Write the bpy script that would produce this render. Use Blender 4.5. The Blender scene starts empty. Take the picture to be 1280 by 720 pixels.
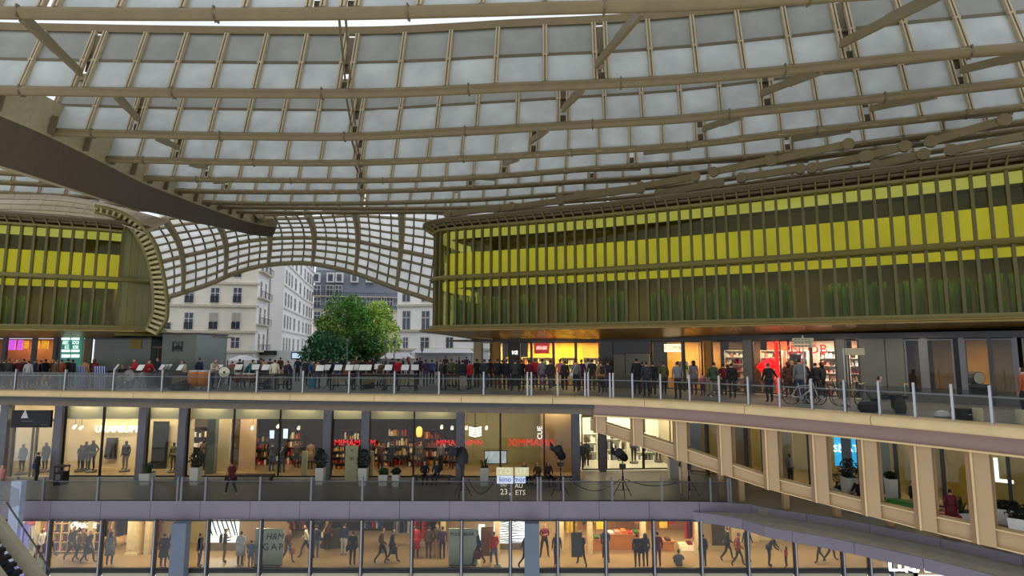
import bpy, bmesh, math, random
from mathutils import Vector, Matrix
random.seed(7)
C = bpy.context.scene.collection
S = bpy.context.scene
# ---------------------------------------------------------------- camera
FPX = 700.0                              # focal length in pixels of a 1280 px wide frame
TILT = math.atan(77 / FPX)               # camera looks slightly up
EYE = 2.25                               # eye height over the plaza paving (z = 0)
cd = bpy.data.cameras.new('camera')
cd.sensor_width = 36.0
cd.lens = FPX / 1280 * 36.0
cd.clip_end = 500
cam = bpy.data.objects.new('camera', cd); C.objects.link(cam)
cam.location = (0, 0, EYE)
cam.rotation_euler = (math.pi / 2 + TILT, 0, 0)
S.camera = cam
# ---------------------------------------------------------------- sky and exposure
wd = bpy.data.worlds.new('overcast_sky'); S.world = wd; wd.use_nodes = True
_n = wd.node_tree.nodes; _n.clear()
_o = _n.new('ShaderNodeOutputWorld'); _b = _n.new('ShaderNodeBackground')
_tc = _n.new('ShaderNodeTexCoord'); _nz = _n.new('ShaderNodeTexNoise'); _cr = _n.new('ShaderNodeValToRGB')
_nz.inputs['Scale'].default_value = 2.2; _nz.inputs['Detail'].default_value = 5
_cr.color_ramp.elements[0].position = .3; _cr.color_ramp.elements[0].color = (.72, .78, .88, 1)
_cr.color_ramp.elements[1].position = .7; _cr.color_ramp.elements[1].color = (.95, .97, 1.0, 1)
_l = wd.node_tree.links
_l.new(_tc.outputs['Generated'], _nz.inputs['Vector']); _l.new(_nz.outputs['Fac'], _cr.inputs['Fac'])
_l.new(_cr.outputs['Color'], _b.inputs['Color']); _b.inputs['Strength'].default_value = 1.12
_l.new(_b.outputs['Background'], _o.inputs['Surface'])
S.view_settings.view_transform = 'Standard'; S.view_settings.look = 'None'
S.view_settings.gamma = 1.0; S.view_settings.use_curve_mapping = False
S.view_settings.exposure = 0.0
S.cycles.max_bounces = 8; S.cycles.transparent_max_bounces = 16
S.cycles.caustics_reflective = False; S.cycles.caustics_refractive = False
LAMP = 1.0                               # scale of all shop lamps and fill lights

# ---------------------------------------------------------------- helpers
_s, _c = math.sin(TILT), math.cos(TILT)
def ray(px, py):
    u = (360 - py) / FPX
    return ((px - 640) / FPX, _c - u * _s, _s + u * _c)
def PZ(px, py, z):                       # photo position -> point on the level z
    r = ray(px, py); t = (z - EYE) / r[2]
    return Vector((r[0] * t, r[1] * t, z))
def PY(px, py, y):                       # photo position -> point at depth y
    r = ray(px, py); t = y / r[1]
    return Vector((r[0] * t, y, EYE + r[2] * t))
def XY(px, y, z=0.0):                    # photo column + depth -> plan position at height z
    d = y * _c + (z - EYE) * _s
    return ((px - 640) / FPX * d, y)

class Curve:
    "a smooth line in plan"
    def __init__(self, pts, smooth=True):
        P = [Vector((p[0], p[1])) for p in pts]
        if smooth:
            Q = []
            for i in range(len(P) - 1):
                p0 = P[max(i - 1, 0)]; p1 = P[i]; p2 = P[i + 1]; p3 = P[min(i + 2, len(P) - 1)]
                for k in range(8):
                    t = k / 8
                    Q.append(0.5 * ((2 * p1) + (p2 - p0) * t + (2 * p0 - 5 * p1 + 4 * p2 - p3) * t * t + (3 * p1 - p0 - 3 * p2 + p3) * t ** 3))
            Q.append(P[-1]); P = Q
        self.P = P
        self.S = [0.0]
        for a, b in zip(P, P[1:]): self.S.append(self.S[-1] + (b - a).length)
        self.L = self.S[-1]
    def seg(self, s):
        s = min(max(s, 0), self.L - 1e-6)
        lo, hi = 0, len(self.S) - 2
        while lo < hi:
            m = (lo + hi + 1) // 2
            if self.S[m] <= s: lo = m
            else: hi = m - 1
        return lo, s
    def at(self, s, o=0.0):
        i, s = self.seg(s)
        a, b = self.P[i], self.P[i + 1]
        t = (s - self.S[i]) / max(self.S[i + 1] - self.S[i], 1e-9)
        p = a.lerp(b, t)
        if o: p = p + self.nor(s) * o
        return p
    def tan(self, s):
        a = self.at0(s - .25); b = self.at0(s + .25)
        return (b - a).normalized()
    def at0(self, s):
        i, s2 = self.seg(s)
        a, b = self.P[i], self.P[i + 1]
        return a.lerp(b, (s2 - self.S[i]) / max(self.S[i + 1] - self.S[i], 1e-9))
    def nor(self, s):                    # towards the side on which the pit lies
        t = self.tan(s); return Vector((t.y, -t.x))
    def hit(self, px, py=437, last=False):   # where the sight line of a photo column crosses the line: (s, z)
        r = ray(px, py); d = Vector((r[0], r[1])); best = None
        for i in range(len(self.P) - 1):
            a = self.P[i]; e = self.P[i + 1] - a
            den = d.x * e.y - d.y * e.x
            if abs(den) < 1e-9: continue
            t = (a.x * e.y - a.y * e.x) / den
            w = (a.x * d.y - a.y * d.x) / den
            if t > 0 and -1e-6 <= w <= 1 + 1e-6:
                if best is None or (t < best[1]) != last: best = (self.S[i] + w * e.length, t)
        if best is None:                 # beyond either end: take the nearer end
            e = min(((0.0, self.P[0]), (self.L, self.P[-1])), key=lambda q: abs(q[1].x * r[1] - q[1].y * r[0]) / q[1].length)
            return e[0], EYE + r[2] * e[1].y / r[1]
        return best[0], EYE + r[2] * best[1]
    def p3(self, s, z, o=0.0):
        p = self.at(s, o); return Vector((p.x, p.y, z))
    def samples(self, s0, s1, step=.6):
        n = max(1, int(round((s1 - s0) / step)))
        return [s0 + (s1 - s0) * i / n for i in range(n + 1)]

class MB:
    "collects shapes for ONE mesh object"
    def __init__(self): self.v = []; self.f = []; self.m = []
    def add(self, vs, fs, mi=0):
        b = len(self.v); self.v += [tuple(v) for v in vs]
        self.f += [tuple(b + i for i in f) for f in fs]; self.m += [mi] * len(fs); return self
    def hexa(self, a, mi=0):             # 8 corners: bottom ring then top ring
        return self.add(a, [(3, 2, 1, 0), (4, 5, 6, 7), (0, 1, 5, 4), (1, 2, 6, 5), (2, 3, 7, 6), (3, 0, 4, 7)], mi)
    def box(self, x0, y0, z0, x1, y1, z1, mi=0):
        return self.hexa([(x0, y0, z0), (x1, y0, z0), (x1, y1, z0), (x0, y1, z0), (x0, y0, z1), (x1, y0, z1), (x1, y1, z1), (x0, y1, z1)], mi)
    def obox(self, c, ax, ay, az, mi=0):
        c, ax, ay, az = Vector(c), Vector(ax), Vector(ay), Vector(az)
        return self.hexa([c - ax - ay - az, c + ax - ay - az, c + ax + ay - az, c - ax + ay - az,
                          c - ax - ay + az, c + ax - ay + az, c + ax + ay + az, c - ax + ay + az], mi)
    def bar(self, p, q, w, h, up=(0, 0, 1), mi=0):
        p, q = Vector(p), Vector(q); d = q - p; u = Vector(up); s = d.cross(u)
        if s.length < 1e-6: s = d.cross(Vector((1, 0, 0)))
        s.normalize(); u = s.cross(d).normalized()
        return self.obox((p + q) / 2, d / 2, s * w / 2, u * h / 2, mi)
    def sheet(self, a, b, c, d, th, mi=0):   # a thick quadrilateral
        a, b, c, d = map(Vector, (a, b, c, d)); n = (b - a).cross(d - a).normalized() * th / 2
        return self.hexa([a - n, b - n, c - n, d - n, a + n, b + n, c + n, d + n], mi)
    def tube(self, pts, r, n=8, mi=0, cap=True):
        P = [Vector(p) for p in pts]; R = r if isinstance(r, (list, tuple)) else [r] * len(P)
        b = len(self.v); pu = None
        for i, p in enumerate(P):
            t = (P[min(i + 1, len(P) - 1)] - P[max(i - 1, 0)]).normalized()
            if pu is None:
                pu = t.orthogonal().normalized() if abs(t.z) > .9 else Vector((0, 0, 1))
            u = (pu - t * pu.dot(t)).normalized(); pu = u; w = t.cross(u)
            for k in range(n):
                a = 2 * math.pi * (k + .5) / n
                self.v.append(tuple(p + (u * math.cos(a) + w * math.sin(a)) * R[i]))
        for i in range(len(P) - 1):
            for k in range(n):
                k2 = (k + 1) % n
                self.f.append((b + i * n + k, b + i * n + k2, b + (i + 1) * n + k2, b + (i + 1) * n + k)); self.m.append(mi)
        if cap:
            self.f.append(tuple(b + k for k in reversed(range(n)))); self.m.append(mi)
            e = b + (len(P) - 1) * n
            self.f.append(tuple(e + k for k in range(n))); self.m.append(mi)
        return self
    def lathe(self, prof, n=14, c=(0, 0, 0), mi=0, ax='z', sx=1, sy=1):
        b = len(self.v)
        for r, z in prof:
            for k in range(n):
                a = 2 * math.pi * k / n; x, y = r * math.cos(a) * sx, r * math.sin(a) * sy
                if ax == 'z': p = (c[0] + x, c[1] + y, c[2] + z)
                elif ax == 'y': p = (c[0] + x, c[1] + z, c[2] + y)
                else: p = (c[0] + z, c[1] + x, c[2] + y)
                self.v.append(p)
        for i in range(len(prof) - 1):
            for k in range(n):
                k2 = (k + 1) % n
                self.f.append((b + i * n + k, b + i * n + k2, b + (i + 1) * n + k2, b + (i + 1) * n + k)); self.m.append(mi)
        self.f.append(tuple(b + k for k in reversed(range(n)))); self.m.append(mi)
        e = b + (len(prof) - 1) * n
        self.f.append(tuple(e + k for k in range(n))); self.m.append(mi)
        return self
    def prism(self, poly, z0, z1, mi=0):
        n = len(poly)
        a = [(p[0], p[1], z0) for p in poly] + [(p[0], p[1], z1) for p in poly]
        fs = [tuple(reversed(range(n))), tuple(range(n, 2 * n))] + [(i, (i + 1) % n, n + (i + 1) % n, n + i) for i in range(n)]
        return self.add(a, fs, mi)
    def strip(self, cv, s0, s1, prof, step=.8, mi=0):   # closed section (offset, z) swept along a plan curve
        ss = cv.samples(s0, s1, step); n = len(prof); b = len(self.v)
        for s in ss:
            for o, z in prof: self.v.append(tuple(cv.p3(s, z, o)))
        for i in range(len(ss) - 1):
            for k in range(n):
                k2 = (k + 1) % n
                self.f.append((b + i * n + k, b + i * n + k2, b + (i + 1) * n + k2, b + (i + 1) * n + k)); self.m.append(mi)
        self.f.append(tuple(b + k for k in range(n))); self.m.append(mi)
        e = b + (len(ss) - 1) * n
        self.f.append(tuple(e + k for k in reversed(range(n)))); self.m.append(mi)
        return self
    def build(self, name, mat, parent=None, local=False, smooth=False, **kw):
        off = Vector((0, 0, 0))
        if parent is not None and not local:
            q = parent
            while q is not None: off += q.location; q = q.parent
        me = bpy.data.meshes.new(name)
        me.from_pydata([tuple(Vector(v) - off) for v in self.v], [], self.f)
        mats = mat if isinstance(mat, (list, tuple)) else [mat]
        for m_ in mats: me.materials.append(m_)
        if len(mats) > 1: me.polygons.foreach_set('material_index', self.m)
        bm = bmesh.new(); bm.from_mesh(me); bmesh.ops.recalc_face_normals(bm, faces=bm.faces); bm.to_mesh(me); bm.free()
        if smooth: me.polygons.foreach_set('use_smooth', [True] * len(me.polygons))
        o = bpy.data.objects.new(name, me); C.objects.link(o)
        if parent is not None: o.parent = parent
        for k, val in kw.items(): o[k] = val
        return o

def tag(o, label=None, category=None, group=None, kind=None):
    if label: o['label'] = label
    if category: o['category'] = category
    if group: o['group'] = group
    if kind: o['kind'] = kind
    return o
def thing(name, label, category, loc=(0, 0, 0), rz=0.0, group=None):
    o = bpy.data.objects.new(name, None); C.objects.link(o); o.empty_display_size = .2
    o.location = loc; o.rotation_euler = (0, 0, rz)
    return tag(o, label, category, group)
def struct(name, loc=(0, 0, 0)):
    o = bpy.data.objects.new(name, None); C.objects.link(o); o.location = loc; o['kind'] = 'structure'
    return o
def inst(src, name, parent=None, loc=None):        # another object that shares the mesh
    o = bpy.data.objects.new(name, src.data); C.objects.link(o)
    if parent is not None: o.parent = parent
    if loc is not None: o.location = loc
    return o
def copy_tree(o, parent=None):
    c = o.copy(); C.objects.link(c)
    if parent is not None: c.parent = parent
    for ch in list(o.children): copy_tree(ch, c)
    return c

# ---------------------------------------------------------------- materials
def lin(c):
    f = lambda x: (x / 255 / 12.92) if x <= 10 else ((x / 255 + .055) / 1.055) ** 2.4
    return (f(c[0]), f(c[1]), f(c[2]), 1)
_mats = {}
def M(name, col, rough=.6, metal=0.0, var=.10, scale=4.0, emit=0.0, spec=.4, bump=0.0):
    if name in _mats: return _mats[name]
    m = bpy.data.materials.new(name); m.use_nodes = True; nt = m.node_tree; p = nt.nodes['Principled BSDF']
    c = lin(col)
    tc = nt.nodes.new('ShaderNodeTexCoord'); nz = nt.nodes.new('ShaderNodeTexNoise'); cr = nt.nodes.new('ShaderNodeValToRGB')
    nz.inputs['Scale'].default_value = scale; nz.inputs['Detail'].default_value = 4
    cr.color_ramp.elements[0].position = .3; cr.color_ramp.elements[1].position = .7
    cr.color_ramp.elements[0].color = tuple(min(1, x * (1 - var)) for x in c[:3]) + (1,)
    cr.color_ramp.elements[1].color = tuple(min(1, x * (1 + var)) for x in c[:3]) + (1,)
    nt.links.new(tc.outputs['Object'], nz.inputs['Vector']); nt.links.new(nz.outputs['Fac'], cr.inputs['Fac'])
    nt.links.new(cr.outputs['Color'], p.inputs['Base Color'])
    p.inputs['Roughness'].default_value = rough; p.inputs['Metallic'].default_value = metal
    p.inputs['Specular IOR Level'].default_value = spec
    if emit:
        nt.links.new(cr.outputs['Color'], p.inputs['Emission Color']); p.inputs['Emission Strength'].default_value = emit
    if bump:
        bp = nt.nodes.new('ShaderNodeBump'); bp.inputs['Strength'].default_value = bump; bp.inputs['Distance'].default_value = .02
        nt.links.new(nz.outputs['Fac'], bp.inputs['Height']); nt.links.new(bp.outputs['Normal'], p.inputs['Normal'])
    _mats[name] = m; return m
def glass(name, tint, refl=.5, rough=.02):
    m = bpy.data.materials.new(name); m.use_nodes = True; nt = m.node_tree; nt.nodes.clear()
    o = nt.nodes.new('ShaderNodeOutputMaterial'); mx = nt.nodes.new('ShaderNodeMixShader')
    tr = nt.nodes.new('ShaderNodeBsdfTransparent'); gl = nt.nodes.new('ShaderNodeBsdfGlossy'); fr = nt.nodes.new('ShaderNodeFresnel')
    mu = nt.nodes.new('ShaderNodeMath'); mu.operation = 'MULTIPLY'; mu.inputs[1].default_value = refl
    fr.inputs['IOR'].default_value = 1.5
    tc = nt.nodes.new('ShaderNodeTexCoord'); nz = nt.nodes.new('ShaderNodeTexNoise'); nz.inputs['Scale'].default_value = .7
    cr = nt.nodes.new('ShaderNodeValToRGB'); c = [x for x in tint]
    cr.color_ramp.elements[0].color = tuple(x * .94 for x in c) + (1,); cr.color_ramp.elements[1].color = tuple(c) + (1,)
    nt.links.new(tc.outputs['Object'], nz.inputs['Vector']); nt.links.new(nz.outputs['Fac'], cr.inputs['Fac'])
    nt.links.new(cr.outputs['Color'], tr.inputs['Color'])
    gl.inputs['Roughness'].default_value = rough
    nt.links.new(fr.outputs['Fac'], mu.inputs[0]); nt.links.new(mu.outputs[0], mx.inputs['Fac'])
    nt.links.new(tr.outputs['BSDF'], mx.inputs[1]); nt.links.new(gl.outputs['BSDF'], mx.inputs[2]); nt.links.new(mx.outputs['Shader'], o.inputs['Surface'])
    _mats[name] = m; return m
def frosted(name, col, trans=.6, gloss=.06, streak=.12):
    m = bpy.data.materials.new(name); m.use_nodes = True; nt = m.node_tree; nt.nodes.clear()
    o = nt.nodes.new('ShaderNodeOutputMaterial'); m1 = nt.nodes.new('ShaderNodeMixShader'); m2 = nt.nodes.new('ShaderNodeMixShader')
    d = nt.nodes.new('ShaderNodeBsdfDiffuse'); t = nt.nodes.new('ShaderNodeBsdfTranslucent'); g = nt.nodes.new('ShaderNodeBsdfGlossy')
    g.inputs['Roughness'].default_value = .25
    tc = nt.nodes.new('ShaderNodeTexCoord'); nz = nt.nodes.new('ShaderNodeTexNoise'); nz.inputs['Scale'].default_value = .9; nz.inputs['Detail'].default_value = 6
    cr = nt.nodes.new('ShaderNodeValToRGB'); c = lin(col)
    cr.color_ramp.elements[0].position = .3; cr.color_ramp.elements[1].position = .7
    cr.color_ramp.elements[0].color = tuple(x * (1 - streak) for x in c[:3]) + (1,); cr.color_ramp.elements[1].color = tuple(min(1, x * (1 + streak)) for x in c[:3]) + (1,)
    nt.links.new(tc.outputs['Object'], nz.inputs['Vector']); nt.links.new(nz.outputs['Fac'], cr.inputs['Fac'])
    nt.links.new(cr.outputs['Color'], d.inputs['Color']); nt.links.new(cr.outputs['Color'], t.inputs['Color'])
    m1.inputs['Fac'].default_value = trans; m2.inputs['Fac'].default_value = gloss
    nt.links.new(d.outputs['BSDF'], m1.inputs[1]); nt.links.new(t.outputs['BSDF'], m1.inputs[2])
    nt.links.new(m1.outputs['Shader'], m2.inputs[1]); nt.links.new(g.outputs['BSDF'], m2.inputs[2]); nt.links.new(m2.outputs['Shader'], o.inputs['Surface'])
    _mats[name] = m; return m

STEEL = M('tan_painted_steel', (120, 104, 70), .5, .0, .08, 2)
RAFT = M('pale_tan_rafter', (172, 156, 122), .5, 0, .08, 2)
STEEL_D = M('dark_tan_steel', (104, 92, 68), .55, 0, .1, 2)
OLIVE = M('olive_steel', (120, 110, 60), .5, .1, .08, 2)
BRONZE = M('bronze_fin', (92, 84, 44), .45, .2, .08, 2)
PANE = frosted('frosted_roof_glass', (226, 230, 226), .62)
PANE_B = frosted('ribbed_roof_glass', (180, 181, 170), .55)
PANE_W = frosted('pale_arch_glass', (252, 252, 246), .88)
STONE = M('beige_coping', (202, 176, 128), .6, 0, .08, 1.5, bump=.1)
PAVE = M('grey_paving', (128, 126, 122), .55, 0, .12, .8)
GREY = M('grey_metal', (112, 112, 118), .45, .2, .06, 2)
GREY_D = M('dark_grey_metal', (70, 70, 72), .5, .2, .08, 2)
MAUVE = M('mauve_grey_panel', (120, 113, 124), .5, .1, .05, 1)
BLACK = M('black_metal', (22, 22, 24), .45, .1, .1, 3)
WHITE = M('white_paint', (225, 222, 214), .5, 0, .04, 2)
SILVER = M('brushed_steel', (170, 170, 172), .3, .8, .05, 3)
GLASS = glass('clear_glass', (.93, .95, .93), .6)
GLASS_R = glass('railing_glass', (.76, .77, .76), .22)
GLASS_Y = glass('yellow_green_glass', (.82, .84, .48), .45)
CREAM = M('cream_wall', (206, 186, 146), .7, 0, .05, 1)
BEIGE = M('beige_wall', (176, 160, 122), .7, 0, .06, 1)

def lamp(x, y, z, sx, sy, watts, col=(1, .78, .5), rx=0.0, rz=0.0):
    l = bpy.data.lights.new('shop_or_fill_light', 'AREA'); l.shape = 'RECTANGLE'; l.size = sx; l.size_y = sy
    l.energy = watts * LAMP; l.color = col
    o = bpy.data.objects.new('shop_or_fill_light', l); C.objects.link(o); o.location = (x, y, z); o.rotation_euler = (rx, 0, rz)
    return o
# ================================================================ PLAZA, FLOORS AND EDGES
LEDGE = Curve([(-46, 33.6), (-36, 32.5), (-28.4, 31.5), (-23.5, 30.7), (-14, 29.25), (-5.56, 28.15), (0, 27.35), (3.8, 26.7), (7.1, 24.9), (9.9, 22.3), (12.3, 19.6), (14.6, 16.7), (18.5, 11.0)])
LOW = Curve([(-46, 29.4), (-20, 29.4), (0, 29.35), (10.4, 29.2), (12.4, 28.1), (14.66, 26.55), (17.1, 24.1), (19.0, 21.6), (23, 15.5)])   # edge of the lower gallery
F1 = -5.4; F2 = -8.8                      # floor levels of the two lower galleries

def slab_mesh(name, cv, z0, z1, mat, back=(60, 95), o=0.0):
    ss = cv.samples(0, cv.L, .8); P = [cv.at(s, o) for s in ss]
    poly = [(p.x, p.y) for p in P] + [(back[0], P[-1].y), (back[0], back[1]), (P[0].x - 20, back[1]), (P[0].x - 20, P[0].y)]
    b = MB(); b.prism(poly, z0, z1)
    return b.build(name, mat)
pz = slab_mesh('floor', LEDGE, -.82, 0, PAVE, (70, 140), -.55); pz['kind'] = 'structure'
# rounded coping along the plaza edge, stone by stone
cop = struct('trim_1', tuple(LEDGE.p3(LEDGE.L / 2, 0)))
st = 4.4; ns = int(LEDGE.L / st)
for i in range(ns):
    s0, s1 = i * st + .012, (i + 1) * st - .012
    b = MB(); b.strip(LEDGE, s0, s1, [(-.5, -.001), (-.5, .03), (.12, .03), (.24, .0), (.30, -.07), (.31, -.16), (.28, -.25), (.2, -.30), (-.4, -.30)], .7)
    b.build('coping_stone', STONE, cop, smooth=False)
fas = struct('trim_2', tuple(LEDGE.p3(LEDGE.L / 2, -.6)))
sr = LEDGE.hit(742, 510)[0]
b = MB(); b.strip(LEDGE, 0, sr, [(-.25, -.30), (-.05, -.30), (-.05, -.5), (-.25, -.5)]); b.build('upper_fascia', GREY_D, fas)
b = MB(); b.strip(LEDGE, 0, sr, [(-.6, -.5), (-.30, -.5), (-.30, -.82), (-.6, -.82)]); b.build('lower_fascia', M('brown_grey_soffit', (104, 92, 76), .5), fas)
b = MB(); b.strip(LEDGE, sr, LEDGE.L, [(-.6, -.30), (-.12, -.30), (-.12, -.80), (-.6, -.80)]); b.build('side_fascia', M('mauve_brown_fascia', (142, 116, 108), .5, 0, .05, 1), fas)
b = MB(); b.strip(LEDGE, sr, LEDGE.L, [(-.6, -.80), (-.02, -.80), (-.02, -.86), (-.6, -.86)]); b.build('fascia_bead', STONE, fas)
# plaza railing: posts, glass sheets and a rail
PX_POST = [-60, 15.6, 78, 139, 200, 259, 319, 377, 435, 492, 548, 604, 659, 664, 697, 731, 735, 762, 766, 790, 825, 861, 898, 934, 973, 1013, 1054, 1097, 1141, 1188, 1236, 1290, 1350]
rl = thing('plaza_railing', 'long glass railing with silver posts along the beige edge of the upper plaza', 'railing', tuple(LEDGE.p3(LEDGE.L / 2, .03)))
ps = []
for px in PX_POST:
    h = LEDGE.hit(px, 490)
    if h: ps.append(h[0])
for s in ps:
    p = LEDGE.p3(s, .03, -.12); t = LEDGE.tan(s); n = LEDGE.nor(s)
    b = MB(); b.obox((p.x, p.y, .60), Vector((t.x, t.y, 0)) * .035, Vector((n.x, n.y, 0)) * .05, (0, 0, .57)); b.build('post', SILVER, rl)
for s0, s1 in zip(ps, ps[1:]):
    if s1 - s0 < .5: continue
    b = MB(); b.strip(LEDGE, s0 + .06, s1 - .06, [(-.13, .08), (-.115, .08), (-.115, 1.02), (-.13, 1.02)], 1.2); b.build('glass_sheet', GLASS_R, rl)
b = MB(); b.strip(LEDGE, ps[0], ps[-1], [(-.26, .80), (-.21, .80), (-.21, .845), (-.26, .845)], .8); b.build('hand_rail', SILVER, rl)

# lower gallery slab, fascia panels, ledge on the bending side
g1 = slab_mesh('floor', LOW, -6.26, F1, M('dark_gallery_floor', (132, 126, 116), .35, 0, .12, 1.2), (60, 60), -.03); g1['kind'] = 'structure'
tr3 = struct('trim_3', tuple(LOW.p3(LOW.L / 2, F1)))
sb = LOW.hit(905, 630)[0]
k = 0; s = .0
while s < LOW.L - .1:
    s1 = min(s + 2.52, LOW.L)
    b = MB(); hi = F1 + .03; lo = -6.27 if s < sb - 1 else F1 - .30
    b.strip(LOW, s + .01, s1 - .01, [(-.04, lo), (.05, lo), (.05, hi), (-.04, hi)], 1.2); b.build('fascia_panel', MAUVE, tr3); s = s1
# the low ledge that grows out of the bend
LB = Curve([tuple(LOW.at(s_, max(0.06, min(1.5, (s_ - (sb - 1.6)) * .42)))) for s_ in LOW.samples(sb - 1.6, LOW.L, 1.4)])
s = 0.0
while s < LB.L - .1:
    s1 = min(s + 2.4, LB.L)
    b = MB(); b.strip(LB, s + .01, s1 - .01, [(-.06, -6.34), (.0, -6.34), (.0, -5.86), (-.06, -5.86)], 1.2); b.build('ledge_panel', MAUVE, tr3); s = s1
b = MB(); b.strip(LB, 0, LB.L, [(-1.9, -6.3), (-.16, -6.3), (-.16, -5.87), (-1.9, -5.76)]); b.build('ledge_top', M('grey_concrete_ledge', (200, 192, 178), .7, 0, .1, 2), tr3)
# gallery railing
PX_G = [-40, 20, 54, 122, 190, 222, 227, 257, 325, 389, 453, 516, 579, 639, 672, 676, 704, 765, 827, 888, 910, 913]
gr = thing('gallery_railing', 'dark glass railing with grey posts along the lower gallery', 'railing', tuple(LOW.p3(20, F1)))
gs = [LOW.hit(px, 610)[0] for px in PX_G]
for s in gs:
    p = LOW.p3(s, F1, -.04); t = LOW.tan(s); n = LOW.nor(s)
    b = MB(); b.obox((p.x, p.y, F1 + .6), Vector((t.x, t.y, 0)) * .045, Vector((n.x, n.y, 0)) * .06, (0, 0, .6)); b.build('post', GREY, gr)
for s0, s1 in zip(gs, gs[1:]):
    if s1 - s0 < .3: continue
    b = MB(); b.strip(LOW, s0 + .07, s1 - .07, [(-.05, F1 + .05), (-.035, F1 + .05), (-.035, F1 + .98), (-.05, F1 + .98)], 1.2); b.build('glass_sheet', GLASS_R, gr)
    b = MB(); b.strip(LOW, s0 + .05, s1 - .05, [(-.05, F1 + .0), (-.03, F1 + .0), (-.03, F1 + .06), (-.05, F1 + .06)], 1.2); b.build('bottom_rail', BLACK, gr)
b = MB(); b.strip(LOW, gs[0], gs[-1], [(-.2, F1 + .92), (-.15, F1 + .92), (-.15, F1 + .97), (-.2, F1 + .97)]); b.build('hand_rail', GREY, gr)

# ---------------------------------------------------------------- colonnade and sloping girder on the bending side
COL = Curve([tuple(LEDGE.at(s_, -.35)) for s_ in LEDGE.samples(LEDGE.hit(735, 520)[0], LEDGE.L, .8)])
TAN_C = M('tan_column', (172, 143, 105), .5, 0, .05, 1)
TAN_W = M('brown_column_web', (138, 106, 72), .5, 0, .08, 1.5)
gtop = [(736, 522), (760, 529), (857, 560), (960, 595), (1060, 620), (1160, 642.5), (1280, 667), (1330, 676)]
gbot = [(736, 537), (760, 544), (857, 577), (960, 610.5), (1060, 637), (1160, 663), (1280, 692), (1330, 702)]
def girder_z(px):
    def itp(tab):
        for (a, ya), (c_, yc) in zip(tab, tab[1:]):
            if a <= px <= c_: return ya + (yc - ya) * (px - a) / (c_ - a)
        return tab[-1][1]
    yt, yb = itp(gtop), itp(gbot)
    s, zt = COL.hit(px, yt); _, zb = COL.hit(px, yb)
    return s, zt, zb
gd = thing('sloping_girder', 'long tan steel girder sloping down the bending gallery with its row of columns', 'girder', tuple(COL.p3(COL.L / 2, -3)))
G = [girder_z(px) for px in range(738, 1330, 12)]
def gird(o0, o1, fz0, fz1, name, mat):
    b = MB(); n0 = 0
    for i, (s, zt, zb) in enumerate(G):
        h = zt - zb
        for o, z in ((o0, zb + h * fz0), (o1, zb + h * fz0), (o1, zb + h * fz1), (o0, zb + h * fz1)): b.v.append(tuple(COL.p3(s, z, o)))
    for i in range(len(G) - 1):
        for k in range(4):
            b.f.append((i * 4 + k, i * 4 + (k + 1) % 4, i * 4 + 4 + (k + 1) % 4, i * 4 + 4 + k)); b.m.append(0)
    e = (len(G) - 1) * 4
    b.f += [(0, 1, 2, 3), (e, e + 1, e + 2, e + 3)]; b.m += [0, 0]
    return b.build(name, mat, gd)
gird(-.2, .05, .06, .94, 'web', TAN_C); gird(-.3, .14, .93, 1.0, 'top_flange', STONE); gird(-.3, .14, 0, .07, 'bottom_flange', STONE)
for i, px in enumerate([750, 797, 852, 908, 966, 1027, 1090, 1158, 1230, 1312]):
    s, zt, zb = girder_z(px)
    t = COL.tan(s); n = COL.nor(s); T3 = Vector((t.x, t.y, 0)); N3 = Vector((n.x, n.y, 0))
    h0, h1 = zb, -.86
    def colbox(a0, a1, o0, o1, z0, z1, nm, m_):
        b = MB(); p = COL.p3(s, (z0 + z1) / 2, (o0 + o1) / 2) + T3 * (a0 + a1) / 2
        b.obox(p, T3 * (a1 - a0) / 2, N3 * (o1 - o0) / 2, (0, 0, (z1 - z0) / 2)); return b.build(nm, m_, par)
    par = gd; par = colbox(-.13, .30, .10, .15, h0, -.32, 'pier', TAN_C)
    colbox(-.30, -.13, .10, .145, h0, -.32, 'dark_flange', TAN_W)
    colbox(-.16, -.10, .15, .19, h0, -.32, 'stiffener', STONE)
    colbox(-.06, .06, -.25, .10, zt, h1, 'web', TAN_W)
    colbox(-.28, .28, -.30, -.25, zt, h1, 'rear_flange', TAN_C)
# stub posts under the girder that carry it
for i, px in enumerate([860, 905, 928, 981, 1043, 1108, 1178]):
    s, zt, zb = girder_z(px); p = COL.p3(s, 0, -.05)
    st_ = LOW.hit(px, 640)
    q = LOW.p3(st_[0], 0, -.5)
    b = MB(); b.box(-.14, -.14, 0, .14, .14, max(.3, zb + .05 - F1) if False else 2.0)
    zt_, = (EYE + ray(px, (gbot[0][1]))[2] * 0 + zb,)
    d = Vector((p.x, p.y)).length; dq = Vector((q.x, q.y)).length
    top = EYE + (zb - EYE) * dq / d
    b = MB(); b.box(-.13, -.13, 0, .13, .13, max(.25, top + .5 - F1))
    o = b.build('gallery_post', TAN_C, local=True); o.location = (q.x, q.y, F1)
    tag(o, 'pale stub post at the gallery edge under the girder, %s of seven down the slope' % ('first', 'second', 'third', 'fourth', 'fifth', 'sixth', 'seventh')[i], 'post', 'stub posts under the girder')

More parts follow.
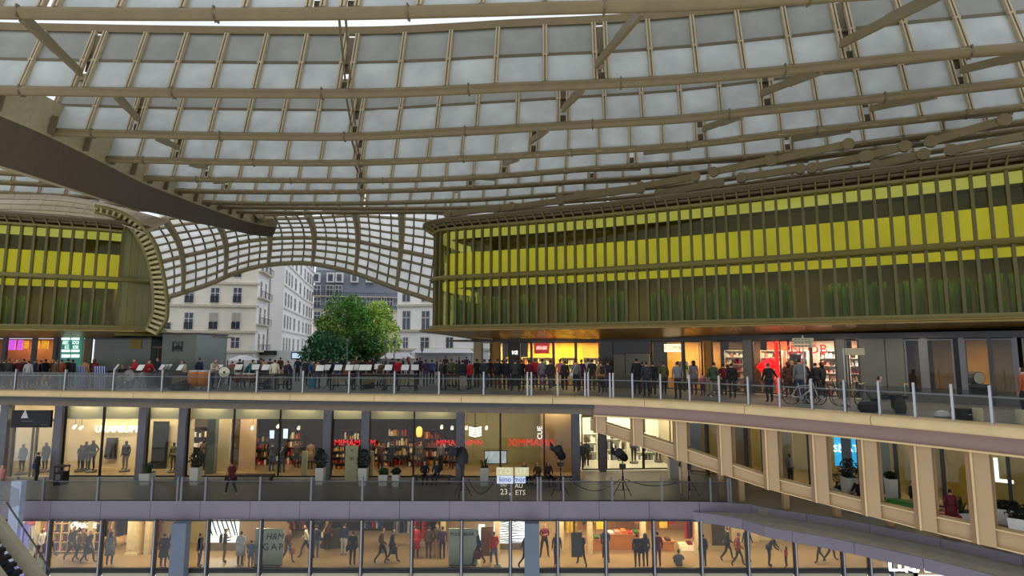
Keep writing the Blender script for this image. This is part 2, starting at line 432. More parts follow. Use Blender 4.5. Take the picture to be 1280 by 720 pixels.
# ================================================================ CANOPY
canopy = thing('canopy_roof', 'great curved roof of tan steel tubes and overlapping frosted glass louvres over the courtyard', 'roof', (0, 30, 12))
TUBES = [  # height over the eye, photo points of the tube
    (10.0, [(-60, 15), (0, 16), (200, 18), (425, 17), (560, 14), (700, 10), (855, 6), (1008, -3), (1280, -22), (1340, -27)]),
    (10.0, [(-40, 112), (0, 113), (215, 116), (430, 117), (539, 114), (643, 109), (753, 105), (855, 99), (993, 87), (1136, 72), (1280, 60), (1350, 54)]),
    (10.0, [(59, 165), (215, 169), (430, 171), (539, 166), (643, 160.6), (753, 154.6), (855, 148.5), (993, 134), (1136, 119), (1280, 102.5), (1350, 95)]),
    (10.2, [(131, 199), (269, 202.6), (430, 204), (593, 198), (727, 190), (855, 182), (993, 166), (1136, 151), (1280, 134), (1350, 126)]),
    (10.6, [(-60, 212), (0, 216), (181, 223), (430, 226), (593, 222), (727, 212), (855, 203.5), (993, 191), (1136, 173), (1280, 153), (1350, 144)]),
    (11.2, [(-60, 224), (0, 228), (220, 238.6), (430, 240), (593, 235), (727, 227), (855, 218), (993, 200), (1136, 182), (1280, 162), (1340, 155)]),
    (11.6, [(-60, 236), (0, 241), (253, 253), (430, 254.5), (593, 250), (727, 241), (855, 231), (993, 212), (1136, 194), (1280, 173)]),
    (12.1, [(-60, 247), (0, 250), (140, 256), (275, 259), (430, 260.5), (573, 260), (727, 251), (855, 240), (993, 221), (1136, 203), (1280, 183)]),
    (12.7, [(-60, 254), (0, 257), (160, 262), (300, 265), (430, 266), (600, 264), (727, 257), (855, 247), (993, 230), (1136, 211), (1280, 192)]),
]
def spline(P, k=6):
    Q = []
    for i in range(len(P) - 1):
        p0, p1, p2, p3 = P[max(i - 1, 0)], P[i], P[i + 1], P[min(i + 2, len(P) - 1)]
        for j in range(k):
            t = j / k
            Q.append(.5 * ((2 * p1) + (p2 - p0) * t + (2 * p0 - 5 * p1 + 4 * p2 - p3) * t * t + (3 * p1 - p0 - 3 * p2 + p3) * t ** 3))
    return Q + [P[-1]]
class Line3:
    def __init__(self, P):
        self.P = P; self.S = [0]
        for a, b_ in zip(P, P[1:]): self.S.append(self.S[-1] + (b_ - a).length)
        self.L = self.S[-1]
    def at(self, s):
        s = min(max(s, 0), self.L)
        for i in range(len(self.P) - 1):
            if s <= self.S[i + 1] or i == len(self.P) - 2:
                return self.P[i].lerp(self.P[i + 1], (s - self.S[i]) / max(self.S[i + 1] - self.S[i], 1e-9))
    def tan(self, s): return (self.at(s + .2) - self.at(s - .2)).normalized()
    def back(self, s):
        t = self.tan(s); return Vector((-t.y, t.x, 0)).normalized()
    def px(self, x):                     # arc length at a photo column
        for i in range(len(self.P) - 1):
            a, b_ = self.P[i], self.P[i + 1]
            pa = 640 + FPX * a.x / (a.y * _c + (a.z - EYE) * _s); pb = 640 + FPX * b_.x / (b_.y * _c + (b_.z - EYE) * _s)
            if pa <= x <= pb: return self.S[i] + (b_ - a).length * (x - pa) / max(pb - pa, 1e-9)
        return None
LINES = [Line3(spline([PZ(px, py, EYE + h) for px, py in pts])) for h, pts in TUBES]
# where the bracing arms meet each tube (photo columns of the gaps between rafters)
GAPS = [
    [62, 395, 438, 770, 1110],
    [100, 430, 752, 1063, 1375],
    [167, 443, 704, 960, 1203],
    [220, 448, 667, 876, 1085],
    [257, 451, 630, 790, 985],
    [282, 452, 588, 740, 930],
    [300, 455, 570, 700, 850],
    [310, 455, 560, 680, 800],
    [330, 455, 550, 650, 760]]
HL, BK = 2.95, .9                       # rise and setback of a louvre
pane_far = MB(); raft_far = MB()
for k, ln in enumerate(LINES):
    R = .19 if k < 3 else .17
    pts = [ln.at(ln.L * i / 60) for i in range(61)]
    b = MB(); b.tube(pts, R, 10); lv = b.build('louvre_tube', STEEL, canopy, smooth=True)
    if k == 0: jts = range(3)
    # sleeve joints along the tube
    s = 2.0
    while s < ln.L and k < 5:
        t = ln.tan(s); p = ln.at(s)
        b = MB(); b.bar(p - t * .025, p + t * .025, R * 1.98, R * 1.98); b.bar(p + Vector((0, 0, -R)), p + Vector((0, 0, -R - .07)), .03, .05); b.build('sleeve_joint', STEEL_D, lv); s += 5.8
    gaps = sorted(g for g in (ln.px(x) for x in GAPS[k]) if g is not None)
    cuts = [0.0]; 
    for g in gaps: cuts += [g - .22, g + .22]
    for g in gaps:
        if k < 6:
            t_ = ln.tan(g); fb_ = ln.at(g) + ln.back(g) * .3 + Vector((0, 0, .3)); ft_ = ln.at(g) + ln.back(g) * .75 + Vector((0, 0, HL - .2))
            b = MB(); b.sheet(fb_ - t_ * .2, fb_ + t_ * .2, fb_.lerp(ft_, .14) + t_ * .2, fb_.lerp(ft_, .14) - t_ * .2, .04); b.sheet(fb_.lerp(ft_, .3) - t_ * .2, fb_.lerp(ft_, .3) + t_ * .2, ft_ + t_ * .2, ft_ - t_ * .2, .04); b.build('closing_plate', STEEL_D, lv)
    cuts.append(ln.L)
    near = k < 5
    # fascia beam on the top edge
    b = MB(); top = []
    N = 60
    for i in range(N + 1):
        s = ln.L * i / N; p = ln.at(s); nb = ln.back(s)
        for o, z in ((-.10, 0), (.16, .05), (.16, .38), (-.10, .33)): b.v.append(tuple(p + nb * (BK + o) + Vector((0, 0, HL + z))))
    for i in range(N):
        for q in range(4): b.f.append((i * 4 + q, i * 4 + (q + 1) % 4, i * 4 + 4 + (q + 1) % 4, i * 4 + 4 + q)); b.m.append(0)
    b.build('top_rail', STEEL, lv)
    trb = MB()
    for i in range(N):
        s0, s1 = ln.L * i / N, ln.L * (i + 1) / N
        f = .47
        a0 = ln.at(s0) + ln.back(s0) * (BK * f + .03) + Vector((0, 0, .22 + (HL - .22) * f)); a1 = ln.at(s1) + ln.back(s1) * (BK * f + .03) + Vector((0, 0, .22 + (HL - .22) * f))
        trb.bar(a0, a1, .10, .12)
    trb.build('transom', STEEL_D, lv)
    def face(s, f, o=0.0):               # a point on the louvre's slope
        return ln.at(s) + ln.back(s) * (.05 + (BK - .05) * f + o) + Vector((0, 0, .22 + (HL - .22) * f))
    for ci in range(0, len(cuts) - 1, 2):
        c0, c1 = cuts[ci], cuts[ci + 1]
        n = max(1, round((c1 - c0) / 1.75)); w = (c1 - c0) / n
        for i in range(n + 1):
            s = c0 + w * i; t = ln.tan(s)
            tgt = MB() if near else raft_far
            for dx in (-.055, .055):
                tgt.bar(face(s, -.03, -.11) + t * dx, face(s, 1.0, -.09) + t * dx, .055, .13, up=-ln.back(s))
            tgt.bar(face(s, -.03, -.06), face(s, 1.0, -.05), .2, .05, up=-ln.back(s))
            tgt.bar(face(s, -.09, -.10) - t * .13, face(s, -.09, -.10) + t * .13, .06, .08)
            tgt.bar(face(s, .45, -.13) - t * .11, face(s, .45, -.13) + t * .11, .1, .08)
            if near: tgt.build('rafter', RAFT, lv)
        for i in range(n):
            s0, s1 = c0 + w * i + .06, c0 + w * (i + 1) - .06
            jit = .0
            for f0, f1, m_ in ((0.0, .46, PANE), (.49, 1.0, PANE_B if k < 5 else PANE)):
                a, b2, c2, d2 = face(s0, f0), face(s1, f0), face(s1, f1), face(s0, f1)
                if near:
                    b = MB(); b.sheet(a, b2, c2, d2, .03); b.build('glass_pane', m_, lv)
                else: pane_far.sheet(a, b2, c2, d2, .03)
o = pane_far.build('far_glass_panes', PANE, canopy); o['kind'] = 'stuff'
o = raft_far.build('far_rafters', RAFT, canopy); o['kind'] = 'stuff'
# bracing arms from tube to tube, through the gaps
def at_px(k, x, dz=0.0, db=0.0):
    s = LINES[k].px(x)
    if s is None: return None
    return LINES[k].at(s) + LINES[k].back(s) * db + Vector((0, 0, dz))
ARMS = [  # (tube, column) -> (tube, column)
    (0, 28, 1, 100), (1, 145, 2, 172), (2, 196, 3, 222), (3, 238, 4, 258), (4, 268, 5, 283),
    (0, 803, 1, 746), (1, 729, 2, 704), (2, 684, 3, 664), (3, 648, 4, 630), (4, 618, 5, 592),
    (0, 1180, 1, 1053), (1, 1027, 2, 953), (2, 927, 3, 880), (3, 862, 4, 806), (4, 800, 5, 740),
    (1, 1310, 2, 1203), (2, 1170, 3, 1090), (3, 1062, 4, 992), (4, 930, 5, 862),
    (3, 1265, 4, 1180), (4, 1150, 5, 1060), (5, 1010, 6, 930), (5, 800, 6, 730)]
for k0, x0, k1, x1 in ARMS:
    p, q = at_px(k0, x0, -.1), at_px(k1, x1, .75, -.05)
    if p is None or q is None: continue
    b = MB(); d = q - p
    b.bar(p, p + d * .5, .14, .34); b.bar(p + d * .5, q, .14, .28); b.build('bracing_arm', STEEL, canopy)
for k in range(0, 6):                    # the twin-rod line near the middle
    x0, x1 = [(428, 434), (436, 441), (442, 446), (446, 449), (449, 451), (451, 452)][k]
    p, q = at_px(k, x0, -.1), at_px(k + 1, x1, .6)
    for dx in (-.1, .1):
        b = MB(); b.bar(p + Vector((dx, 0, 0)), q + Vector((dx, 0, 0)), .06, .14); b.build('bracing_rod', STEEL_D, canopy)

# deep gutter beam that closes the roof on the side of the smaller pavilion
e1 = [PZ(-90, 108, EYE + 10 - .3), PZ(-40, 128, EYE + 9.7)] + [PZ(px, py, EYE + h - .3) for px, py, h in ((0, 145, 10), (59, 170, 10), (131, 205, 10.2), (181, 230, 10.6), (220, 245, 11.2), (253, 258, 11.6), (276, 266, 12.1), (302, 275, 12.5), (328, 282, 12.7), (346, 284, 12.7))]
E1 = Line3(spline(e1, 4))
b = MB(); N = 44
for i in range(N + 1):
    s = E1.L * i / N; p = E1.at(s); f = i / N
    w = 1.5 * (1 - f) + .7 * f
    hgt = 1.9 * (1 - f) + 1.0 * f
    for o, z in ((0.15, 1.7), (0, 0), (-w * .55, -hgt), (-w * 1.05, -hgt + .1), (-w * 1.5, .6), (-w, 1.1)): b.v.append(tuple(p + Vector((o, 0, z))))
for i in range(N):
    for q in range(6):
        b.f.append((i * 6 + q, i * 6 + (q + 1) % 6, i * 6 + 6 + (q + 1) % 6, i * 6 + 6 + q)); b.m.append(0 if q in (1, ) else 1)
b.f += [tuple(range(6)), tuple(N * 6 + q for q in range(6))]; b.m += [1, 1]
gb = b.build('gutter_beam', [M('shaded_gutter_soffit', (84, 72, 54), .6), M('gutter_side', (158, 144, 112), .55)], canopy)  # underside shade is put into its darker colour, the sides stay paler
for i in range(1, 15):                   # scalloped side plates between tube ends
    s = E1.L * i / 15.0; p = E1.at(s); t = E1.tan(s)
    b = MB(); b.bar(p + Vector((.16, 0, .1)) - t * .12, p + Vector((.3, 0, .95)) - t * .12, .1, .25, up=(1, 0, 0)); b.build('side_rib', STEEL_D, gb)

# ================================================================ ARCH OVER THE FAR ENTRANCE
arch = thing('entrance_arch', 'low curved glass and steel arch canopy spanning the far street entrance', 'canopy', (-10, 60, 9))
lo_px = [(150, 392), (205, 373), (259, 356), (291, 342), (322, 333), (354, 329), (386, 329), (420, 335), (452, 344), (494, 360), (545, 377), (600, 398)]
up_px = [(120, 292), (170, 281), (222, 272), (282, 268), (330, 268), (365, 268), (400, 266), (440, 262), (480, 263), (515, 264), (560, 268), (620, 276)]
lo = spline([PY(x, y, 63) for x, y in lo_px], 4); up = spline([PY(x, y, 54) for x, y in up_px], 4)
LO, UP = Line3(lo), Line3(up)
def arch_pt(u, v):                       # u along, v from the lower edge up; bulges outwards
    a, b_ = LO.at(LO.L * u), UP.at(UP.L * u)
    return a.lerp(b_, v) + Vector((0, 1.2, .9)) * math.sin(math.pi * v)
NU, NV = 34, 9
for i in range(NU):
    for j in range(NV):
        u0, u1, v0, v1 = (i + .08) / NU, (i + .92) / NU, (j + .09) / NV, (j + .91) / NV
        if j < 8:
            b = MB(); b.sheet(arch_pt(u0, v0), arch_pt(u1, v0), arch_pt(u1, v1), arch_pt(u0, v1), .05); b.build('arch_pane', PANE_W, arch)
for j in range(NV + 1):
    b = MB(); b.tube([arch_pt(i / NU, j / NV) for i in range(NU + 1)], .17 if j not in (0, 4) else .3, 5); b.build('purlin', RAFT, arch)
b = MB()
for i in range(NU + 1):
    if i % 4 == 2: continue
    b.tube([arch_pt(i / NU, j / NV) for j in range(NV + 1)], .09, 4)
o = b.build('glazing_bars', STEEL_D, arch); o['kind'] = 'stuff'
for i in range(2, NU, 4):
    b = MB(); b.tube([arch_pt(i / NU, j / NV) + Vector((0, -.3, -.1)) for j in range(NV + 1)], [.2 + .022 * j for j in range(NV + 1)], 6); b.build('arch_rib', RAFT, arch)
# ================================================================ GREEN GLASS PAVILIONS
PAV_R = Curve([(-1.5, 41.5), (-3.7, 38.5), (-4.75, 35.6), (-4.4, 34.0), (-3.0, 33.15), (2.66, 31), (8.5, 28.3), (14.6, 25.1), (20.1, 21.9), (24.5, 18.6), (28, 15.4)])
YEL = M('glowing_yellow_partition', (214, 200, 52), .7, 0, .08, .7, emit=.55)  # emission stands in for room light falling on the partition
LGREEN = M('glowing_green_ceiling_edge', (222, 216, 168), .7, 0, .05, 1, emit=.5)  # glow put into the strip in place of lamps lighting it
DGREEN = M('dark_green_curtain', (84, 108, 36), .8, 0, .35, 1.2)
DARKIN = M('dark_interior', (122, 108, 72), .8, 0, .35, .6)
def pavilion(cv, name, label, s0, s1, step, z0=3.7, z1=9.45, zb=6.55, skirt=True, plan=None):
    t = thing(name, label, 'building', tuple(cv.p3((s0 + s1) / 2, z0)))
    n = int((s1 - s0) / step)
    for i in range(n + 1):
        s = s0 + (s1 - s0) * i / n; tn = cv.tan(s); nn = cv.nor(s); T3 = Vector((tn.x, tn.y, 0)); N3 = Vector((nn.x, nn.y, 0))
        for a, b_ in ((z0, zb - .12), (zb + .12, z1)):
            b = MB(); b.obox(cv.p3(s, (a + b_) / 2, .09), T3 * .06, N3 * .10, (0, 0, (b_ - a) / 2)); b.build('fin', BRONZE, t)
            if i < n:
                sm = s + (s1 - s0) / n
                b = MB(); b.strip(cv, s + .05, sm - .05, [(-.02, a), (.0, a), (.0, b_), (-.02, b_)], 1); b.build('glass_pane', GLASS_Y, t)
        b = MB(); b.bar(cv.p3(s, z1 + .05, .1), cv.p3(s, z1 + .42, .78), .07, .12); b.build('cornice_bracket', OLIVE, t)
    b = MB(); b.strip(cv, s0, s1, [(-.1, zb - .13), (.34, zb - .11), (.44, zb), (.34, zb + .11), (-.1, zb + .13)], .6); b.build('middle_band', OLIVE, t)
    b = MB(); b.strip(cv, s0, s1, [(-.1, z1), (.3, z1), (.3, z1 + .12), (-.1, z1 + .12)], .6); b.build('head_rail', OLIVE, t)
    b = MB(); b.strip(cv, s0, s1, [(-.1, z0 - .1), (.36, z0 - .1), (.36, z0), (-.1, z0)], .6); b.build('sill_rail', OLIVE, t)
    for j in range(3):                   # flared cornice slats
        o, z = .36 + .22 * j, z1 + .24 + .12 * j
        b = MB(); b.strip(cv, s0, s1, [(o, z), (o + .13, z + .04), (o + .13, z + .1), (o, z + .06)], .7); b.build('cornice_slat', STEEL_D, t)
    for j in range(5):                   # flared skirt slats
        o, z = .38 + .14 * j, z0 - .12 - .055 * j
        b = MB(); b.strip(cv, s0, s1, [(o - .05, z + .03), (o + .08, z + .005), (o + .08, z - .03), (o - .05, z)], .7); b.build('skirt_slat', OLIVE, t)
    return t
sR0 = PAV_R.hit(549, 360)[0]
pr = pavilion(PAV_R, 'glass_pavilion', 'long yellow green glazed pavilion with bronze fins on the side of the bending gallery', .3, PAV_R.L - .3, .56)
b = MB(); b.strip(PAV_R, .3, PAV_R.L, [(-1.4, 10.55), (-1.1, 10.55), (.82, 9.97), (.82, 9.87), (-1.4, 10.3)], .8); b.build('roof_soffit', M('brown_roof_soffit', (92, 78, 48), .6), pr)
b = MB(); b.strip(PAV_R, .3, PAV_R.L, [(-6.5, 10.65), (-1.1, 10.55), (-1.1, 10.4), (-6.5, 10.5)], 1.2); b.build('roof_deck', STEEL_D, pr)
SOF = M('warm_soffit_plank', (150, 118, 58), .35, .3, .15, 2)
s = .3
while s < PAV_R.L - .8:                   # soffit planks under the pavilion
    e = s + .985
    b = MB()
    pts = [PAV_R.p3(s, 3.32, 1.0), PAV_R.p3(e, 3.32, 1.0), PAV_R.p3(e, 2.86, -3.6), PAV_R.p3(s, 2.86, -3.6)]
    b.hexa([*pts, *[p + Vector((0, 0, .08)) for p in pts]]); b.build('soffit_plank', SOF, pr); s += 1.0
b = MB(); b.strip(PAV_R, .3, PAV_R.L, [(-3.7, 2.97), (1.0, 3.43), (1.0, 3.46), (-3.7, 3.0)], 1); b.build('soffit_backing', SOF, pr)
b = MB(); b.strip(PAV_R, .3, PAV_R.L, [(-1.3, 9.5), (-1.2, 9.5), (-1.2, 10.45), (-1.3, 10.45)], 1); b.build('attic_wall', SOF, pr)
# inside
def inner(cv, t, s0, s1, yel0=0.0):
    b = MB(); b.strip(cv, s0, s1, [(-.62, 6.75), (-.55, 6.75), (-.55, 8.12), (-.62, 8.12)], 1); b.build('glowing_yellow_partition', YEL, t)
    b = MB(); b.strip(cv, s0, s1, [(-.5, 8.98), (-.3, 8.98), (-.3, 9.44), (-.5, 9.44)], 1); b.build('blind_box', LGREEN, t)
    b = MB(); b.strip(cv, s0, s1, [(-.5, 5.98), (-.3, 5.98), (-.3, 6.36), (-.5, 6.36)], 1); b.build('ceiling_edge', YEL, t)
    b = MB(); b.strip(cv, s0, s1, [(-3.6, 3.7), (-3.5, 3.7), (-3.5, 9.45), (-3.6, 9.45)], 1); b.build('inner_wall', DARKIN, t)
    b = MB(); b.strip(cv, s0, s1, [(-3.6, 6.4), (-.1, 6.4), (-.1, 6.7), (-3.6, 6.7)], 1); b.build('upper_floor', DARKIN, t)
    b = MB(); b.strip(cv, s0, s1, [(-3.6, 3.55), (-.1, 3.55), (-.1, 3.7), (-3.6, 3.7)], 1); b.build('lower_floor', DARKIN, t)
    b = MB(); b.strip(cv, s0, s1, [(-3.6, 9.45), (.0, 9.45), (.0, 9.55), (-3.6, 9.55)], 1); b.build('ceiling', DARKIN, t)
    s = s0 + .2; rnd = random.Random(3)
    while s < s1 - 1:
        w = rnd.uniform(.9, 1.5)
        b = MB(); m = int(w / .18)
        for q in range(m):
            sq = s + q * .18
            b.tube([cv.p3(sq, 3.75, -1.25 - .08 * (q % 2)), cv.p3(sq, 5.0 + .5 * rnd.random(), -1.25 - .08 * (q % 2))], .11, 6)
        b.build('curtain', DGREEN, t); s += w + rnd.choice([.1, .3, 1.2])
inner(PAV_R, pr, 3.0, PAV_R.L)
s = 9.0
while s < PAV_R.L:
    for z, w in ((6.34, 34), ):
        p = PAV_R.p3(s, z, -.8); a = PAV_R.tan(s)
        lamp(p.x, p.y, z - .02, 3.2, .08, w, (1, .93, .55), 0, math.atan2(a.y, a.x))
    s += 4.0
# bracing arms with pinned ends above the long pavilion
for x0, y0, x1, y1 in [(700, 249, 800, 236), (723, 244, 801, 234), (801, 233, 869, 221), (824, 242, 899, 229), (892, 215, 962, 200), (927, 222, 1000, 211), (965, 201, 1060, 180), (1015, 210, 1085, 195), (1080, 196, 1131, 183), (1095, 207, 1154, 193), (1164, 177, 1255, 150), (1189, 188, 1290, 168), (620, 262, 700, 251), (560, 268, 640, 258)]:
    n0 = PAV_R.hit(x0, y0); n1 = PAV_R.hit(x1, y1)
    p = PAV_R.p3(n0[0], n0[1], 0); q = PAV_R.p3(n1[0], n1[1], 0)
    b = MB(); b.bar(p, q, .12, .34)
    for e in (p, q):
        nn = PAV_R.nor(n0[0]); nv = Vector((nn.x, nn.y, 0)); b.tube([e - nv * .1, e + nv * .1], .26, 10)
    b.build('pinned_arm', STEEL, canopy)

# smaller pavilion beyond the gutter beam
PAV_L = Curve([(-44, 25.5), (-36, 29.0), (-29.1, 31.9), (-25.6, 33.4), (-24.1, 34.25), (-23.5, 35.3), (-23.4, 36.4), (-23.9, 37.8), (-25.5, 40)])
sl = PAV_L.hit(150, 340)[0]
pl = pavilion(PAV_L, 'glass_pavilion', 'smaller yellow green glazed pavilion with a blank olive rounded end beside the street', .3, sl, .60)
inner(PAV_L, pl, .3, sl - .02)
b = MB(); b.sheet(PAV_L.p3(sl, 3.7, -.04), PAV_L.p3(sl, 3.7, -3.6), PAV_L.p3(sl, 9.45, -3.6), PAV_L.p3(sl, 9.45, -.04), .06); b.build('end_wall', DARKIN, pl)
AP_A = Line3(spline([PY(x, y, 33.6) for x, y in ((-60, 266), (0, 268), (60, 270), (110, 273), (150, 280), (182, 292))], 4)); AP_B = Line3(spline([PY(x, y, 38.5) for x, y in ((-60, 241), (0, 243), (60, 244), (100, 248), (150, 259), (212, 276))], 4))
for i in range(14):
    b = MB(); u0, u1 = (i + .01) / 14, (i + .99) / 14; b.sheet(AP_A.at(AP_A.L * u0), AP_A.at(AP_A.L * u1), AP_B.at(AP_B.L * u1), AP_B.at(AP_B.L * u0), .06); b.build('apron_panel', RAFT, canopy)
for i in range(3):
    f = .25 + .25 * i; b = MB(); b.tube([AP_A.at(AP_A.L * k / 12).lerp(AP_B.at(AP_B.L * k / 12), f) - Vector((0, .2, .12)) for k in range(13)], .09, 6); b.build('apron_purlin', STEEL, canopy)
b = MB(); b.strip(PAV_L, .3, sl + 1, [(-1.4, 10.5), (-1.1, 10.5), (.82, 9.97), (.82, 9.87), (-1.4, 10.25)], .8); b.build('roof_soffit', M('brown_roof_soffit', (92, 78, 48), .6), pl)
s = .3
while s < PAV_L.L - 1.2:
    e = s + .96; b = MB(); pts = [PAV_L.p3(s, 3.32, 1.0), PAV_L.p3(e, 3.32, 1.0), PAV_L.p3(e, 3.02, -2.6), PAV_L.p3(s, 3.02, -2.6)]
    b.hexa([*pts, *[p + Vector((0, 0, .08)) for p in pts]]); b.build('soffit_plank', SOF, pl); s += 1.0
b = MB(); b.strip(PAV_L, .3, sl + .6, [(-1.3, 9.5), (-1.2, 9.5), (-1.2, 10.45), (-1.3, 10.45)], 1); b.build('attic_wall', SOF, pl)
s = sl; i = 0
END_TOP = [(140, 264), (155, 268), (166, 277), (176, 292), (186, 315), (196, 350), (210, 382)]
EP = M('olive_end_panel', (128, 122, 76), .5, .1, .05, .6)
while s < PAV_L.L - .2:                   # blank olive end panels
    e = min(s + .48, PAV_L.L)
    m_ = PAV_L.p3((s + e) / 2, 8); pxm = 640 + FPX * m_.x / (m_.y * _c + (m_.z - EYE) * _s); zt_ = 6.72
    for (xa, ya), (xb, yb) in zip(END_TOP, END_TOP[1:]):
        if xa <= pxm <= xb and s < sl + 5: zt_ = max(6.75, min(10.0, PY(pxm, ya + (yb - ya) * (pxm - xa) / (xb - xa), m_.y).z))
    for a, b_ in ((3.7, 6.42), (6.68, zt_)):
        b = MB(); b.strip(PAV_L, s + .008, e - .008, [(-.06, a), (.02, a), (.02, b_), (-.06, b_)], .3); b.build('end_panel', EP, pl)
    s = e
b = MB(); b.strip(PAV_L, sl, PAV_L.L, [(-.1, 6.42), (.34, 6.44), (.44, 6.55), (.34, 6.66), (-.1, 6.68)], .4); b.build('band_end', OLIVE, pl)
b = MB(); b.strip(PAV_L, sl, PAV_L.L, [(-.4, 3.1), (.9, 3.1), (.4, 3.7), (-.4, 3.7)], .4); b.build('skirt_end', OLIVE, pl)
s = 1.0
while s < sl:
    for z, w in ((6.34, 34), ):
        p = PAV_L.p3(s, z, -.8); a = PAV_L.tan(s); lamp(p.x, p.y, z - .02, 3.2, .08, w, (1, .93, .55), 0, math.atan2(a.y, a.x))
    s += 4.0
# flared fishbone rim around its rounded end
rim_i = spline([PY(x, y, yy) for x, y, yy in ((118, 264, 32.7), (142, 270, 33.4), (160, 281, 34.0), (176, 303, 34.5), (187, 333, 34.9), (192, 368, 35.0), (191, 393, 35.0), (183, 411, 34.8))], 4)
rim_o = spline([PY(x, y, yy) for x, y, yy in ((118, 257, 32.2), (148, 264, 32.9), (174, 280, 33.5), (193, 306, 34.0), (203, 340, 34.4), (208, 375, 34.5), (207, 400, 34.5), (196, 417, 34.3))], 4)
RI, RO = Line3(rim_i), Line3(rim_o)
b = MB(); b.tube(RO.P, .10, 6); b.build('rim_edge', OLIVE, pl)
b = MB(); b.tube(RI.P, .14, 6); b.build('rim_inner_edge', OLIVE, pl)
for i in range(30):
    a, c_ = RI.at(RI.L * i / 29), RO.at(RO.L * i / 29)
    b = MB(); b.bar(a, c_, .10, .16); b.build('rim_slat', M('pale_rim_slat', (190, 176, 130), .5), pl)
b = MB(); pts = [(p + Vector((0, .25, 0))) for p in RI.P]; qts = [p + Vector((0, .25, 0)) for p in RO.P]
for i in range(len(pts) - 1): b.sheet(pts[i], pts[i + 1], qts[i + 1], qts[i], .04)
b.build('rim_backing', OLIVE, pl)
# ================================================================ LOWER GALLERY SHOPFRONTS
W1 = Curve([(-46, 34.6), (-20, 34.4), (4.35, 34.2)], False)
W1B = Curve([(4.45, 36.5), (10.3, 36.8)], False)
W1R = Curve([(10.3, 36.8), (16.5, 31.8), (25.2, 23.9), (31, 18.4)], False)
ZT1 = -.86
def pole(parent, cv, px, py, w, z0, z1, o0, o1, name, mat):
    h = cv.hit(px, py)
    if not h: return
    s = h[0]; t = cv.tan(s); n = cv.nor(s); T3 = Vector((t.x, t.y, 0)); N3 = Vector((n.x, n.y, 0))
    b = MB(); b.obox(cv.p3(s, (z0 + z1) / 2, (o0 + o1) / 2), T3 * w / 2, N3 * (o1 - o0) / 2, (0, 0, (z1 - z0) / 2)); return b.build(name, mat, parent)
def panel(parent, cv, px0, px1, z0, z1, o, name, mat, th=.06, py=555):
    s0, s1 = cv.hit(px0, py), cv.hit(px1, py)
    if not s0 or not s1: return
    b = MB(); b.strip(cv, s0[0], s1[0], [(o - th, z0), (o, z0), (o, z1), (o - th, z1)], 2); return b.build(name, mat, parent)
wl = struct('wall_gallery', (0, 34.3, F1))
wn = 0
def window(cv, px0, px1, z0, z1, py=555, gm=None, o=0.0, frame=BLACK):
    global wn
    wn += 1
    s0, s1 = cv.hit(px0, py)[0], cv.hit(px1, py)[0]
    w = struct('window_%d' % wn, tuple(cv.p3((s0 + s1) / 2, z0, o)))
    b = MB(); b.strip(cv, s0, s1, [(o - .02, z0), (o, z0), (o, z1), (o - .02, z1)], 3); b.build('pane', gm or GLASS, w)
    b = MB()
    for s in (s0, s1): 
        t = cv.tan(s); n = cv.nor(s); b.obox(cv.p3(s, (z0 + z1) / 2, o), Vector((t.x, t.y, 0)) * .03, Vector((n.x, n.y, 0)) * .05, (0, 0, (z1 - z0) / 2))
    b.strip(cv, s0, s1, [(o - .05, z0), (o + .05, z0), (o + .05, z0 + .07), (o - .05, z0 + .07)], 3)
    b.strip(cv, s0, s1, [(o - .05, z1 - .05), (o + .05, z1 - .05), (o + .05, z1), (o - .05, z1)], 3)
    b.build('window_frame', frame, w)
    return w
for a, b_ in ((3, 11), (69, 80), (175, 184), (224, 235), (405, 415), (453, 462), (571, 580), (715, 724)):
    pole(wl, W1, (a + b_) / 2, 555, .46, F1, ZT1, -.15, .3, 'pillar', GREY)
bays = [(-60, 2), (80, 127), (128, 175), (184, 224), (235, 291), (291.5, 349), (349.5, 405), (415, 453), (462, 517), (517.5, 571), (580, 625), (626, 680), (680.5, 715)]
for a, b_ in bays: window(W1, a, b_, F1 + .12, ZT1 - .1)
panel(wl, W1, -60, 722, F1, F1 + .12, .06, 'plinth', M('pale_sill', (176, 166, 140), .5), .3)
panel(wl, W1, -60, 722, ZT1 - .12, ZT1 + .1, .1, 'head_beam', M('brown_grey_soffit', (104, 92, 76), .5), .3)
window(W1B, 726, 748, F1 + .08, -2.0); window(W1B, 758, 803, F1 + .08, -1.9); window(W1B, 804.5, 838, F1 + .08, -1.9)
panel(wl, W1B, 722, 850, -2.0, ZT1, .05, 'bulkhead', BEIGE, .2)
pole(wl, W1B, 752.5, 560, .4, F1, ZT1, -.1, .3, 'pillar', GREY)
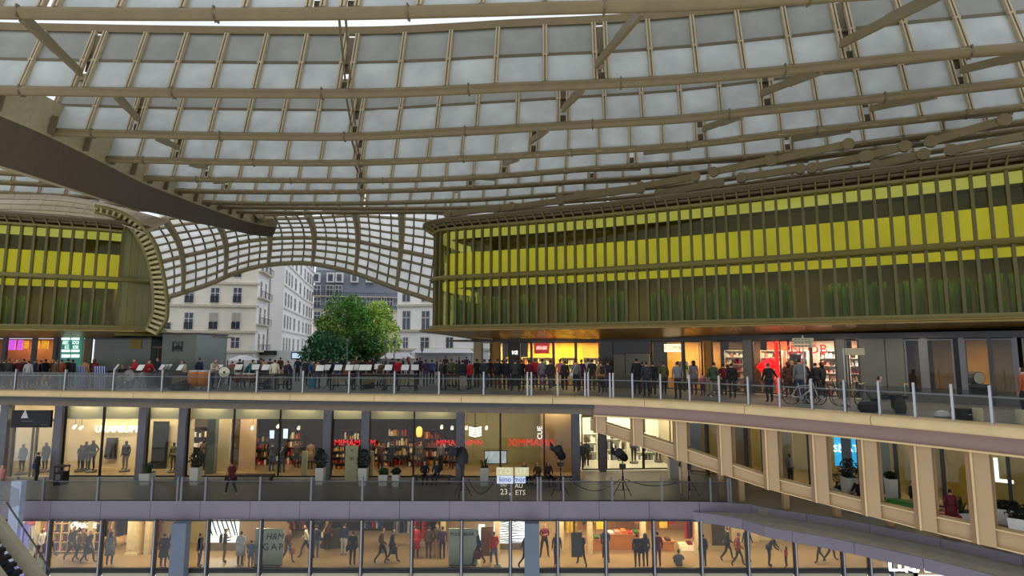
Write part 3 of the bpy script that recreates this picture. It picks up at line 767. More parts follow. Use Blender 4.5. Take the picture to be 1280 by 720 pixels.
# double door of the first shop, under its black sign board
dr = struct('door_1', tuple(W1.p3(W1.hit(40, 570)[0], F1)))
for a, b_ in ((14, 40), (43, 67)):
    s0, s1 = W1.hit(a, 570)[0], W1.hit(b_, 570)[0]
    b = MB(); b.strip(W1, s0 + .08, s1 - .08, [(-.03, F1 + .1), (-.01, F1 + .1), (-.01, -2.05), (-.03, -2.05)], 2); leaf = b.build('door_pane', GLASS, dr)
    b = MB()
    for s in (s0 + .04, s1 - .04): b.obox(W1.p3(s, (F1 - 2) / 2), (.05, 0, 0), (0, .05, 0), (0, 0, (-2 - F1) / 2))
    b.strip(W1, s0, s1, [(-.05, F1), (.05, F1), (.05, F1 + .1), (-.05, F1 + .1)], 2); b.strip(W1, s0, s1, [(-.05, -2.06), (.05, -2.06), (.05, -1.9), (-.05, -1.9)], 2)
    b.build('door_frame', GREY, dr)
    b = MB(); s = s1 - .15 if a < 20 else s0 + .15; b.tube([W1.p3(s, F1 + .9, .08), W1.p3(s, F1 + 1.5, .08)], .02, 6); b.build('door_handle', SILVER, dr)

def text(txt, loc, size, mat, rz=0.0, label=None, cat='sign', name='shop_sign', depth=.03, parent=None, align='CENTER', shear=0.0, spacing=1.0):
    cu = bpy.data.curves.new(name, 'FONT'); cu.body = txt; cu.size = size; cu.extrude = depth; cu.align_x = align; cu.align_y = 'CENTER'; cu.shear = shear
    cu.space_character = spacing; cu.resolution_u = 2
    cu.materials.append(mat)
    tmp = bpy.data.objects.new('tmp', cu); C.objects.link(tmp)
    me = bpy.data.meshes.new_from_object(tmp.evaluated_get(bpy.context.evaluated_depsgraph_get()))
    bpy.data.objects.remove(tmp); bpy.data.curves.remove(cu)
    me.name = name; o = bpy.data.objects.new(name, me); C.objects.link(o)
    if parent is not None:
        off = Vector((0, 0, 0)); q = parent
        while q is not None: off += q.location; q = q.parent
        o.parent = parent; o.location = Vector(loc) - off
    else: o.location = loc
    o.rotation_euler = (math.pi / 2, 0, rz)
    if label: tag(o, label, cat)
    return o
LETTER = M('white_lit_letters', (255, 252, 244), .5, 0, .01, 1, emit=1.6)
LETTER_D = M('dark_print', (40, 40, 40), .6)
RED_LIT = M('red_lit_letters', (235, 28, 30), .5, 0, .03, 1, emit=1.2)
def sgn(px, py, y, h): return PY(px, py, y)

b = MB(); p0, p1 = PY(16, 534, 34.2), PY(67, 512.5, 34.2)
b.box(p0.x, 34.05, p0.z, p1.x, 34.2, p1.z); sb_ = b.build('sign_board', BLACK); tag(sb_, 'black sign board with small white lettering over the double door', 'sign')
q = PY(31, 518, 34.03); b = MB(); b.add([(q.x - .22, 34.03, q.z - .22), (q.x + .22, 34.03, q.z - .22), (q.x, 34.03, q.z + .3), (q.x - .22, 34.05, q.z - .22), (q.x + .22, 34.05, q.z - .22), (q.x, 34.05, q.z + .3)], [(0, 1, 2), (5, 4, 3), (0, 3, 4, 1), (1, 4, 5, 2), (2, 5, 3, 0)])
b.build('white_triangle', WHITE, sb_)
text('- - - - - -', PY(34, 526, 34.03), .18, WHITE, parent=sb_, name='lettering', depth=.005)
text('. . . .', PY(55, 530, 34.03), .18, WHITE, parent=sb_, name='lettering', depth=.005)

# interior shell of the gallery shops
sh = None
b = MB(); b.box(-50, 34.5, F1 - .03, 4.4, 42, F1 + .004); b.build('floor', M('warm_shop_floor', (150, 126, 92), .25, 0, .08, 1))['kind'] = 'structure'
b = MB(); b.box(4.4, 36.9, F1 - .03, 12.2, 43, F1 + .004); b.build('floor', M('pale_shop_floor', (196, 186, 160), .25, 0, .05, 1))['kind'] = 'structure'
b = MB(); b.box(-50, 34.6, -1.0, 12, 43, -.9); b.build('ceiling', M('shop_ceiling', (120, 112, 92), .7))['kind'] = 'structure'
def ipanel(px0, px1, Y_, z0, z1, mat, name='shop_wall', th=.12, parent=sh):
    a, c_ = XY(px0, Y_, (z0 + z1) / 2), XY(px1, Y_, (z0 + z1) / 2)
    b = MB(); b.box(a[0], Y_, z0, c_[0], Y_ + th, z1); o = b.build({'bulkhead': 'trim_bulkhead', 'dark_door': 'door_2', 'doors': 'door_3', 'dark_opening': 'door_4', 'inner_pillar': 'pillar'}.get(name, 'wall_shop'), mat); o['kind'] = 'structure'; return o
def iside(px, Y0, Y1, z0, z1, mat, name='partition'):
    a = XY(px, Y0, (z0 + z1) / 2); b = MB(); b.box(a[0] - .06, Y0, z0, a[0] + .06, Y1, z1); b.build('wall_partition', mat)['kind'] = 'structure'
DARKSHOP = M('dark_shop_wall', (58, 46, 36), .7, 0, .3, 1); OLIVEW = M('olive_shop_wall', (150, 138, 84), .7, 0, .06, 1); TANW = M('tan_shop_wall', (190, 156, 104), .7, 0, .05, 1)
PINKW = M('pinkish_shop_wall', (200, 166, 128), .7, 0, .05, 1); WHITEW = M('white_shop_wall', (238, 232, 208), .7, 0, .03, 1)
ipanel(-60, 232, 37.6, F1, ZT1, CREAM); iside(232, 34.6, 35.4, F1, ZT1, CREAM)
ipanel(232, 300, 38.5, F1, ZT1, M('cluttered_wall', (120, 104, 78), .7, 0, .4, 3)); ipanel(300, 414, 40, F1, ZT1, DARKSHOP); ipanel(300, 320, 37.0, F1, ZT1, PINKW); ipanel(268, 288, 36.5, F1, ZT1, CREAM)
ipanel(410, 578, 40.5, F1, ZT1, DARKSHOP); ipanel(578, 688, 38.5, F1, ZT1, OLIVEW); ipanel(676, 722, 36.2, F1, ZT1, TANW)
ipanel(722, 845, 40.5, F1, ZT1, WHITEW); iside(722, 36.6, 40.5, F1, ZT1, WHITEW); iside(842, 37, 40.5, F1, ZT1, BEIGE)
ipanel(258, 269, 35.6, F1, ZT1, M('green_grey_pillar', (96, 104, 92), .6), 'inner_pillar', .4)
ipanel(190, 209, 37.2, F1, -2.4, BLACK, 'dark_door', .1)
BULK = M('beige_bulkhead', (204, 192, 150), .7, 0, .04, 1)
for a, b_ in ((80, 224), (235, 404), (415, 578)): ipanel(a, b_, 35.0, -1.98, ZT1, BULK, 'bulkhead', .12)
for px, w in ((-20, 70), (40, 60), (104, 90), (150, 90), (205, 70), (262, 70), (310, 60), (360, 40), (430, 35), (490, 45), (545, 45), (600, 45), (650, 45), (697, 60)):
    x, y = XY(px, 36.0, -1.1); lamp(x, y, -1.06, 1.2, .5, w * 1.5, (1, .84, .6))
for px in (104, 150, 204, 262, 320, 377, 434, 490, 545):  # strip lights added only to brighten the beige bulkhead
    x, y = XY(px, 34.7, -1.0); lamp(x, y, -1.02, 1.6, .1, 16, (1, .88, .66))
for px in (740, 785, 820):
    x, y = XY(px, 38.3, -1.1); lamp(x, y, -1.06, 1.4, 1.2, 150, (1, .93, .78))
text('URANIUM', PY(145.5, 536.5, 37.4), .62, LETTER, 0, 'white lit shop name letters on the cream wall above the mannequins', 'sign', 'shop_sign', .04)
# red neon reflections in the dark shop windows, built as glowing letters
for i, (px, tx, w_) in enumerate(((434, 'MIMAM', .5), (462, 'MM', .5), (557, 'MIMA', .48), (591, 'NIMN', .48), (664, 'XIMMAMA', .6))):
    text(tx, PY(px, 553.5, 35.4 if px < 600 else 34.6), w_, RED_LIT, 0, ('red neon reflection built as letters in the window between two close pillars', 'red neon reflection built as letters behind the pillar beside the tall planter', 'red neon reflection built as letters in the dark shop beside the covered light', 'red neon reflection built as letters below the white chevron lamp', 'long red neon reflection built as lettering on the olive wall, cut by a mullion')[i], 'sign', 'neon_or_reflection', .02)
# chevron lamp, screens and small ceiling spots
t = thing('chevron_lamp', 'white lamp of stacked chevrons hanging above red letters', 'lamp', tuple(PY(594, 541, 36.5)))
for i in range(4):
    p = PY(594, 536 + 3.2 * i, 36.5); b = MB(); b.bar(p + Vector((-.4, 0, .1)), p, .05, .1); b.bar(p, p + Vector((.4, 0, .1)), .05, .1); b.build('chevron', LETTER, t)
p = PY(594, 534, 36.5); b = MB(); b.box(p.x - .03, 36.47, p.z, p.x + .03, 36.53, -.9); b.build('hanger', BLACK, t)
def screen(px0, px1, py0, py1, Y_, mat, label, name='display_screen', legs=True):
    a, c_ = PY(px0, py1, Y_), PY(px1, py0, Y_)
    t = thing(name, label, 'screen', ((a.x + c_.x) / 2, Y_, a.z))
    b = MB(); b.box(a.x, Y_ - .03, a.z, c_.x, Y_, c_.z); b.build('screen_face', mat, t)
    b = MB(); b.box(a.x - .05, Y_, a.z - .05, c_.x + .05, Y_ + .08, c_.z + .05); b.build('casing', BLACK, t)
    return t
BLUEWH = M('bluish_white_light', (190, 215, 255), .5, 0, .1, 2, emit=1.3)
screen(337, 343, 538, 548, 38.6, BLUEWH, 'narrow bluish lit screen deep in the dark shop by two big jackets'); screen(354, 360, 536, 548, 38.6, BLUEWH, 'second bluish lit screen deep in the dark shop')
screen(606, 633, 564, 579, 36.4, M('pale_blue_screen', (190, 205, 215), .5, 0, .2, 3, emit=.5), 'pale landscape screen behind the tall potted plant')
# white-lettered vertical sign beside the red letters
text('U', PY(675, 537, 34.7), .5, LETTER, 0, None, parent=None, name='vertical_sign', depth=.02, label='white lit letter hung over the red lettering') if False else None
t = text('CUE', PY(675, 541, 34.7), .42, LETTER, 0, 'white vertical lit sign at the end of the red lettering', 'sign', 'vertical_sign', .02); t.rotation_euler = (math.pi / 2, -math.pi / 2, 0)

# ---- bending side of the lower gallery
wr = struct('wall_gallery_bend', tuple(W1R.p3(W1R.L / 2, F1)))
def rp(px, py, w, name, mat, o0=-.1, o1=.25): pole(wr, W1R, px, py, w, F1, ZT1, o0, o1, name, mat)
for px in (862, 886, 935, 956, 1014, 1076, 1122, 1180, 1262): rp(px, 600, .14, 'mullion', GREY_D)
for a, b_ in ((846, 861), (863, 885), (887, 934), (936, 955), (957, 1013), (1015, 1075), (1077, 1121), (1123, 1179), (1181, 1261), (1263, 1330)): window(W1R, a, b_, F1 + .1, -1.2, 600, frame=GREY_D)
panel(wr, W1R, 846, 1330, -1.2, ZT1 + .1, .08, 'head_beam', BEIGE, .3, 600)
b = MB(); b.strip(W1R, 0, W1R.L, [(-6, F1 + .005), (-.1, F1 + .005), (-.1, F1 + .03), (-6, F1 + .03)], 2); b.build('shop_floor', M('warm_shop_floor', (150, 126, 92), .25), wr)
b = MB(); b.strip(W1R, 0, W1R.L, [(-6, -1.0), (-.1, -1.0), (-.1, -.9), (-6, -.9)], 2); b.build('shop_ceiling', M('shop_ceiling', (120, 112, 92), .7), wr)
def rpanel(px0, px1, o, z0, z1, mat, name='shop_wall', py=600):
    panel(wr, W1R, px0, px1, z0, z1, o, name, mat, .1, py)
rpanel(846, 1330, -4.5, F1, ZT1, OLIVEW)
rpanel(905, 933, -1.2, F1, ZT1, TANW); rpanel(958, 985, -1.4, F1, ZT1, CREAM); rpanel(1080, 1108, -1.5, F1, ZT1, M('grey_green_wall', (128, 122, 92), .7)); rpanel(1125, 1160, -2, F1, ZT1, OLIVEW)
rpanel(1182, 1205, -1.5, F1, ZT1, M('yellow_wall', (200, 170, 80), .7)); rpanel(1206, 1222, -1.5, F1, ZT1, M('rose_wall', (150, 92, 84), .7)); rpanel(1222, 1262, -2, F1, ZT1, OLIVEW)
for px in (875, 925, 975, 1045, 1100, 1150, 1210, 1280):
    h = W1R.hit(px, 560); p = W1R.p3(h[0], -1.06, -1.5); a = W1R.tan(h[0]); lamp(p.x, p.y, p.z, 1.6, .6, 60, (1, .82, .5), 0, math.atan2(a.y, a.x))
BLUE_SC = M('cyan_lit_screen', (40, 176, 235), .5, 0, .05, 1, emit=1.0)
h0, h1 = W1R.hit(1041, 560)[0], W1R.hit(1080, 560)[0]
pa, pb = W1R.p3(h0, 0, -.35), W1R.p3(h1, 0, -.35); zs0 = W1R.hit(1060, 585)[1]; zs1 = W1R.hit(1060, 543)[1]
t = thing('advertising_screen', 'bright cyan lit advertising screen with white letters behind the potted plants', 'screen', tuple((pa + pb) / 2 + Vector((0, 0, zs0))))
b = MB(); b.sheet(pa + Vector((0, 0, zs0)), pb + Vector((0, 0, zs0)), pb + Vector((0, 0, zs1)), pa + Vector((0, 0, zs1)), .1); b.build('screen_face', BLUE_SC, t)
ang = math.atan2(pb.y - pa.y, pb.x - pa.x)
for px, tx in ((1046.5, 'SL'), (1067, 'VATIC')):
    hh, zz = W1R.hit(px, 562); text(tx, W1R.p3(hh, zz, -.22), .52, LETTER, ang, parent=t, name='lettering', depth=.02)
b = MB(); hh = W1R.hit(1057, 560)[0]; b.obox(W1R.p3(hh, -3.0, -.2), (pb - pa).normalized() * .22, (.1, .1, 0), (0, 0, 2.2)); b.build('dark_divider', GREY_D, t)
t = text('L', W1R.p3(W1R.hit(1252, 590)[0], W1R.hit(1252, 592)[1], -.5), 1.6, LETTER, math.radians(-40), 'tall white lit letter in the window above the long planters', 'sign', 'shop_sign', .04)

# ================================================================ LOWEST LEVEL: glass front, shops behind
GZ0, GZ1 = -8.62, -6.26
W2 = Curve([(-32, 29.25), (0, 29.22), (14.2, 29.2), (20, 29.2)], False)
w2 = struct('wall_concourse', (0, 29.2, F2))
MULL2 = [5, 62, 127, 194, 260, 326, 389, 452, 515, 577, 638, 697, 757, 817, 876, 934, 993, 1052, 1085, 1113, 1143, 1180]
for px in MULL2: pole(w2, W2, px, 680, .14, -10.2, GZ1 + .02, -.06, .14, 'mullion', GREY_D); pole(w2, W2, px, 680, .05, -10.2, GZ1 + .02, .14, .17, 'mullion_edge', SILVER)
for a, b_ in zip(MULL2, MULL2[1:]): window(W2, a + 1.5, b_ - 1.5, GZ0, GZ1, 680, frame=GREY_D)
panel(w2, W2, -20, 1200, -8.76, -8.6, .1, 'dark_sill', BLACK, .3, 708)
LOWG = M('pale_frit_panel', (164, 156, 130), .3, 0, .05, 1)
for a, b_ in zip(MULL2, MULL2[1:]): panel(w2, W2, a + 1.5, b_ - 1.5, -10.2, -8.78, .02, 'frit_panel', LOWG, .06, 714)
for a, b_, l in ((222, 238, 'c'), (656.5, 672.5, 'd')): pole(w2, W2, (a + b_) / 2, 680, .72, -10.2, -6.27, .1, .55, 'column', M('slate_blue_column', (96, 108, 122), .5, 0, .05, 1))
b = MB(); b.box(-32, 29.3, F2 - .1, 22, 42, F2); o = b.build('floor', M('polished_beige_floor', (168, 142, 104), .18, 0, .06, .8)); o['kind'] = 'structure'
b = MB(); b.box(-32, 29.4, -6.29, 22, 42, -6.265); o = b.build('ceiling', M('concourse_ceiling', (150, 138, 112), .6)); o['kind'] = 'structure'
s2 = None
def shop2(px0, px1, Y_, mat, z0=F2, z1=-6.29, name='shop_wall', th=.12): return ipanel(px0, px1, Y_, z0, z1, mat, name, th, s2)
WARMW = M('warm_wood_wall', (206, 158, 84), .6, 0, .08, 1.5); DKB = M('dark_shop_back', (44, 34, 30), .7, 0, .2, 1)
shop2(-20, 62, 34.0, M('plum_shop_wall', (96, 70, 86), .7)); shop2(62, 126, 32.4, WARMW); shop2(126, 186, 35.0, M('golden_shop_wall', (176, 132, 70), .7)); shop2(186, 200, 33.5, M('brown_autumn_panel', (140, 72, 40), .7, 0, .5, 6))
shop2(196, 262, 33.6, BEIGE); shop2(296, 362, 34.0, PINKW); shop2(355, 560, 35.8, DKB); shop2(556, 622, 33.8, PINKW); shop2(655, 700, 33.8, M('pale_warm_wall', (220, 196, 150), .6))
shop2(696, 880, 36.0, M('red_brown_shop_back', (150, 104, 60), .7, 0, .2, 1)); shop2(872, 1160, 34.0, CREAM)
for px in (62, 126, 196, 556, 622, 700, 735, 800, 866): 
    x, y = XY(px, 32.5, -7.5); b = MB(); b.box(x - .14, 31.7, F2, x + .14, 32.0, -6.29); b.build('pillar', M('pale_warm_wall', (220, 196, 150), .6))['kind'] = 'structure'
shop2(890, 906, 33.2, M('dark_opening', (58, 46, 34), .7), F2, -6.7, 'dark_opening', .1); shop2(914, 948, 33.8, M('pale_warm_wall', (220, 196, 150), .6), F2, -7.0, 'doors', .1)
for px in range(0, 1100, 62):
    x, y = XY(px + 12, 30.9, -6.3); lamp(x, y, -6.32, 1.2, .4, 62 if not 360 < px < 560 else 34, (1, .80, .52))
for px in (93, 150, 715, 765, 840): x, y = XY(px, 33.8, -6.3); lamp(x, y, -6.32, 1.4, .6, 90, (1, .78, .45))
for px in (400, 470, 530): x, y = XY(px, 33.8, -6.3); lamp(x, y, -6.32, 1.2, .6, 34, (1, .85, .65))
# right-hand signs at the lowest level
text('LES', PY(1127, 706, 29.0), .95, LETTER, 0, 'white lit sign letters low in the corner beneath the ledge', 'sign', 'shop_sign', .05)
text('HALLES', PY(1164, 709, 29.0), .8, LETTER, 0, 'second group of white lit letters, cut by the ledge', 'sign', 'shop_sign', .05)

# ================================================================ PLAZA SHOPFRONTS under the long pavilion
SF = Curve([(-4.5, 38.2), (-2.3, 36.4), (1.0, 35.4), (5.8, 33.9), (9.3, 31.5), (12.7, 28.4), (15.6, 26.2), (17.8, 24.3), (20.1, 22.3), (27, 15.8)])
H0 = 2.74
ws = struct('wall_plaza_shops', tuple(SF.p3(SF.L / 2, 0)))
def sp(px0, px1, z0, z1, o, mat, name='shop_wall', th=.1): return panel(ws, SF, px0, px1, z0, z1, o, name, mat, th, 455)
sp(590, 1400, H0, 3.0, .08, GREY_D, 'header', .4)
GL_P = M('grey_metal_panel', (104, 104, 98), .45, .2, .05, 1)
for a, b_ in ((592, 603), (1046, 1057)): sp(a, b_, 0, H0, .02, BEIGE if a < 600 else GL_P, 'wall_panel')
sp(930, 941, 0, H0, .1, GL_P, 'pier', .3)
for a, b_ in ((1075, 1107), (1108, 1131)): sp(a, b_, 0, H0, .02, GL_P, 'wall_panel')
DARKG = M('dark_window_glass', (34, 30, 24), .15, 0, .2, 1)
sp(750, 766, 0, H0, .0, DARKG, 'dark_window'); sp(767, 781, 1.95, H0, .02, DARKG, 'dark_window'); sp(781, 813, 2.05, H0, .02, DARKG, 'transom_light'); sp(782, 812, 0, 2.02, .02, GL_P, 'metal_door'); sp(767, 781, 0, 1.95, .02, GL_P, 'metal_door')
gbays = [(603, 613, (250, 225, 160)), (625, 636, (255, 214, 60)), (650, 664, (240, 180, 60)), (665, 691, (250, 180, 60)), (693, 719, (250, 200, 50)), (721, 749, (236, 176, 70)), (816, 853, (224, 170, 80)), (856, 878, (196, 142, 70)), (891, 930, (110, 88, 60)), (942, 970, (240, 120, 70)), (976, 1014, (214, 160, 136)), (1015, 1045, (200, 180, 160)), (1058, 1074, (206, 160, 120)), (1133, 1151, (66, 58, 42)), (1160, 1192, (104, 82, 46)), (1207, 1237, (180, 128, 50)), (1240, 1268, (92, 80, 62)), (1281, 1330, (80, 66, 52))]
for i, (a, b_, c_) in enumerate(gbays):
    window(SF, a, b_, .05 if a < 1130 else .35, H0 - .04, 455, frame=GREY_D if a < 1130 else GREY)
    sp(a - 1, b_ + 1, 0, H0, -2.3 if b_ < 1130 else -3.2, M('plaza_shop_%d' % i, c_, .7, 0, .15, 1.5), 'shop_back_wall')
for a, b_ in zip([g[1] for g in gbays], [g[0] for g in gbays][1:]):
    if b_ - a < 4: pole(ws, SF, (a + b_) / 2, 455, .12, 0, H0, -.1, .1, 'mullion', GREY_D)
sp(613, 625, 0, H0, -.1, M('honey_wood_panel', (178, 124, 48), .5, 0, .1, 2), 'wood_panel'); sp(636, 650, 0, H0, .0, M('dark_script_panel', (60, 54, 46), .5), 'dark_panel'); sp(879, 889, 0, H0, -.1, M('honey_wood_panel', (178, 124, 48), .5), 'wood_panel')
sp(1132, 1400, 0, .34, .05, GL_P, 'low_plinth', .3); sp(1152, 1160, .3, H0, .06, GREY, 'wide_frame', .2); sp(1193, 1200, .3, H0, .02, BLACK, 'black_panel'); sp(1200, 1206, .3, H0, .06, GREY, 'wide_frame', .2); sp(1269, 1274, .3, H0, .06, GREY, 'wide_frame', .2)
b = MB(); b.strip(SF, 0, SF.L, [(-4.7, -.05), (-4.55, -.05), (-4.55, 2.9), (-4.7, 2.9)], 2); b.build('rear_wall', M('dim_rear_wall', (70, 60, 46), .8), ws)
b = MB(); b.strip(SF, 0, SF.L, [(-4.5, 2.78), (.0, 2.78), (.0, 2.9), (-4.5, 2.9)], 2); b.build('shop_ceiling', M('shop_ceiling', (120, 112, 92), .7), ws)
for px, w, c_ in ((608, 25, (1, .85, .6)), (631, 45, (1, .8, .3)), (657, 40, (1, .8, .3)), (678, 60, (1, .75, .3)), (706, 60, (1, .8, .25)), (735, 50, (1, .75, .35)), (834, 50, (1, .75, .4)), (866, 36, (1, .75, .4)), (910, 18, (1, .75, .4)), (956, 60, (1, .5, .3)), (995, 60, (1, .72, .6)), (1030, 60, (1, .85, .75)), (1066, 36, (1, .8, .7)), (1222, 24, (1, .75, .3)), (1176, 10, (1, .75, .4)), (1255, 10, (1, .8, .5))):
    s = SF.hit(px, 455)[0]; p = SF.p3(s, 2.7, -1.0); a = SF.tan(s); lamp(p.x, p.y, 2.72, 1.0, .5, w * 1.6, c_, 0, math.atan2(a.y, a.x))
for px in (700, 830, 960, 1050, 1150):      # soffit downlights
    s = SF.hit(px, 440)[0]; p = SF.p3(s, 3, 1.6); lamp(p.x, p.y, 2.98, .5, .25, 28, (1, .8, .5))
def fsign(px, py, txt, size, mat, label, o=-.12, name='shop_sign', **kw):
    s, z = SF.hit(px, py); a = SF.tan(s); return text(txt, SF.p3(s, z, o), size, mat, math.atan2(a.y, a.x), label, 'sign', name, .02, **kw)
def fit(o, sx): o.scale = (sx, 1, 1); return o
def fboard(px0, px1, py0, py1, o, mat, label, name='sign_board', th=.05):
    s0, s1 = SF.hit(px0, 440)[0], SF.hit(px1, 440)[0]; m = (px0 + px1) / 2; zt, zb = SF.hit(m, py0)[1], SF.hit(m, py1)[1]
    b = MB(); b.strip(SF, s0, s1, [(o - th, zb), (o, zb), (o, zt), (o - th, zt)], 1); o_ = b.build(name, mat); return tag(o_, label, 'sign') if label else o_
fb = fboard(667, 686, 428, 442, -.14, M('red_sign_board', (206, 24, 22), .5, 0, .03, 1, emit=.5), 'red shop sign with slanted white letters in the yellow shop window')
s, z = SF.hit(676.5, 435); fit(text('LEGO LEGO', SF.p3(s, z, -.1), .30, LETTER, math.atan2(SF.tan(s).y, SF.tan(s).x), parent=fb, name='lettering', shear=.25, depth=.01), .42)
fsign(643, 440, 'va', .5, LETTER, 'white script letters on the dark panel beside the yellow window', .04, shear=.3)
t = fboard(829, 851, 430, 440, -.14, M('white_lit_board', (255, 246, 214), .5, 0, .03, 1, emit=1.3), 'rounded white lit sign in the amber window next to the metal door')
s, z = SF.hit(840, 435); text('COMA', SF.p3(s, z, -.1), .34, M('pale_print', (214, 196, 150), .6), math.atan2(SF.tan(s).y, SF.tan(s).x), parent=t, name='lettering', depth=.01)
fsign(992, 437, '(N', .62, RED_LIT, 'red lit sign letters above the pink shop entrance, before the signpost', .06)
fsign(1022, 437, 'OB', .62, RED_LIT, 'red lit sign letters above the pink shop entrance, after the signpost', .06)
s, z = SF.hit(991.5, 453); t = fboard(984, 999, 443, 462, -.4, M('dark_promo_panel', (62, 44, 38), .6), 'dark hanging panel with a red line of lettering in the pink shop'); text('- - - - - -', SF.p3(s, z, -.36), .3, RED_LIT, math.atan2(SF.tan(s).y, SF.tan(s).x), parent=t, name='lettering', depth=.005)
s, z0_ = SF.hit(973, 470); b = MB(); a = SF.tan(s); b.tube([SF.p3(s, .1, .12), SF.p3(s, 2.6, .12)], .09, 8); tag(b.build('red_light_post', RED_LIT), 'vertical red lit strip between the orange window and the pink shop', 'light')
# scarlet splash display in the orange window
s, z = SF.hit(957, 459); b = MB(); T_ = Vector((SF.tan(s).x, SF.tan(s).y, 0))
for i in range(9): b.bar(SF.p3(s, z - .3 + .07 * i, -.25) - T_ * (.5 - .06 * abs(i - 4)), SF.p3(s, z - .1 + .07 * i, -.25) + T_ * (.5 - .06 * abs(i - 4)), .04, .1)
tag(b.build('neon_or_reflection', RED_LIT), 'bright red slanting neon scrawl in the orange shop window', 'sign')
# shelves with goods inside the plaza shops
def shelf_unit(cv, px, py, w, o, z0, h, rows, mat, goods, label, cat='shelf', rnd=None):
    rnd = rnd or random.Random(int(px * 7)); s, _ = cv.hit(px, py); a = cv.tan(s)
    t = thing('display_shelf', label, cat, tuple(cv.p3(s, z0, o)), math.atan2(a.y, a.x))
    b = MB(); b.box(-w / 2, .16, 0, w / 2, .2, h); b.box(-w / 2 - .03, -.16, 0, -w / 2, .2, h); b.box(w / 2, -.16, 0, w / 2 + .03, .2, h); b.build('carcass', mat, t, local=True)
    for r in range(rows + 1):
        b = MB(); z = h * r / rows; b.box(-w / 2, -.16, z - .02, w / 2, .16, z + .01); b.build('shelf_board', mat, t, local=True)
    g = MB()
    for r in range(rows):
        x = -w / 2 + .05
        while x < w / 2 - .12:
            ww, hh = rnd.uniform(.06, .16), rnd.uniform(.35, .8) * h / rows
            g.box(x, -.1, h * r / rows + .012, x + ww, .12, h * r / rows + hh, rnd.randrange(len(goods))); x += ww + rnd.uniform(.01, .08)
    o_ = g.build('shelf_goods', goods, t, local=True); o_['kind'] = 'stuff'
    return t
GOODS_Y = [M('goods_red', (200, 50, 30)), M('goods_cream', (240, 224, 180)), M('goods_orange', (226, 130, 40)), M('goods_dark', (70, 50, 36)), M('goods_green', (70, 120, 50)), M('goods_white', (240, 236, 226))]
GOODS_P = [M('goods_white', (240, 236, 226)), M('goods_pink', (214, 150, 140)), M('goods_dark', (70, 50, 36)), M('goods_cream', (240, 224, 180)), M('goods_crimson', (150, 30, 46))]
for px, lab in ((631, 'goods shelf behind the narrow yellow window'), (656, 'goods shelf between dark script panel and red sign'), (678, 'goods shelf under the red shop sign'), (706, 'goods shelf in the yellow window after the red sign'), (735, 'goods shelf with a green box at the end of the yellow shop')):
    shelf_unit(SF, px, 455, 1.1 if px > 640 else .5, -1.5, 0, 1.75, 4, M('shelf_cream', (232, 206, 140), .6), GOODS_Y, lab)
for px, w, lab in ((608, .5, 'tall cream shelf at the corner of the plaza shops'), (990, .9, 'white goods shelf in the pink shop'), (1035, 1.0, 'white goods shelf on the far side of the signpost'), (1066, .55, 'crowded bright shelf before the grey metal panels'), (908, 1.2, 'dim shelf of small bright goods beside the grey pier'), (955, 1.0, 'goods shelf in the orange window')):
    shelf_unit(SF, px, 455, w, -1.4, 0, 2.2, 6, M('shelf_white', (226, 214, 196), .6), GOODS_P, lab)
shelf_unit(SF, 842, 460, .7, -1.4, 0, 1.6, 3, M('shelf_cream', (232, 206, 140), .6), GOODS_Y, 'amber lit shelf under the rounded white sign')
# plaza shops beneath the smaller pavilion
PL = 37.5
w3 = struct('wall_plaza_far', (-32, PL, 0))
def fp(px0, px1, z0, z1, Y_, mat, name, th=.1):
    a, c_ = XY(px0, Y_, (z0 + z1) / 2), XY(px1, Y_, (z0 + z1) / 2); b = MB(); b.box(a[0], Y_, z0, c_[0], Y_ + th, z1); return b.build(name, mat, w3)
fp(-70, 108, 3.05, 3.4, PL - .2, GREY_D, 'header', .4)
fp(-70, 108, 0, 3, PL + 2.2, M('amber_far_wall', (150, 96, 44), .7, 0, .3, 1), 'shop_back_wall')
for px in (2, 39, 66, 73): 
    x, _y = XY(px, PL); b = MB(); b.box(x - .12, PL - .1, 0, x + .12, PL + .1, 3); b.build('pier', GREY_D, w3)
fp(104, 113, 0, 3.0, PL - .6, M('olive_grey_wall', (96, 92, 72), .6), 'wall_panel')
MAG = M('magenta_lit_panel', (206, 84, 214), .5, 0, .1, 1.5, emit=.9)
for i, (a, b_) in enumerate(((5, 20), (22, 29))):
    p, q = PY(a, 437.5, PL + .6), PY(b_, 425, PL + .6); b = MB(); b.box(p.x, PL + .55, p.z, q.x, PL + .62, q.z); tag(b.build('light_box', MAG), ('wide magenta lit panel in the shop by the frame edge', 'narrow magenta lit panel beside the wide one')[i], 'light panel')
AMB = M('amber_lit_panel', (236, 160, 40), .5, 0, .3, 4, emit=.7)
for i, (a, b_) in enumerate(((30, 36), (43, 50), (52, 61))):
    p, q = PY(a, 436, PL + .6), PY(b_, 426, PL + .6); b = MB(); b.box(p.x, PL + .55, p.z, q.x, PL + .62, q.z); tag(b.build('light_box', AMB), ('amber lit panel next to the magenta ones', 'pinkish amber lit panel after the dark pier', 'amber lit panel beside the pale door')[i], 'light panel')
TEAL = M('teal_lit_frame', (60, 130, 116), .5, 0, .05, 1, emit=.35); PALEG = M('pale_mint_light', (214, 244, 230), .5, 0, .03, 1, emit=1.2)
p, q = PY(75, 448, PL - .3), PY(104, 420.5, PL - .3)
t = thing('lit_shop_window', 'mint green lit shop window with white letters', 'window', ((p.x + q.x) / 2, PL - .3, 0))
b = MB(); b.box(p.x, PL - .3, 0, q.x, PL - .2, q.z); b.build('backing', TEAL, t)
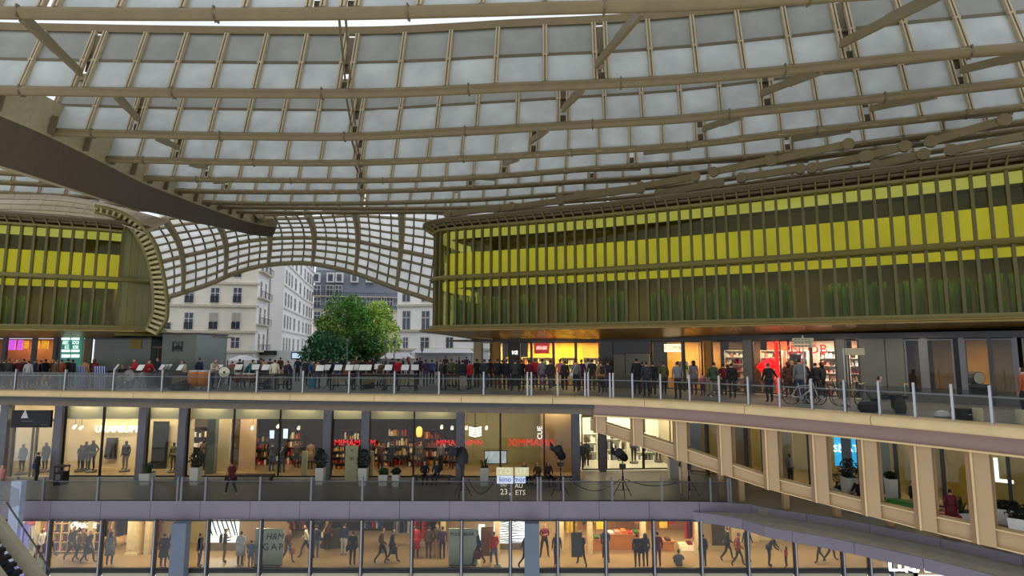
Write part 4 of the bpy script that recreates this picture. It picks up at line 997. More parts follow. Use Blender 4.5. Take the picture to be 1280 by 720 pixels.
for a, b_, y0, y1 in ((77, 87, 422, 425), (89, 99, 422, 425), (77, 87, 437, 440), (89, 99, 437, 440), (77, 87, 443, 447), (89, 99, 443, 447)):
    p2, q2 = PY(a, y1, PL - .34), PY(b_, y0, PL - .34); b = MB(); b.box(p2.x, PL - .36, p2.z, q2.x, PL - .3, q2.z); b.build('lit_strip', PALEG, t)
fit(text('ABEC', PY(82, 428.5, PL - .36), .34, PALEG, parent=t, name='lettering', depth=.01), .5); fit(text('IOOI', PY(94.5, 428.5, PL - .36), .34, PALEG, parent=t, name='lettering', depth=.01), .6)
fit(text('ICE', PY(83.5, 434, PL - .36), .32, PALEG, parent=t, name='lettering', depth=.01), .6); fit(text('IORI', PY(94.5, 434, PL - .36), .32, PALEG, parent=t, name='lettering', depth=.01), .6)
b = MB(); b.box(-46, PL, 3.05, -20, PL + 3, 3.15); b.build('shop_ceiling', M('shop_ceiling', (120, 112, 92), .7), w3)
for px, c_ in ((12, (1, .55, .8)), (34, (1, .75, .4)), (52, (1, .75, .4)), (88, (.8, 1, .9))): x, y = XY(px, PL + 1.2, 3); lamp(x, y, 3.0, 1.2, .6, 26, c_)
x, y = XY(30, 34.5, 3); lamp(x, y, 2.9, .8, .4, 30, (1, .8, .5))
# glazed lift kiosks
KI = M('grey_green_kiosk_glass', (98, 104, 94), .2, 0, .06, 1)
def kiosk(px0, px1, Y0, Y1, z1, label, glass_side=True):
    a, c_ = XY(px0, Y0, 1.2)[0], XY(px1, Y0, 1.2)[0]
    t = thing('lift_kiosk', label, 'kiosk', ((a + c_) / 2, (Y0 + Y1) / 2, 0))
    b = MB(); b.box(a, Y0, 0, c_, Y0 + .08, z1); b.build('front_panel', KI, t)
    b = MB(); b.box(a, Y1 - .08, 0, c_, Y1, z1); b.build('rear_panel', KI, t)
    b = MB(); b.box(a, Y0 + .08, 0, a + .08, Y1 - .08, z1); b.build('side_panel', KI, t)
    b = MB(); b.box(c_ - .06, Y0 + .08, 0, c_, Y1 - .08, z1); b.build('side_panel', M('bluish_glass_side', (120, 134, 132), .2, 0, .1, 1) if glass_side else KI, t)
    b = MB(); b.box(a - .05, Y0 - .05, z1, c_ + .05, Y1 + .05, z1 + .1); b.build('roof_cap', GREY_D, t)
    return t
k1 = kiosk(116, 187, 36.2, 39, 2.9, 'low grey green glazed kiosk with a faded yellow square'); p, q = PY(162, 436, 36.15), PY(177, 424, 36.15); b = MB(); b.box(p.x, 36.15, p.z, q.x, 36.19, q.z); b.build('yellow_square', M('faded_yellow', (140, 122, 40), .6), k1)
k2 = kiosk(201, 243, 35.6, 39.5, 3.2, 'taller grey green glazed kiosk with a framed emblem'); 
p, q = PY(215, 439, 35.55), PY(228, 427, 35.55); b = MB()
for x0, z0, x1, z1 in ((p.x, p.z, q.x, p.z + .04), (p.x, q.z - .04, q.x, q.z), (p.x, p.z, p.x + .04, q.z), (q.x - .04, p.z, q.x, q.z)): b.box(x0, 35.54, z0, x1, 35.58, z1)
b.build('emblem_frame', BLACK, k2)
cx = (p.x + q.x) / 2
b = MB()
for i, hgt in enumerate((.18, .26, .32, .22)): b.box(cx - .22 + i * .11, 35.54, p.z + .1, cx - .13 + i * .11, 35.58, p.z + .1 + hgt)
b.box(cx - .14, 35.54, p.z + .46, cx + .14, 35.58, p.z + .5); b.build('emblem', BLACK, k2)
b = MB(); p = PY(198, 434, 35.8); b.box(p.x - .35, 35.78, p.z - .06, p.x + .35, 35.86, p.z + .06); b.box(p.x - .03, 35.8, 0, p.x + .03, 35.86, p.z); tag(b.build('direction_sign', M('brown_sign', (84, 66, 30), .5)), 'small brown direction sign on a thin post between the two kiosks', 'sign')
# ================================================================ PEOPLE
SKIN = M('skin', (196, 150, 122), .6); HAIRS = {'black': M('black_hair', (26, 22, 20), .6), 'brown': M('brown_hair', (66, 44, 30), .6), 'auburn': M('auburn_hair', (112, 54, 34), .6), 'grey': M('grey_hair', (140, 136, 130), .6), 'blond': M('blond_hair', (176, 140, 84), .6)}
SHOE = {'d': M('dark_shoes', (30, 28, 28), .5), 'w': M('white_shoes', (226, 224, 220), .5)}
COL_ = {'black': (26, 26, 30), 'charcoal': (48, 48, 52), 'grey': (112, 112, 114), 'pale grey': (176, 174, 170), 'navy': (34, 42, 70), 'blue': (60, 88, 140), 'denim': (70, 88, 116), 'teal': (30, 96, 96), 'green': (62, 80, 56), 'olive': (92, 88, 58),
        'brown': (86, 58, 40), 'tan': (166, 126, 76), 'beige': (192, 176, 146), 'cream': (222, 210, 182), 'white': (230, 228, 222), 'red': (190, 34, 40), 'maroon': (98, 28, 38), 'pink': (214, 140, 140), 'orange': (206, 110, 40), 'purple': (74, 46, 78), 'yellow': (222, 182, 50), 'rust': (150, 76, 44)}
def cloth(c): return M(c.replace(' ', '_') + '_cloth', COL_[c], .8, 0, .12, 6)
BASE = dict(pelvis=(0, 0, .95), waist=(0, 0, 1.1), chest=(0, .0, 1.31), neck=(0, .01, 1.45), jaw=(0, -.01, 1.525), head=(0, -.012, 1.605), top=(0, -.005, 1.685),
    shL=(.17, 0, 1.385), elL=(.225, .03, 1.12), wrL=(.235, -.03, .88), paL=(.235, -.05, .80), shR=(-.17, 0, 1.385), elR=(-.225, .03, 1.12), wrR=(-.235, -.03, .88), paR=(-.235, -.05, .80),
    hiL=(.09, 0, .89), knL=(.10, -.015, .49), anL=(.10, .03, .09), toL=(.115, -.12, .035), hiR=(-.09, 0, .89), knR=(-.10, -.015, .49), anR=(-.10, .03, .09), toR=(-.115, -.12, .035))
RAD = dict(pelvis=(.155, .115), waist=(.14, .105), chest=(.165, .115), neck=(.06, .06), jaw=(.066, .075), head=(.082, .10), top=(.055, .065), shL=(.07, .07), elL=(.048, .048), wrL=(.034, .034), paL=(.036, .022), hiL=(.095, .10), knL=(.062, .066), anL=(.044, .046), toL=(.045, .035))
for k_ in list(RAD):
    if k_.endswith('L'): RAD[k_[:-1] + 'R'] = RAD[k_]
EDG = [('pelvis', 'waist'), ('waist', 'chest'), ('chest', 'neck'), ('neck', 'jaw'), ('jaw', 'head'), ('head', 'top')] + [(a + s_, b_ + s_) if a != 'chest' and a != 'pelvis' else (a, b_ + s_) for s_ in 'LR' for a, b_ in (('chest', 'sh'), ('sh', 'el'), ('el', 'wr'), ('wr', 'pa'), ('pelvis', 'hi'), ('hi', 'kn'), ('kn', 'an'), ('an', 'to'))]
POSES = {
 'stand': {},
 'hips': dict(elL=(.30, .06, 1.14), wrL=(.20, -.02, .96), paL=(.15, -.06, .93), hiR=(-.09, 0, .89), knR=(-.12, -.05, .49), anR=(-.14, -.02, .09), toR=(-.17, -.16, .035)),
 'phone': dict(elL=(.22, -.02, 1.12), wrL=(.10, -.24, 1.18), paL=(.06, -.30, 1.22), elR=(-.22, .0, 1.12), wrR=(-.10, -.22, 1.10), paR=(-.05, -.28, 1.12), head=(0, -.04, 1.60), top=(0, -.05, 1.68), jaw=(0, -.03, 1.52)),
 'walk': dict(knL=(.10, -.20, .53), anL=(.10, -.26, .12), toL=(.11, -.42, .06), knR=(-.10, .08, .50), anR=(-.10, .34, .16), toR=(-.11, .26, .03), elL=(.23, .12, 1.14), wrL=(.22, .14, .90), paL=(.22, .12, .83), elR=(-.23, -.06, 1.12), wrR=(-.21, -.24, .96), paR=(-.20, -.30, .90), pelvis=(0, 0, .93), chest=(0, -.03, 1.30), neck=(0, -.04, 1.44), jaw=(0, -.06, 1.515), head=(0, -.07, 1.595), top=(0, -.065, 1.675), shL=(.17, -.02, 1.375), shR=(-.17, -.04, 1.375)),
 'crossed': dict(elL=(.24, -.04, 1.12), wrL=(.02, -.22, 1.14), paL=(-.06, -.22, 1.15), elR=(-.24, -.04, 1.12), wrR=(-.02, -.25, 1.18), paR=(.06, -.24, 1.19), knL=(.16, -.03, .49), anL=(.20, .02, .09), toL=(.24, -.12, .035), knR=(-.16, -.03, .49), anR=(-.20, .02, .09), toR=(-.24, -.12, .035)),
 'play': dict(waist=(0, -.03, 1.1), chest=(0, -.10, 1.29), neck=(0, -.15, 1.42), jaw=(0, -.19, 1.48), head=(0, -.22, 1.555), top=(0, -.24, 1.63), shL=(.17, -.12, 1.36), shR=(-.17, -.12, 1.36), elL=(.27, -.22, 1.12), wrL=(.20, -.44, 1.06), paL=(.18, -.52, 1.03), elR=(-.27, -.22, 1.14), wrR=(-.16, -.42, 1.12), paR=(-.12, -.50, 1.12)),
 'sit': dict(pelvis=(0, .05, .52), waist=(0, .06, .68), chest=(0, .02, .90), neck=(0, .0, 1.04), jaw=(0, -.02, 1.115), head=(0, -.03, 1.195), top=(0, -.03, 1.275), shL=(.17, .01, .975), shR=(-.17, .01, .975), elL=(.24, -.04, .72), wrL=(.16, -.26, .62), paL=(.13, -.34, .60), elR=(-.24, -.04, .72), wrR=(-.16, -.26, .64), paR=(-.12, -.33, .62), hiL=(.09, .0, .50), knL=(.12, -.42, .50), anL=(.12, -.40, .09), toL=(.13, -.55, .035), hiR=(-.09, 0, .50), knR=(-.12, -.42, .50), anR=(-.12, -.38, .09), toR=(-.13, -.53, .035)),
 'floor': dict(pelvis=(0, .05, .12), waist=(0, .10, .28), chest=(0, .08, .50), neck=(0, .05, .64), jaw=(0, .02, .71), head=(0, .0, .79), top=(0, .0, .87), shL=(.17, .07, .575), shR=(-.17, .07, .575), elL=(.26, -.08, .38), wrL=(.16, -.28, .42), paL=(.10, -.33, .42), elR=(-.26, -.08, .38), wrR=(-.16, -.28, .42), paR=(-.10, -.33, .42), hiL=(.10, 0, .12), knL=(.16, -.38, .44), anL=(.16, -.46, .08), toL=(.17, -.60, .035), hiR=(-.10, 0, .12), knR=(-.16, -.38, .44), anR=(-.16, -.46, .08), toR=(-.17, -.60, .035)),
 'reach': dict(elR=(-.36, -.10, 1.20), wrR=(-.52, -.22, 1.04), paR=(-.58, -.26, .98), elL=(.25, .02, 1.13), wrL=(.24, -.14, .92), paL=(.23, -.20, .86)),
 'lean': dict(waist=(0, -.06, 1.08), chest=(0, -.20, 1.24), neck=(0, -.28, 1.35), jaw=(0, -.33, 1.40), head=(0, -.37, 1.47), top=(0, -.40, 1.545), shL=(.17, -.23, 1.29), shR=(-.17, -.23, 1.29), elL=(.24, -.30, 1.04), wrL=(.20, -.46, .90), paL=(.18, -.52, .86), elR=(-.24, -.30, 1.04), wrR=(-.20, -.48, .92), paR=(-.18, -.54, .88)),
}
_pm = {}
def person_mesh(pose, coat=0, hair='short', bare=False):
    key = (pose, coat, hair, bare)
    if key in _pm: return _pm[key]
    J = {k: Vector(v) for k, v in {**BASE, **POSES[pose]}.items()}
    names = list(J); idx = {n: i for i, n in enumerate(names)}
    me = bpy.data.meshes.new('skel'); me.from_pydata([tuple(J[n]) for n in names], [(idx[a], idx[b_]) for a, b_ in EDG], [])
    ob = bpy.data.objects.new('skel', me); C.objects.link(ob)
    sk = ob.modifiers.new('skin', 'SKIN'); sk.use_smooth_shade = True
    for n in names:
        v = me.skin_vertices[0].data[idx[n]]; v.radius = RAD[n]; v.use_root = (n == 'pelvis')
    sd = ob.modifiers.new('sub', 'SUBSURF'); sd.levels = 1
    ev = bpy.data.meshes.new_from_object(ob.evaluated_get(bpy.context.evaluated_depsgraph_get()))
    bpy.data.objects.remove(ob); bpy.data.meshes.remove(me)
    TAGS = {('pelvis', 'waist'): 2, ('waist', 'chest'): 2, ('chest', 'neck'): 2, ('neck', 'jaw'): 0, ('jaw', 'head'): 9, ('head', 'top'): 9}
    def kind(a, b_):
        if (a, b_) in TAGS: return TAGS[(a, b_)]
        q = b_[:2]
        return {'sh': 2, 'el': 2, 'wr': 2, 'pa': 0, 'hi': 3, 'kn': 3, 'an': 3, 'to': 4}[q]
    b = MB(); b.v = [tuple(v.co) for v in ev.vertices]
    hd = (J['top'] - J['jaw']).normalized(); face = Vector((0, -1, 0)); face = (face - hd * face.dot(hd)).normalized()
    hc = J['head']
    for p in ev.polygons:
        c_ = p.center; best = None
        for a, e in EDG:
            A, B_ = J[a], J[e]; d = B_ - A; t = max(0, min(1, (c_ - A).dot(d) / d.length_squared)); q = (c_ - (A + d * t)).length - .5 * (RAD[a][0] * (1 - t) + RAD[e][0] * t)
            if best is None or q < best[0]: best = (q, a, e)
        k = kind(best[1], best[2])
        if k == 9:
            r_ = c_ - hc; k = 1 if (r_.dot(hd) > .055 or r_.dot(face) < -.005) and r_.dot(hd) > -.06 else 0
            if r_.dot(hd) > .05 and r_.dot(face) > .03 and r_.dot(hd) < .06: k = 0
            if bare: k = 0
        if best[1] in ('pelvis', ) and k == 3 and c_.z > J['pelvis'].z - .02: k = 2
        b.f.append(tuple(p.vertices)); b.m.append(k)
    side = hd.cross(face)
    def at(u, v, w): return hc + side * u + face * v + hd * w
    # nose, ears, eyes, mouth
    b.add([at(-.014, .092, -.02), at(.014, .092, -.02), at(0, .118, -.016), at(0, .092, .022)], [(0, 1, 2), (0, 2, 3), (1, 3, 2)], 0)
    for sgn_ in (-1, 1):
        b.obox(at(.083 * sgn_, -.005, -.004), side * .008, face * .016, hd * .026, 0)
        b.obox(at(.032 * sgn_, .089, .014), side * .012, face * .006, hd * .005, 1)
    b.obox(at(0, .086, -.048), side * .02, face * .006, hd * .004, 5)
    # fingers and thumbs
    for s_ in 'LR':
        d = (J['pa' + s_] - J['wr' + s_]).normalized(); u = d.orthogonal().normalized()
        if abs(u.z) > .5: u = d.cross(u).normalized()
        n_ = d.cross(u)
        for i, (o, l) in enumerate(((-.027, .062), (-.009, .075), (.009, .070), (.027, .055))):
            p0 = J['pa' + s_] + u * o + d * .008; p1 = p0 + d * l * .55; p2 = p0 + d * l + n_ * .018
            b.tube([p0, p1, p2], [.0095, .009, .007], 4, 0)
        p0 = J['wr' + s_].lerp(J['pa' + s_], .55) + u * .03
        b.tube([p0, p0 + u * .025 + d * .025, p0 + u * .028 + d * .055], [.011, .010, .008], 4, 0)
    if coat:                             # hem of a coat, skirt or jacket around hips
        z0, zt = J['pelvis'].z - (.42 if coat == 2 else .12), J['pelvis'].z + .1
        mi = 2
        if pose in ('sit', 'floor'): z0 = J['pelvis'].z - .08
        b.lathe([(.17, zt), (.195, J['pelvis'].z), (.20 if coat == 1 else .235, z0), (.17 if coat == 1 else .2, z0 + .02)], 14, (J['pelvis'].x, J['pelvis'].y, 0), mi, sy=.78)
    if hair == 'long':
        b.tube([hc + hd * .05 - face * .04, hc - face * .075 - hd * .06, hc - face * .085 - hd * .2], [.085, .088, .055], 9, 1)
    elif hair == 'bun': b.lathe([(.02, -.03), (.05, 0), (.02, .04)], 8, tuple(hc + hd * .09 - face * .06), 1)
    elif hair == 'hood': b.tube([hc + hd * .02 - face * .03, hc - face * .06 - hd * .1, hc - face * .05 - hd * .17], [.10, .105, .09], 9, 2)
    me2 = bpy.data.meshes.new('person'); me2.from_pydata(b.v, [], b.f)
    for m_ in (SKIN, HAIRS['black'], cloth('black'), cloth('black'), SHOE['d'], M('lips', (150, 80, 76), .5)): me2.materials.append(m_)
    me2.polygons.foreach_set('material_index', b.m); me2.polygons.foreach_set('use_smooth', [True] * len(b.f))
    _pm[key] = me2; return me2
BAGS = {}
def bag_mesh(kind):
    if kind in BAGS: return BAGS[kind]
    b = MB()
    if kind == 'backpack':
        b.lathe([(.10, 1.02), (.15, 1.06), (.155, 1.25), (.13, 1.38), (.06, 1.43)], 10, (0, .19, 0), sy=.55); b.tube([(.1, .14, 1.38), (.12, 0, 1.44), (.12, -.12, 1.30), (.13, -.02, 1.08)], .018, 5); b.tube([(-.1, .14, 1.38), (-.12, 0, 1.44), (-.12, -.12, 1.30), (-.13, -.02, 1.08)], .018, 5)
    elif kind == 'tote':
        b.hexa([(.19, -.2, .38), (.31, -.2, .38), (.31, .12, .38), (.19, .12, .38), (.19, -.22, .70), (.31, -.22, .70), (.31, .14, .70), (.19, .14, .70)]); b.tube([(.25, -.16, .70), (.24, -.06, .80), (.25, .06, .70)], .01, 5)
    elif kind == 'shoulder':
        b.hexa([(.2, -.12, .75), (.32, -.12, .75), (.32, .16, .75), (.2, .16, .75), (.2, -.1, 1.0), (.3, -.1, 1.0), (.3, .14, 1.0), (.2, .14, 1.0)]); b.tube([(.25, -.08, 1.0), (.14, -.1, 1.43), (.0, .08, 1.44), (.25, .1, 1.0)], .014, 5)
    me = bpy.data.meshes.new(kind); me.from_pydata(b.v, [], b.f); me.materials.append(cloth('black')); BAGS[kind] = me; return me
HATW = M('white_cap', (220, 220, 216), .7)
PEOPLE = []
def person(px, y, z, top, legs, label, pose='stand', face=0, hair='black', coat=0, hs='short', scale=1.0, shoe='d', bag=None, bagc='black', group=None, skin=None, x=None):
    """px column and depth of a standing spot; face: 0 looks at the pit, 180 away, 90 towards the long pavilion"""
    if x is None: x = XY(px, y, z + .9)[0]
    o = bpy.data.objects.new('person', person_mesh(pose, coat, hs)); C.objects.link(o)
    o.location = (x, y, z); o.rotation_euler = (0, 0, math.radians(face)); sc = scale * random.uniform(.97, 1.04); o.scale = (sc, sc, sc)
    for i, m_ in ((1, HAIRS[hair]), (2, cloth(top)), (3, cloth(legs)), (4, SHOE[shoe])):
        o.material_slots[i].link = 'OBJECT'; o.material_slots[i].material = m_
    if skin: o.material_slots[0].link = 'OBJECT'; o.material_slots[0].material = skin
    tag(o, label, 'person', group)
    if bag:
        c_ = bpy.data.objects.new(bag if bag == 'backpack' else bag + '_bag', bag_mesh(bag)); C.objects.link(c_); c_.parent = o
        c_.material_slots[0].link = 'OBJECT'; c_.material_slots[0].material = cloth(bagc); c_['label'] = bagc + ' ' + ('backpack' if bag == 'backpack' else 'bag')
    return o
DKSKIN = M('dark_skin', (92, 62, 46), .6)
GP = 'people on the upper plaza'; 
def P(*a, **k): k.setdefault('group', GP); return person(a[0], a[1], 0, *a[2:], **k)
# crowd under the smaller pavilion
P(-3, 35.5, 'charcoal', 'black', 'person in charcoal half cut by the frame edge on the plaza', face=150)
P(4, 34.6, 'black', 'black', 'black clad person second from the frame edge, before the magenta panel', face=200, coat=1)
P(11, 33.4, 'charcoal', 'black', 'auburn haired person in charcoal just before the first railing post', face=170, hair='auburn', coat=1)
P(18, 34.8, 'black', 'charcoal', 'black clad person behind the first railing post', 'phone', face=120)
P(23, 33.8, 'maroon', 'black', 'person in a maroon top just after the first railing post', face=30, hair='brown')
P(29, 36.2, 'navy', 'black', 'person in navy deep in the crowd under the magenta panel', face=180)
P(35, 32.9, 'pale grey', 'black', 'person in a pale grey cardigan and black trousers at the railing', face=190, hair='brown')
P(43, 34.4, 'navy', 'charcoal', 'person in navy behind the pale grey cardigan', 'hips', face=160)
P(50, 34.9, 'navy', 'navy', 'tall person in navy from head to foot before the amber panel', face=120, coat=1)
P(56.5, 34.6, 'black', 'navy', 'person in black leaning towards the navy clad one', 'walk', face=250)
P(64, 36.5, 'brown', 'brown', 'person in brown passing the pale door', 'walk', face=90)
P(69, 32.6, 'brown', 'brown', 'stocky person in brown coat and trousers by the second railing post', face=165, coat=1, hair='brown', scale=1.03)
P(76, 33.3, 'rust', 'brown', 'person in a rust coat behind the second railing post', face=200, hair='auburn')
P(84, 33.6, 'black', 'charcoal', 'black haired person under the mint green window', face=170, coat=1)
P(90, 35.0, 'charcoal', 'black', 'charcoal clad person partly hidden by the striped cloth', face=170)
P(106, 33.4, 'tan', 'charcoal', 'person in a tan jacket between the two striped cloths', 'hips', face=185, hair='brown', coat=1)
P(117.5, 33.6, 'maroon', 'navy', 'maroon clad person behind the second striped cloth', face=180, hair='auburn', hs='long')
# musicians and helpers
P(153, 35.0, 'charcoal', 'black', 'seated musician in charcoal before the low kiosk', 'sit', face=20)
P(168, 33.6, 'red', 'black', 'musician in red and white reading music before the low kiosk', 'phone', face=330)
P(183.5, 33.2, 'red', 'black', 'musician in a bright red jacket standing by the music stands', 'play', face=60)
P(198, 34.6, 'navy', 'denim', 'musician in a dark hoodie stepping away under the brown sign', 'walk', face=285, hair='auburn')
P(231, 34.2, 'beige', 'black', 'musician in beige behind the keyboard before the taller kiosk', 'play', face=340, hair='brown', hs='long')
P(249, 35.5, 'navy', 'navy', 'musician in navy behind the gold drums', face=170)
P(265, 32.4, 'beige', 'charcoal', 'tall man in a beige jacket between gold drums and gong drum', 'play', face=75, scale=1.05)
P(276, 36.0, 'grey', 'charcoal', 'person in grey with a cap behind the gong drum', face=150, hair='grey')
P(289, 35.2, 'rust', 'charcoal', 'musician in a rust shirt behind the white score board', 'lean', face=200, hair='brown')
P(299, 36.0, 'charcoal', 'black', 'charcoal clad musician before the small white tent', face=170)
P(307, 33.8, 'teal', 'navy', 'dark haired musician in teal bending before the white tent', 'lean', face=110)
P(315.5, 34.6, 'teal', 'black', 'second musician in teal at the third drum post', face=200)
P(326, 36.4, 'brown', 'charcoal', 'person in brown behind the music tables', face=180)
P(332, 35.4, 'tan', 'charcoal', 'musician in tan behind the beige shirted man', 'play', face=250)
P(337, 37.0, 'charcoal', 'black', 'charcoal clad listener far behind the beige shirted man', face=180)
P(343, 31.8, 'cream', 'grey', 'man in a cream shirt and grey trousers standing at the railing', face=200, hair='brown')
P(357, 32.4, 'brown', 'black', 'brown clad musician facing the man in the dark jacket', 'play', face=60)
P(364, 31.6, 'navy', 'navy', 'tall man in a dark navy jacket and trousers at the railing', 'play', face=290, scale=1.04)
P(382, 35.5, 'charcoal', 'black', 'charcoal clad person under the street display', face=160)
P(390, 34.2, 'blue', 'navy', 'musician in blue bending over a bag by the street display', 'lean', face=30)
P(397, 32.6, 'green', 'denim', 'person with a bright orange backpack at the railing', face=195, hair='brown', bag='backpack', bagc='orange')
P(412, 35.2, 'black', 'black', 'black clad person before the trees', face=150)
P(421, 34.0, 'navy', 'denim', 'musician in navy and denim between the score stands', 'play', face=200)
P(433, 35.6, 'rust', 'black', 'rust clad musician seated among the score stands', 'sit', face=180, hair='auburn')
P(441, 36.2, 'brown', 'black', 'brown clad musician farther back among the score stands', face=170)
P(453, 35.6, 'black', 'charcoal', 'black clad musician at the dark cases', face=185)
P(462, 36.4, 'maroon', 'black', 'maroon clad listener in front of the maroon awning', face=200)
P(474, 33.4, 'brown', 'black', 'musician in brown bending over a keyboard before the stalls', 'lean', face=160, hair='brown')
P(490, 36.8, 'charcoal', 'charcoal', 'charcoal clad listener beside the dark pole', face=180)
P(497.5, 34.8, 'red', 'black', 'person in red behind the railing post by the keyboards', face=190)
P(511, 34.0, 'auburn' if False else 'maroon', 'black', 'tall person with long auburn hair before the white stall', face=100, hair='auburn', hs='long', scale=1.06)
P(521, 35.8, 'charcoal', 'black', 'charcoal clad person beside the auburn haired one', face=190)
P(532, 34.4, 'purple', 'denim', 'person in purple in front of the long white stall', face=190, hair='brown')
P(540, 36.6, 'blue', 'black', 'small figure in blue farther back before the white stall', face=180, scale=.92)
P(551, 31.6, 'charcoal', 'black', 'tall person in charcoal with a beige shoulder bag at the railing post', face=115, bag='shoulder', bagc='beige', scale=1.04, coat=1)
P(558, 35.2, 'black', 'black', 'small black clad person after the charcoal coat', face=180, scale=.9)
P(564, 33.8, 'olive', 'black', 'person in olive in the crowd before the wide stall', face=170)
P(570, 33.6, 'green', 'charcoal', 'person in dark green facing sideways before the wide stall', face=260)
P(578, 31.2, 'navy', 'beige', 'person in navy with beige trousers at the railing', face=200, coat=1, bag='backpack', bagc='black')
P(587, 31.8, 'red', 'black', 'person in a red coat at the corner of the plaza shops', face=230, coat=1)
P(596, 33.2, 'black', 'charcoal', 'black clad person between the red coat and the corner post', face=190)
P(605.5, 32.0, 'charcoal', 'denim', 'grey dressed person behind the railing post by the corner', face=180, coat=1)
P(612, 33.6, 'black', 'black', 'black clad shopper before the honey wood panel', face=170)
P(622, 32.0, 'black', 'brown', 'person in a black jacket and brown trousers at the shop corner', face=185, coat=1)
P(628, 32.6, 'charcoal', 'brown', 'person in charcoal and brown trousers beside the black jacket', face=190)
P(633, 31.8, 'black', 'black', 'black clad person close to the glass under the dark script panel', face=170)
P(644, 30.4, 'charcoal', 'black', 'person in a big charcoal coat standing legs apart at the railing', 'crossed', face=180, coat=1, scale=1.02)
P(652, 31.6, 'black', 'black', 'black clad person beside the big charcoal coat', face=190)
P(661.5, 31.4, 'maroon', 'black', 'person in maroon near the double railing posts', face=200, coat=1)
P(669, 33.2, 'red', 'charcoal', 'person in red in front of the toy shop', face=180, hair='brown')
P(678, 31.2, 'grey', 'denim', 'one of a pair in grey and jeans under the red sign, nearer the double posts', face=175, coat=1)
P(688, 31.0, 'charcoal', 'denim', 'one of a pair in charcoal and jeans under the red sign, with white soles', 'walk', face=165, shoe='w', coat=1)
P(700, 33.0, 'pink', 'denim', 'person in pink by the bright yellow window', face=170, hair='brown')
P(706, 31.2, 'charcoal', 'black', 'person in charcoal by the middle post of the yellow window', face=190, coat=1)
P(720, 30.4, 'grey', 'black', 'person in a slate grey jacket with a white bag at the yellow shop', face=185, bag='shoulder', bagc='white')
P(727, 31.4, 'purple', 'black', 'person in purple beside the slate grey jacket', face=180)
P(735, 32.4, 'white', 'grey', 'person in white in front of the end of the yellow shop', face=200)
P(740, 31.0, 'charcoal', 'brown', 'person in charcoal and brown near the second double posts', face=170)
P(751, 29.4, 'tan', 'black', 'person in a tan jacket with a dark backpack by the dark window', face=195, hair='brown', bag='backpack', bagc='charcoal', coat=1)
P(760, 29.8, 'charcoal', 'denim', 'person in charcoal and jeans at the dark window', face=180)
P(796, 28.6, 'black', 'black', 'tall person in a black coat before the metal door', face=170, coat=2, scale=1.06)
P(803, 29.6, 'black', 'brown', 'person in black and brown behind the tall black coat', face=200)
P(808, 27.0, 'charcoal', 'black', 'person in a slate jacket with a child at the railing by the metal door', face=180, coat=1)
P(816, 27.8, 'black', 'black', 'person in black with a bag beside the rounded white sign', face=150, bag='shoulder', shoe='w')
P(829.5, 28.6, 'olive', 'black', 'person in an olive coat walking before the amber window', 'walk', face=160, coat=1)
P(847, 26.0, 'grey', 'black', 'man in a grey shirt and black trousers standing straight at the railing', face=180, scale=1.04)
P(867, 28.2, 'grey', 'purple', 'woman in grey with a purple skirt before the wood panels', face=190, coat=2, hs='long')
P(878, 27.6, 'pink', 'purple', 'small child in pink and purple beside the woman in grey', face=190, scale=.68)
P(886, 27.4, 'charcoal', 'beige', 'person in charcoal and beige trousers bending to the child', 'lean', face=120)
P(892, 26.6, 'green', 'grey', 'tall person in dark green walking past the dim window', 'walk', face=115, coat=1, shoe='w')
P(904, 27.8, 'maroon', 'black', 'maroon clad person seated before the dim window', face=170, scale=.9)
P(915, 26.2, 'black', 'black', 'broad person in a black coat by the grey pier', face=170, coat=1)
P(961, 24.4, 'black', 'black', 'person in a black coat with arm stretched before the orange window', 'reach', face=185, coat=1, hair='auburn')
P(985, 26.6, 'brown', 'brown', 'long haired woman in brown at the pink shop entrance', face=180, hair='brown', hs='long', coat=2)
P(991, 26.9, 'black', 'black', 'person with a white hat at the pink shop entrance', face=180, hair='blond')
P(1000, 24.6, 'grey', 'denim', 'big person in a grey patterned jacket beside the white bicycle', face=175, coat=1, scale=1.08)
P(1006, 25.8, 'black', 'black', 'black clad person behind the grey patterned jacket', face=190)
P(1020, 25.9, 'black', 'black', 'person in black after the signpost, before the pink shop', face=180, coat=1)
P(1027, 26.1, 'charcoal', 'black', 'long haired person in charcoal after the signpost', face=200, hs='long')
P(1280, 18.6, 'rust', 'black', 'person in a rust top cut by the frame edge on the plaza', face=200)
for px, y, tp, lb in ((240, 38, 'charcoal', 'passer-by far behind the golden drums'), (325, 41, 'black', 'passer-by in black far behind the music tables'), (350, 42, 'brown', 'passer-by in brown under the black street fascia'), (372, 40, 'navy', 'passer-by in navy in front of the street display'), (404, 44, 'charcoal', 'passer-by under the blue green bushy tree'), (428, 43, 'black', 'passer-by in black at the foot of the pale lamp post'), (445, 43, 'brown', 'passer-by in brown between tall tree and maroon awning'), (467, 45, 'navy', 'passer-by in navy under the maroon awning'), (482, 44, 'charcoal', 'passer-by at the dark pole by the white stall'), (504, 46, 'black', 'passer-by in black before the small white canvas stall'), (525, 43, 'navy', 'passer-by in navy at the end of the long white stall'), (546, 44, 'brown', 'passer-by in brown in the middle of the long white stall'), (557, 46, 'charcoal', 'passer-by in charcoal close to the long white stall'), (574, 42, 'black', 'passer-by in black behind the olive clad person'), (583, 45, 'navy', 'passer-by in navy at the far corner of the plaza shops')):
    P(px, y, tp, 'black', lb, face=random.choice([90, 180, 270, 200]), group='distant passers-by behind the musicians', hair=random.choice(['black', 'brown']))
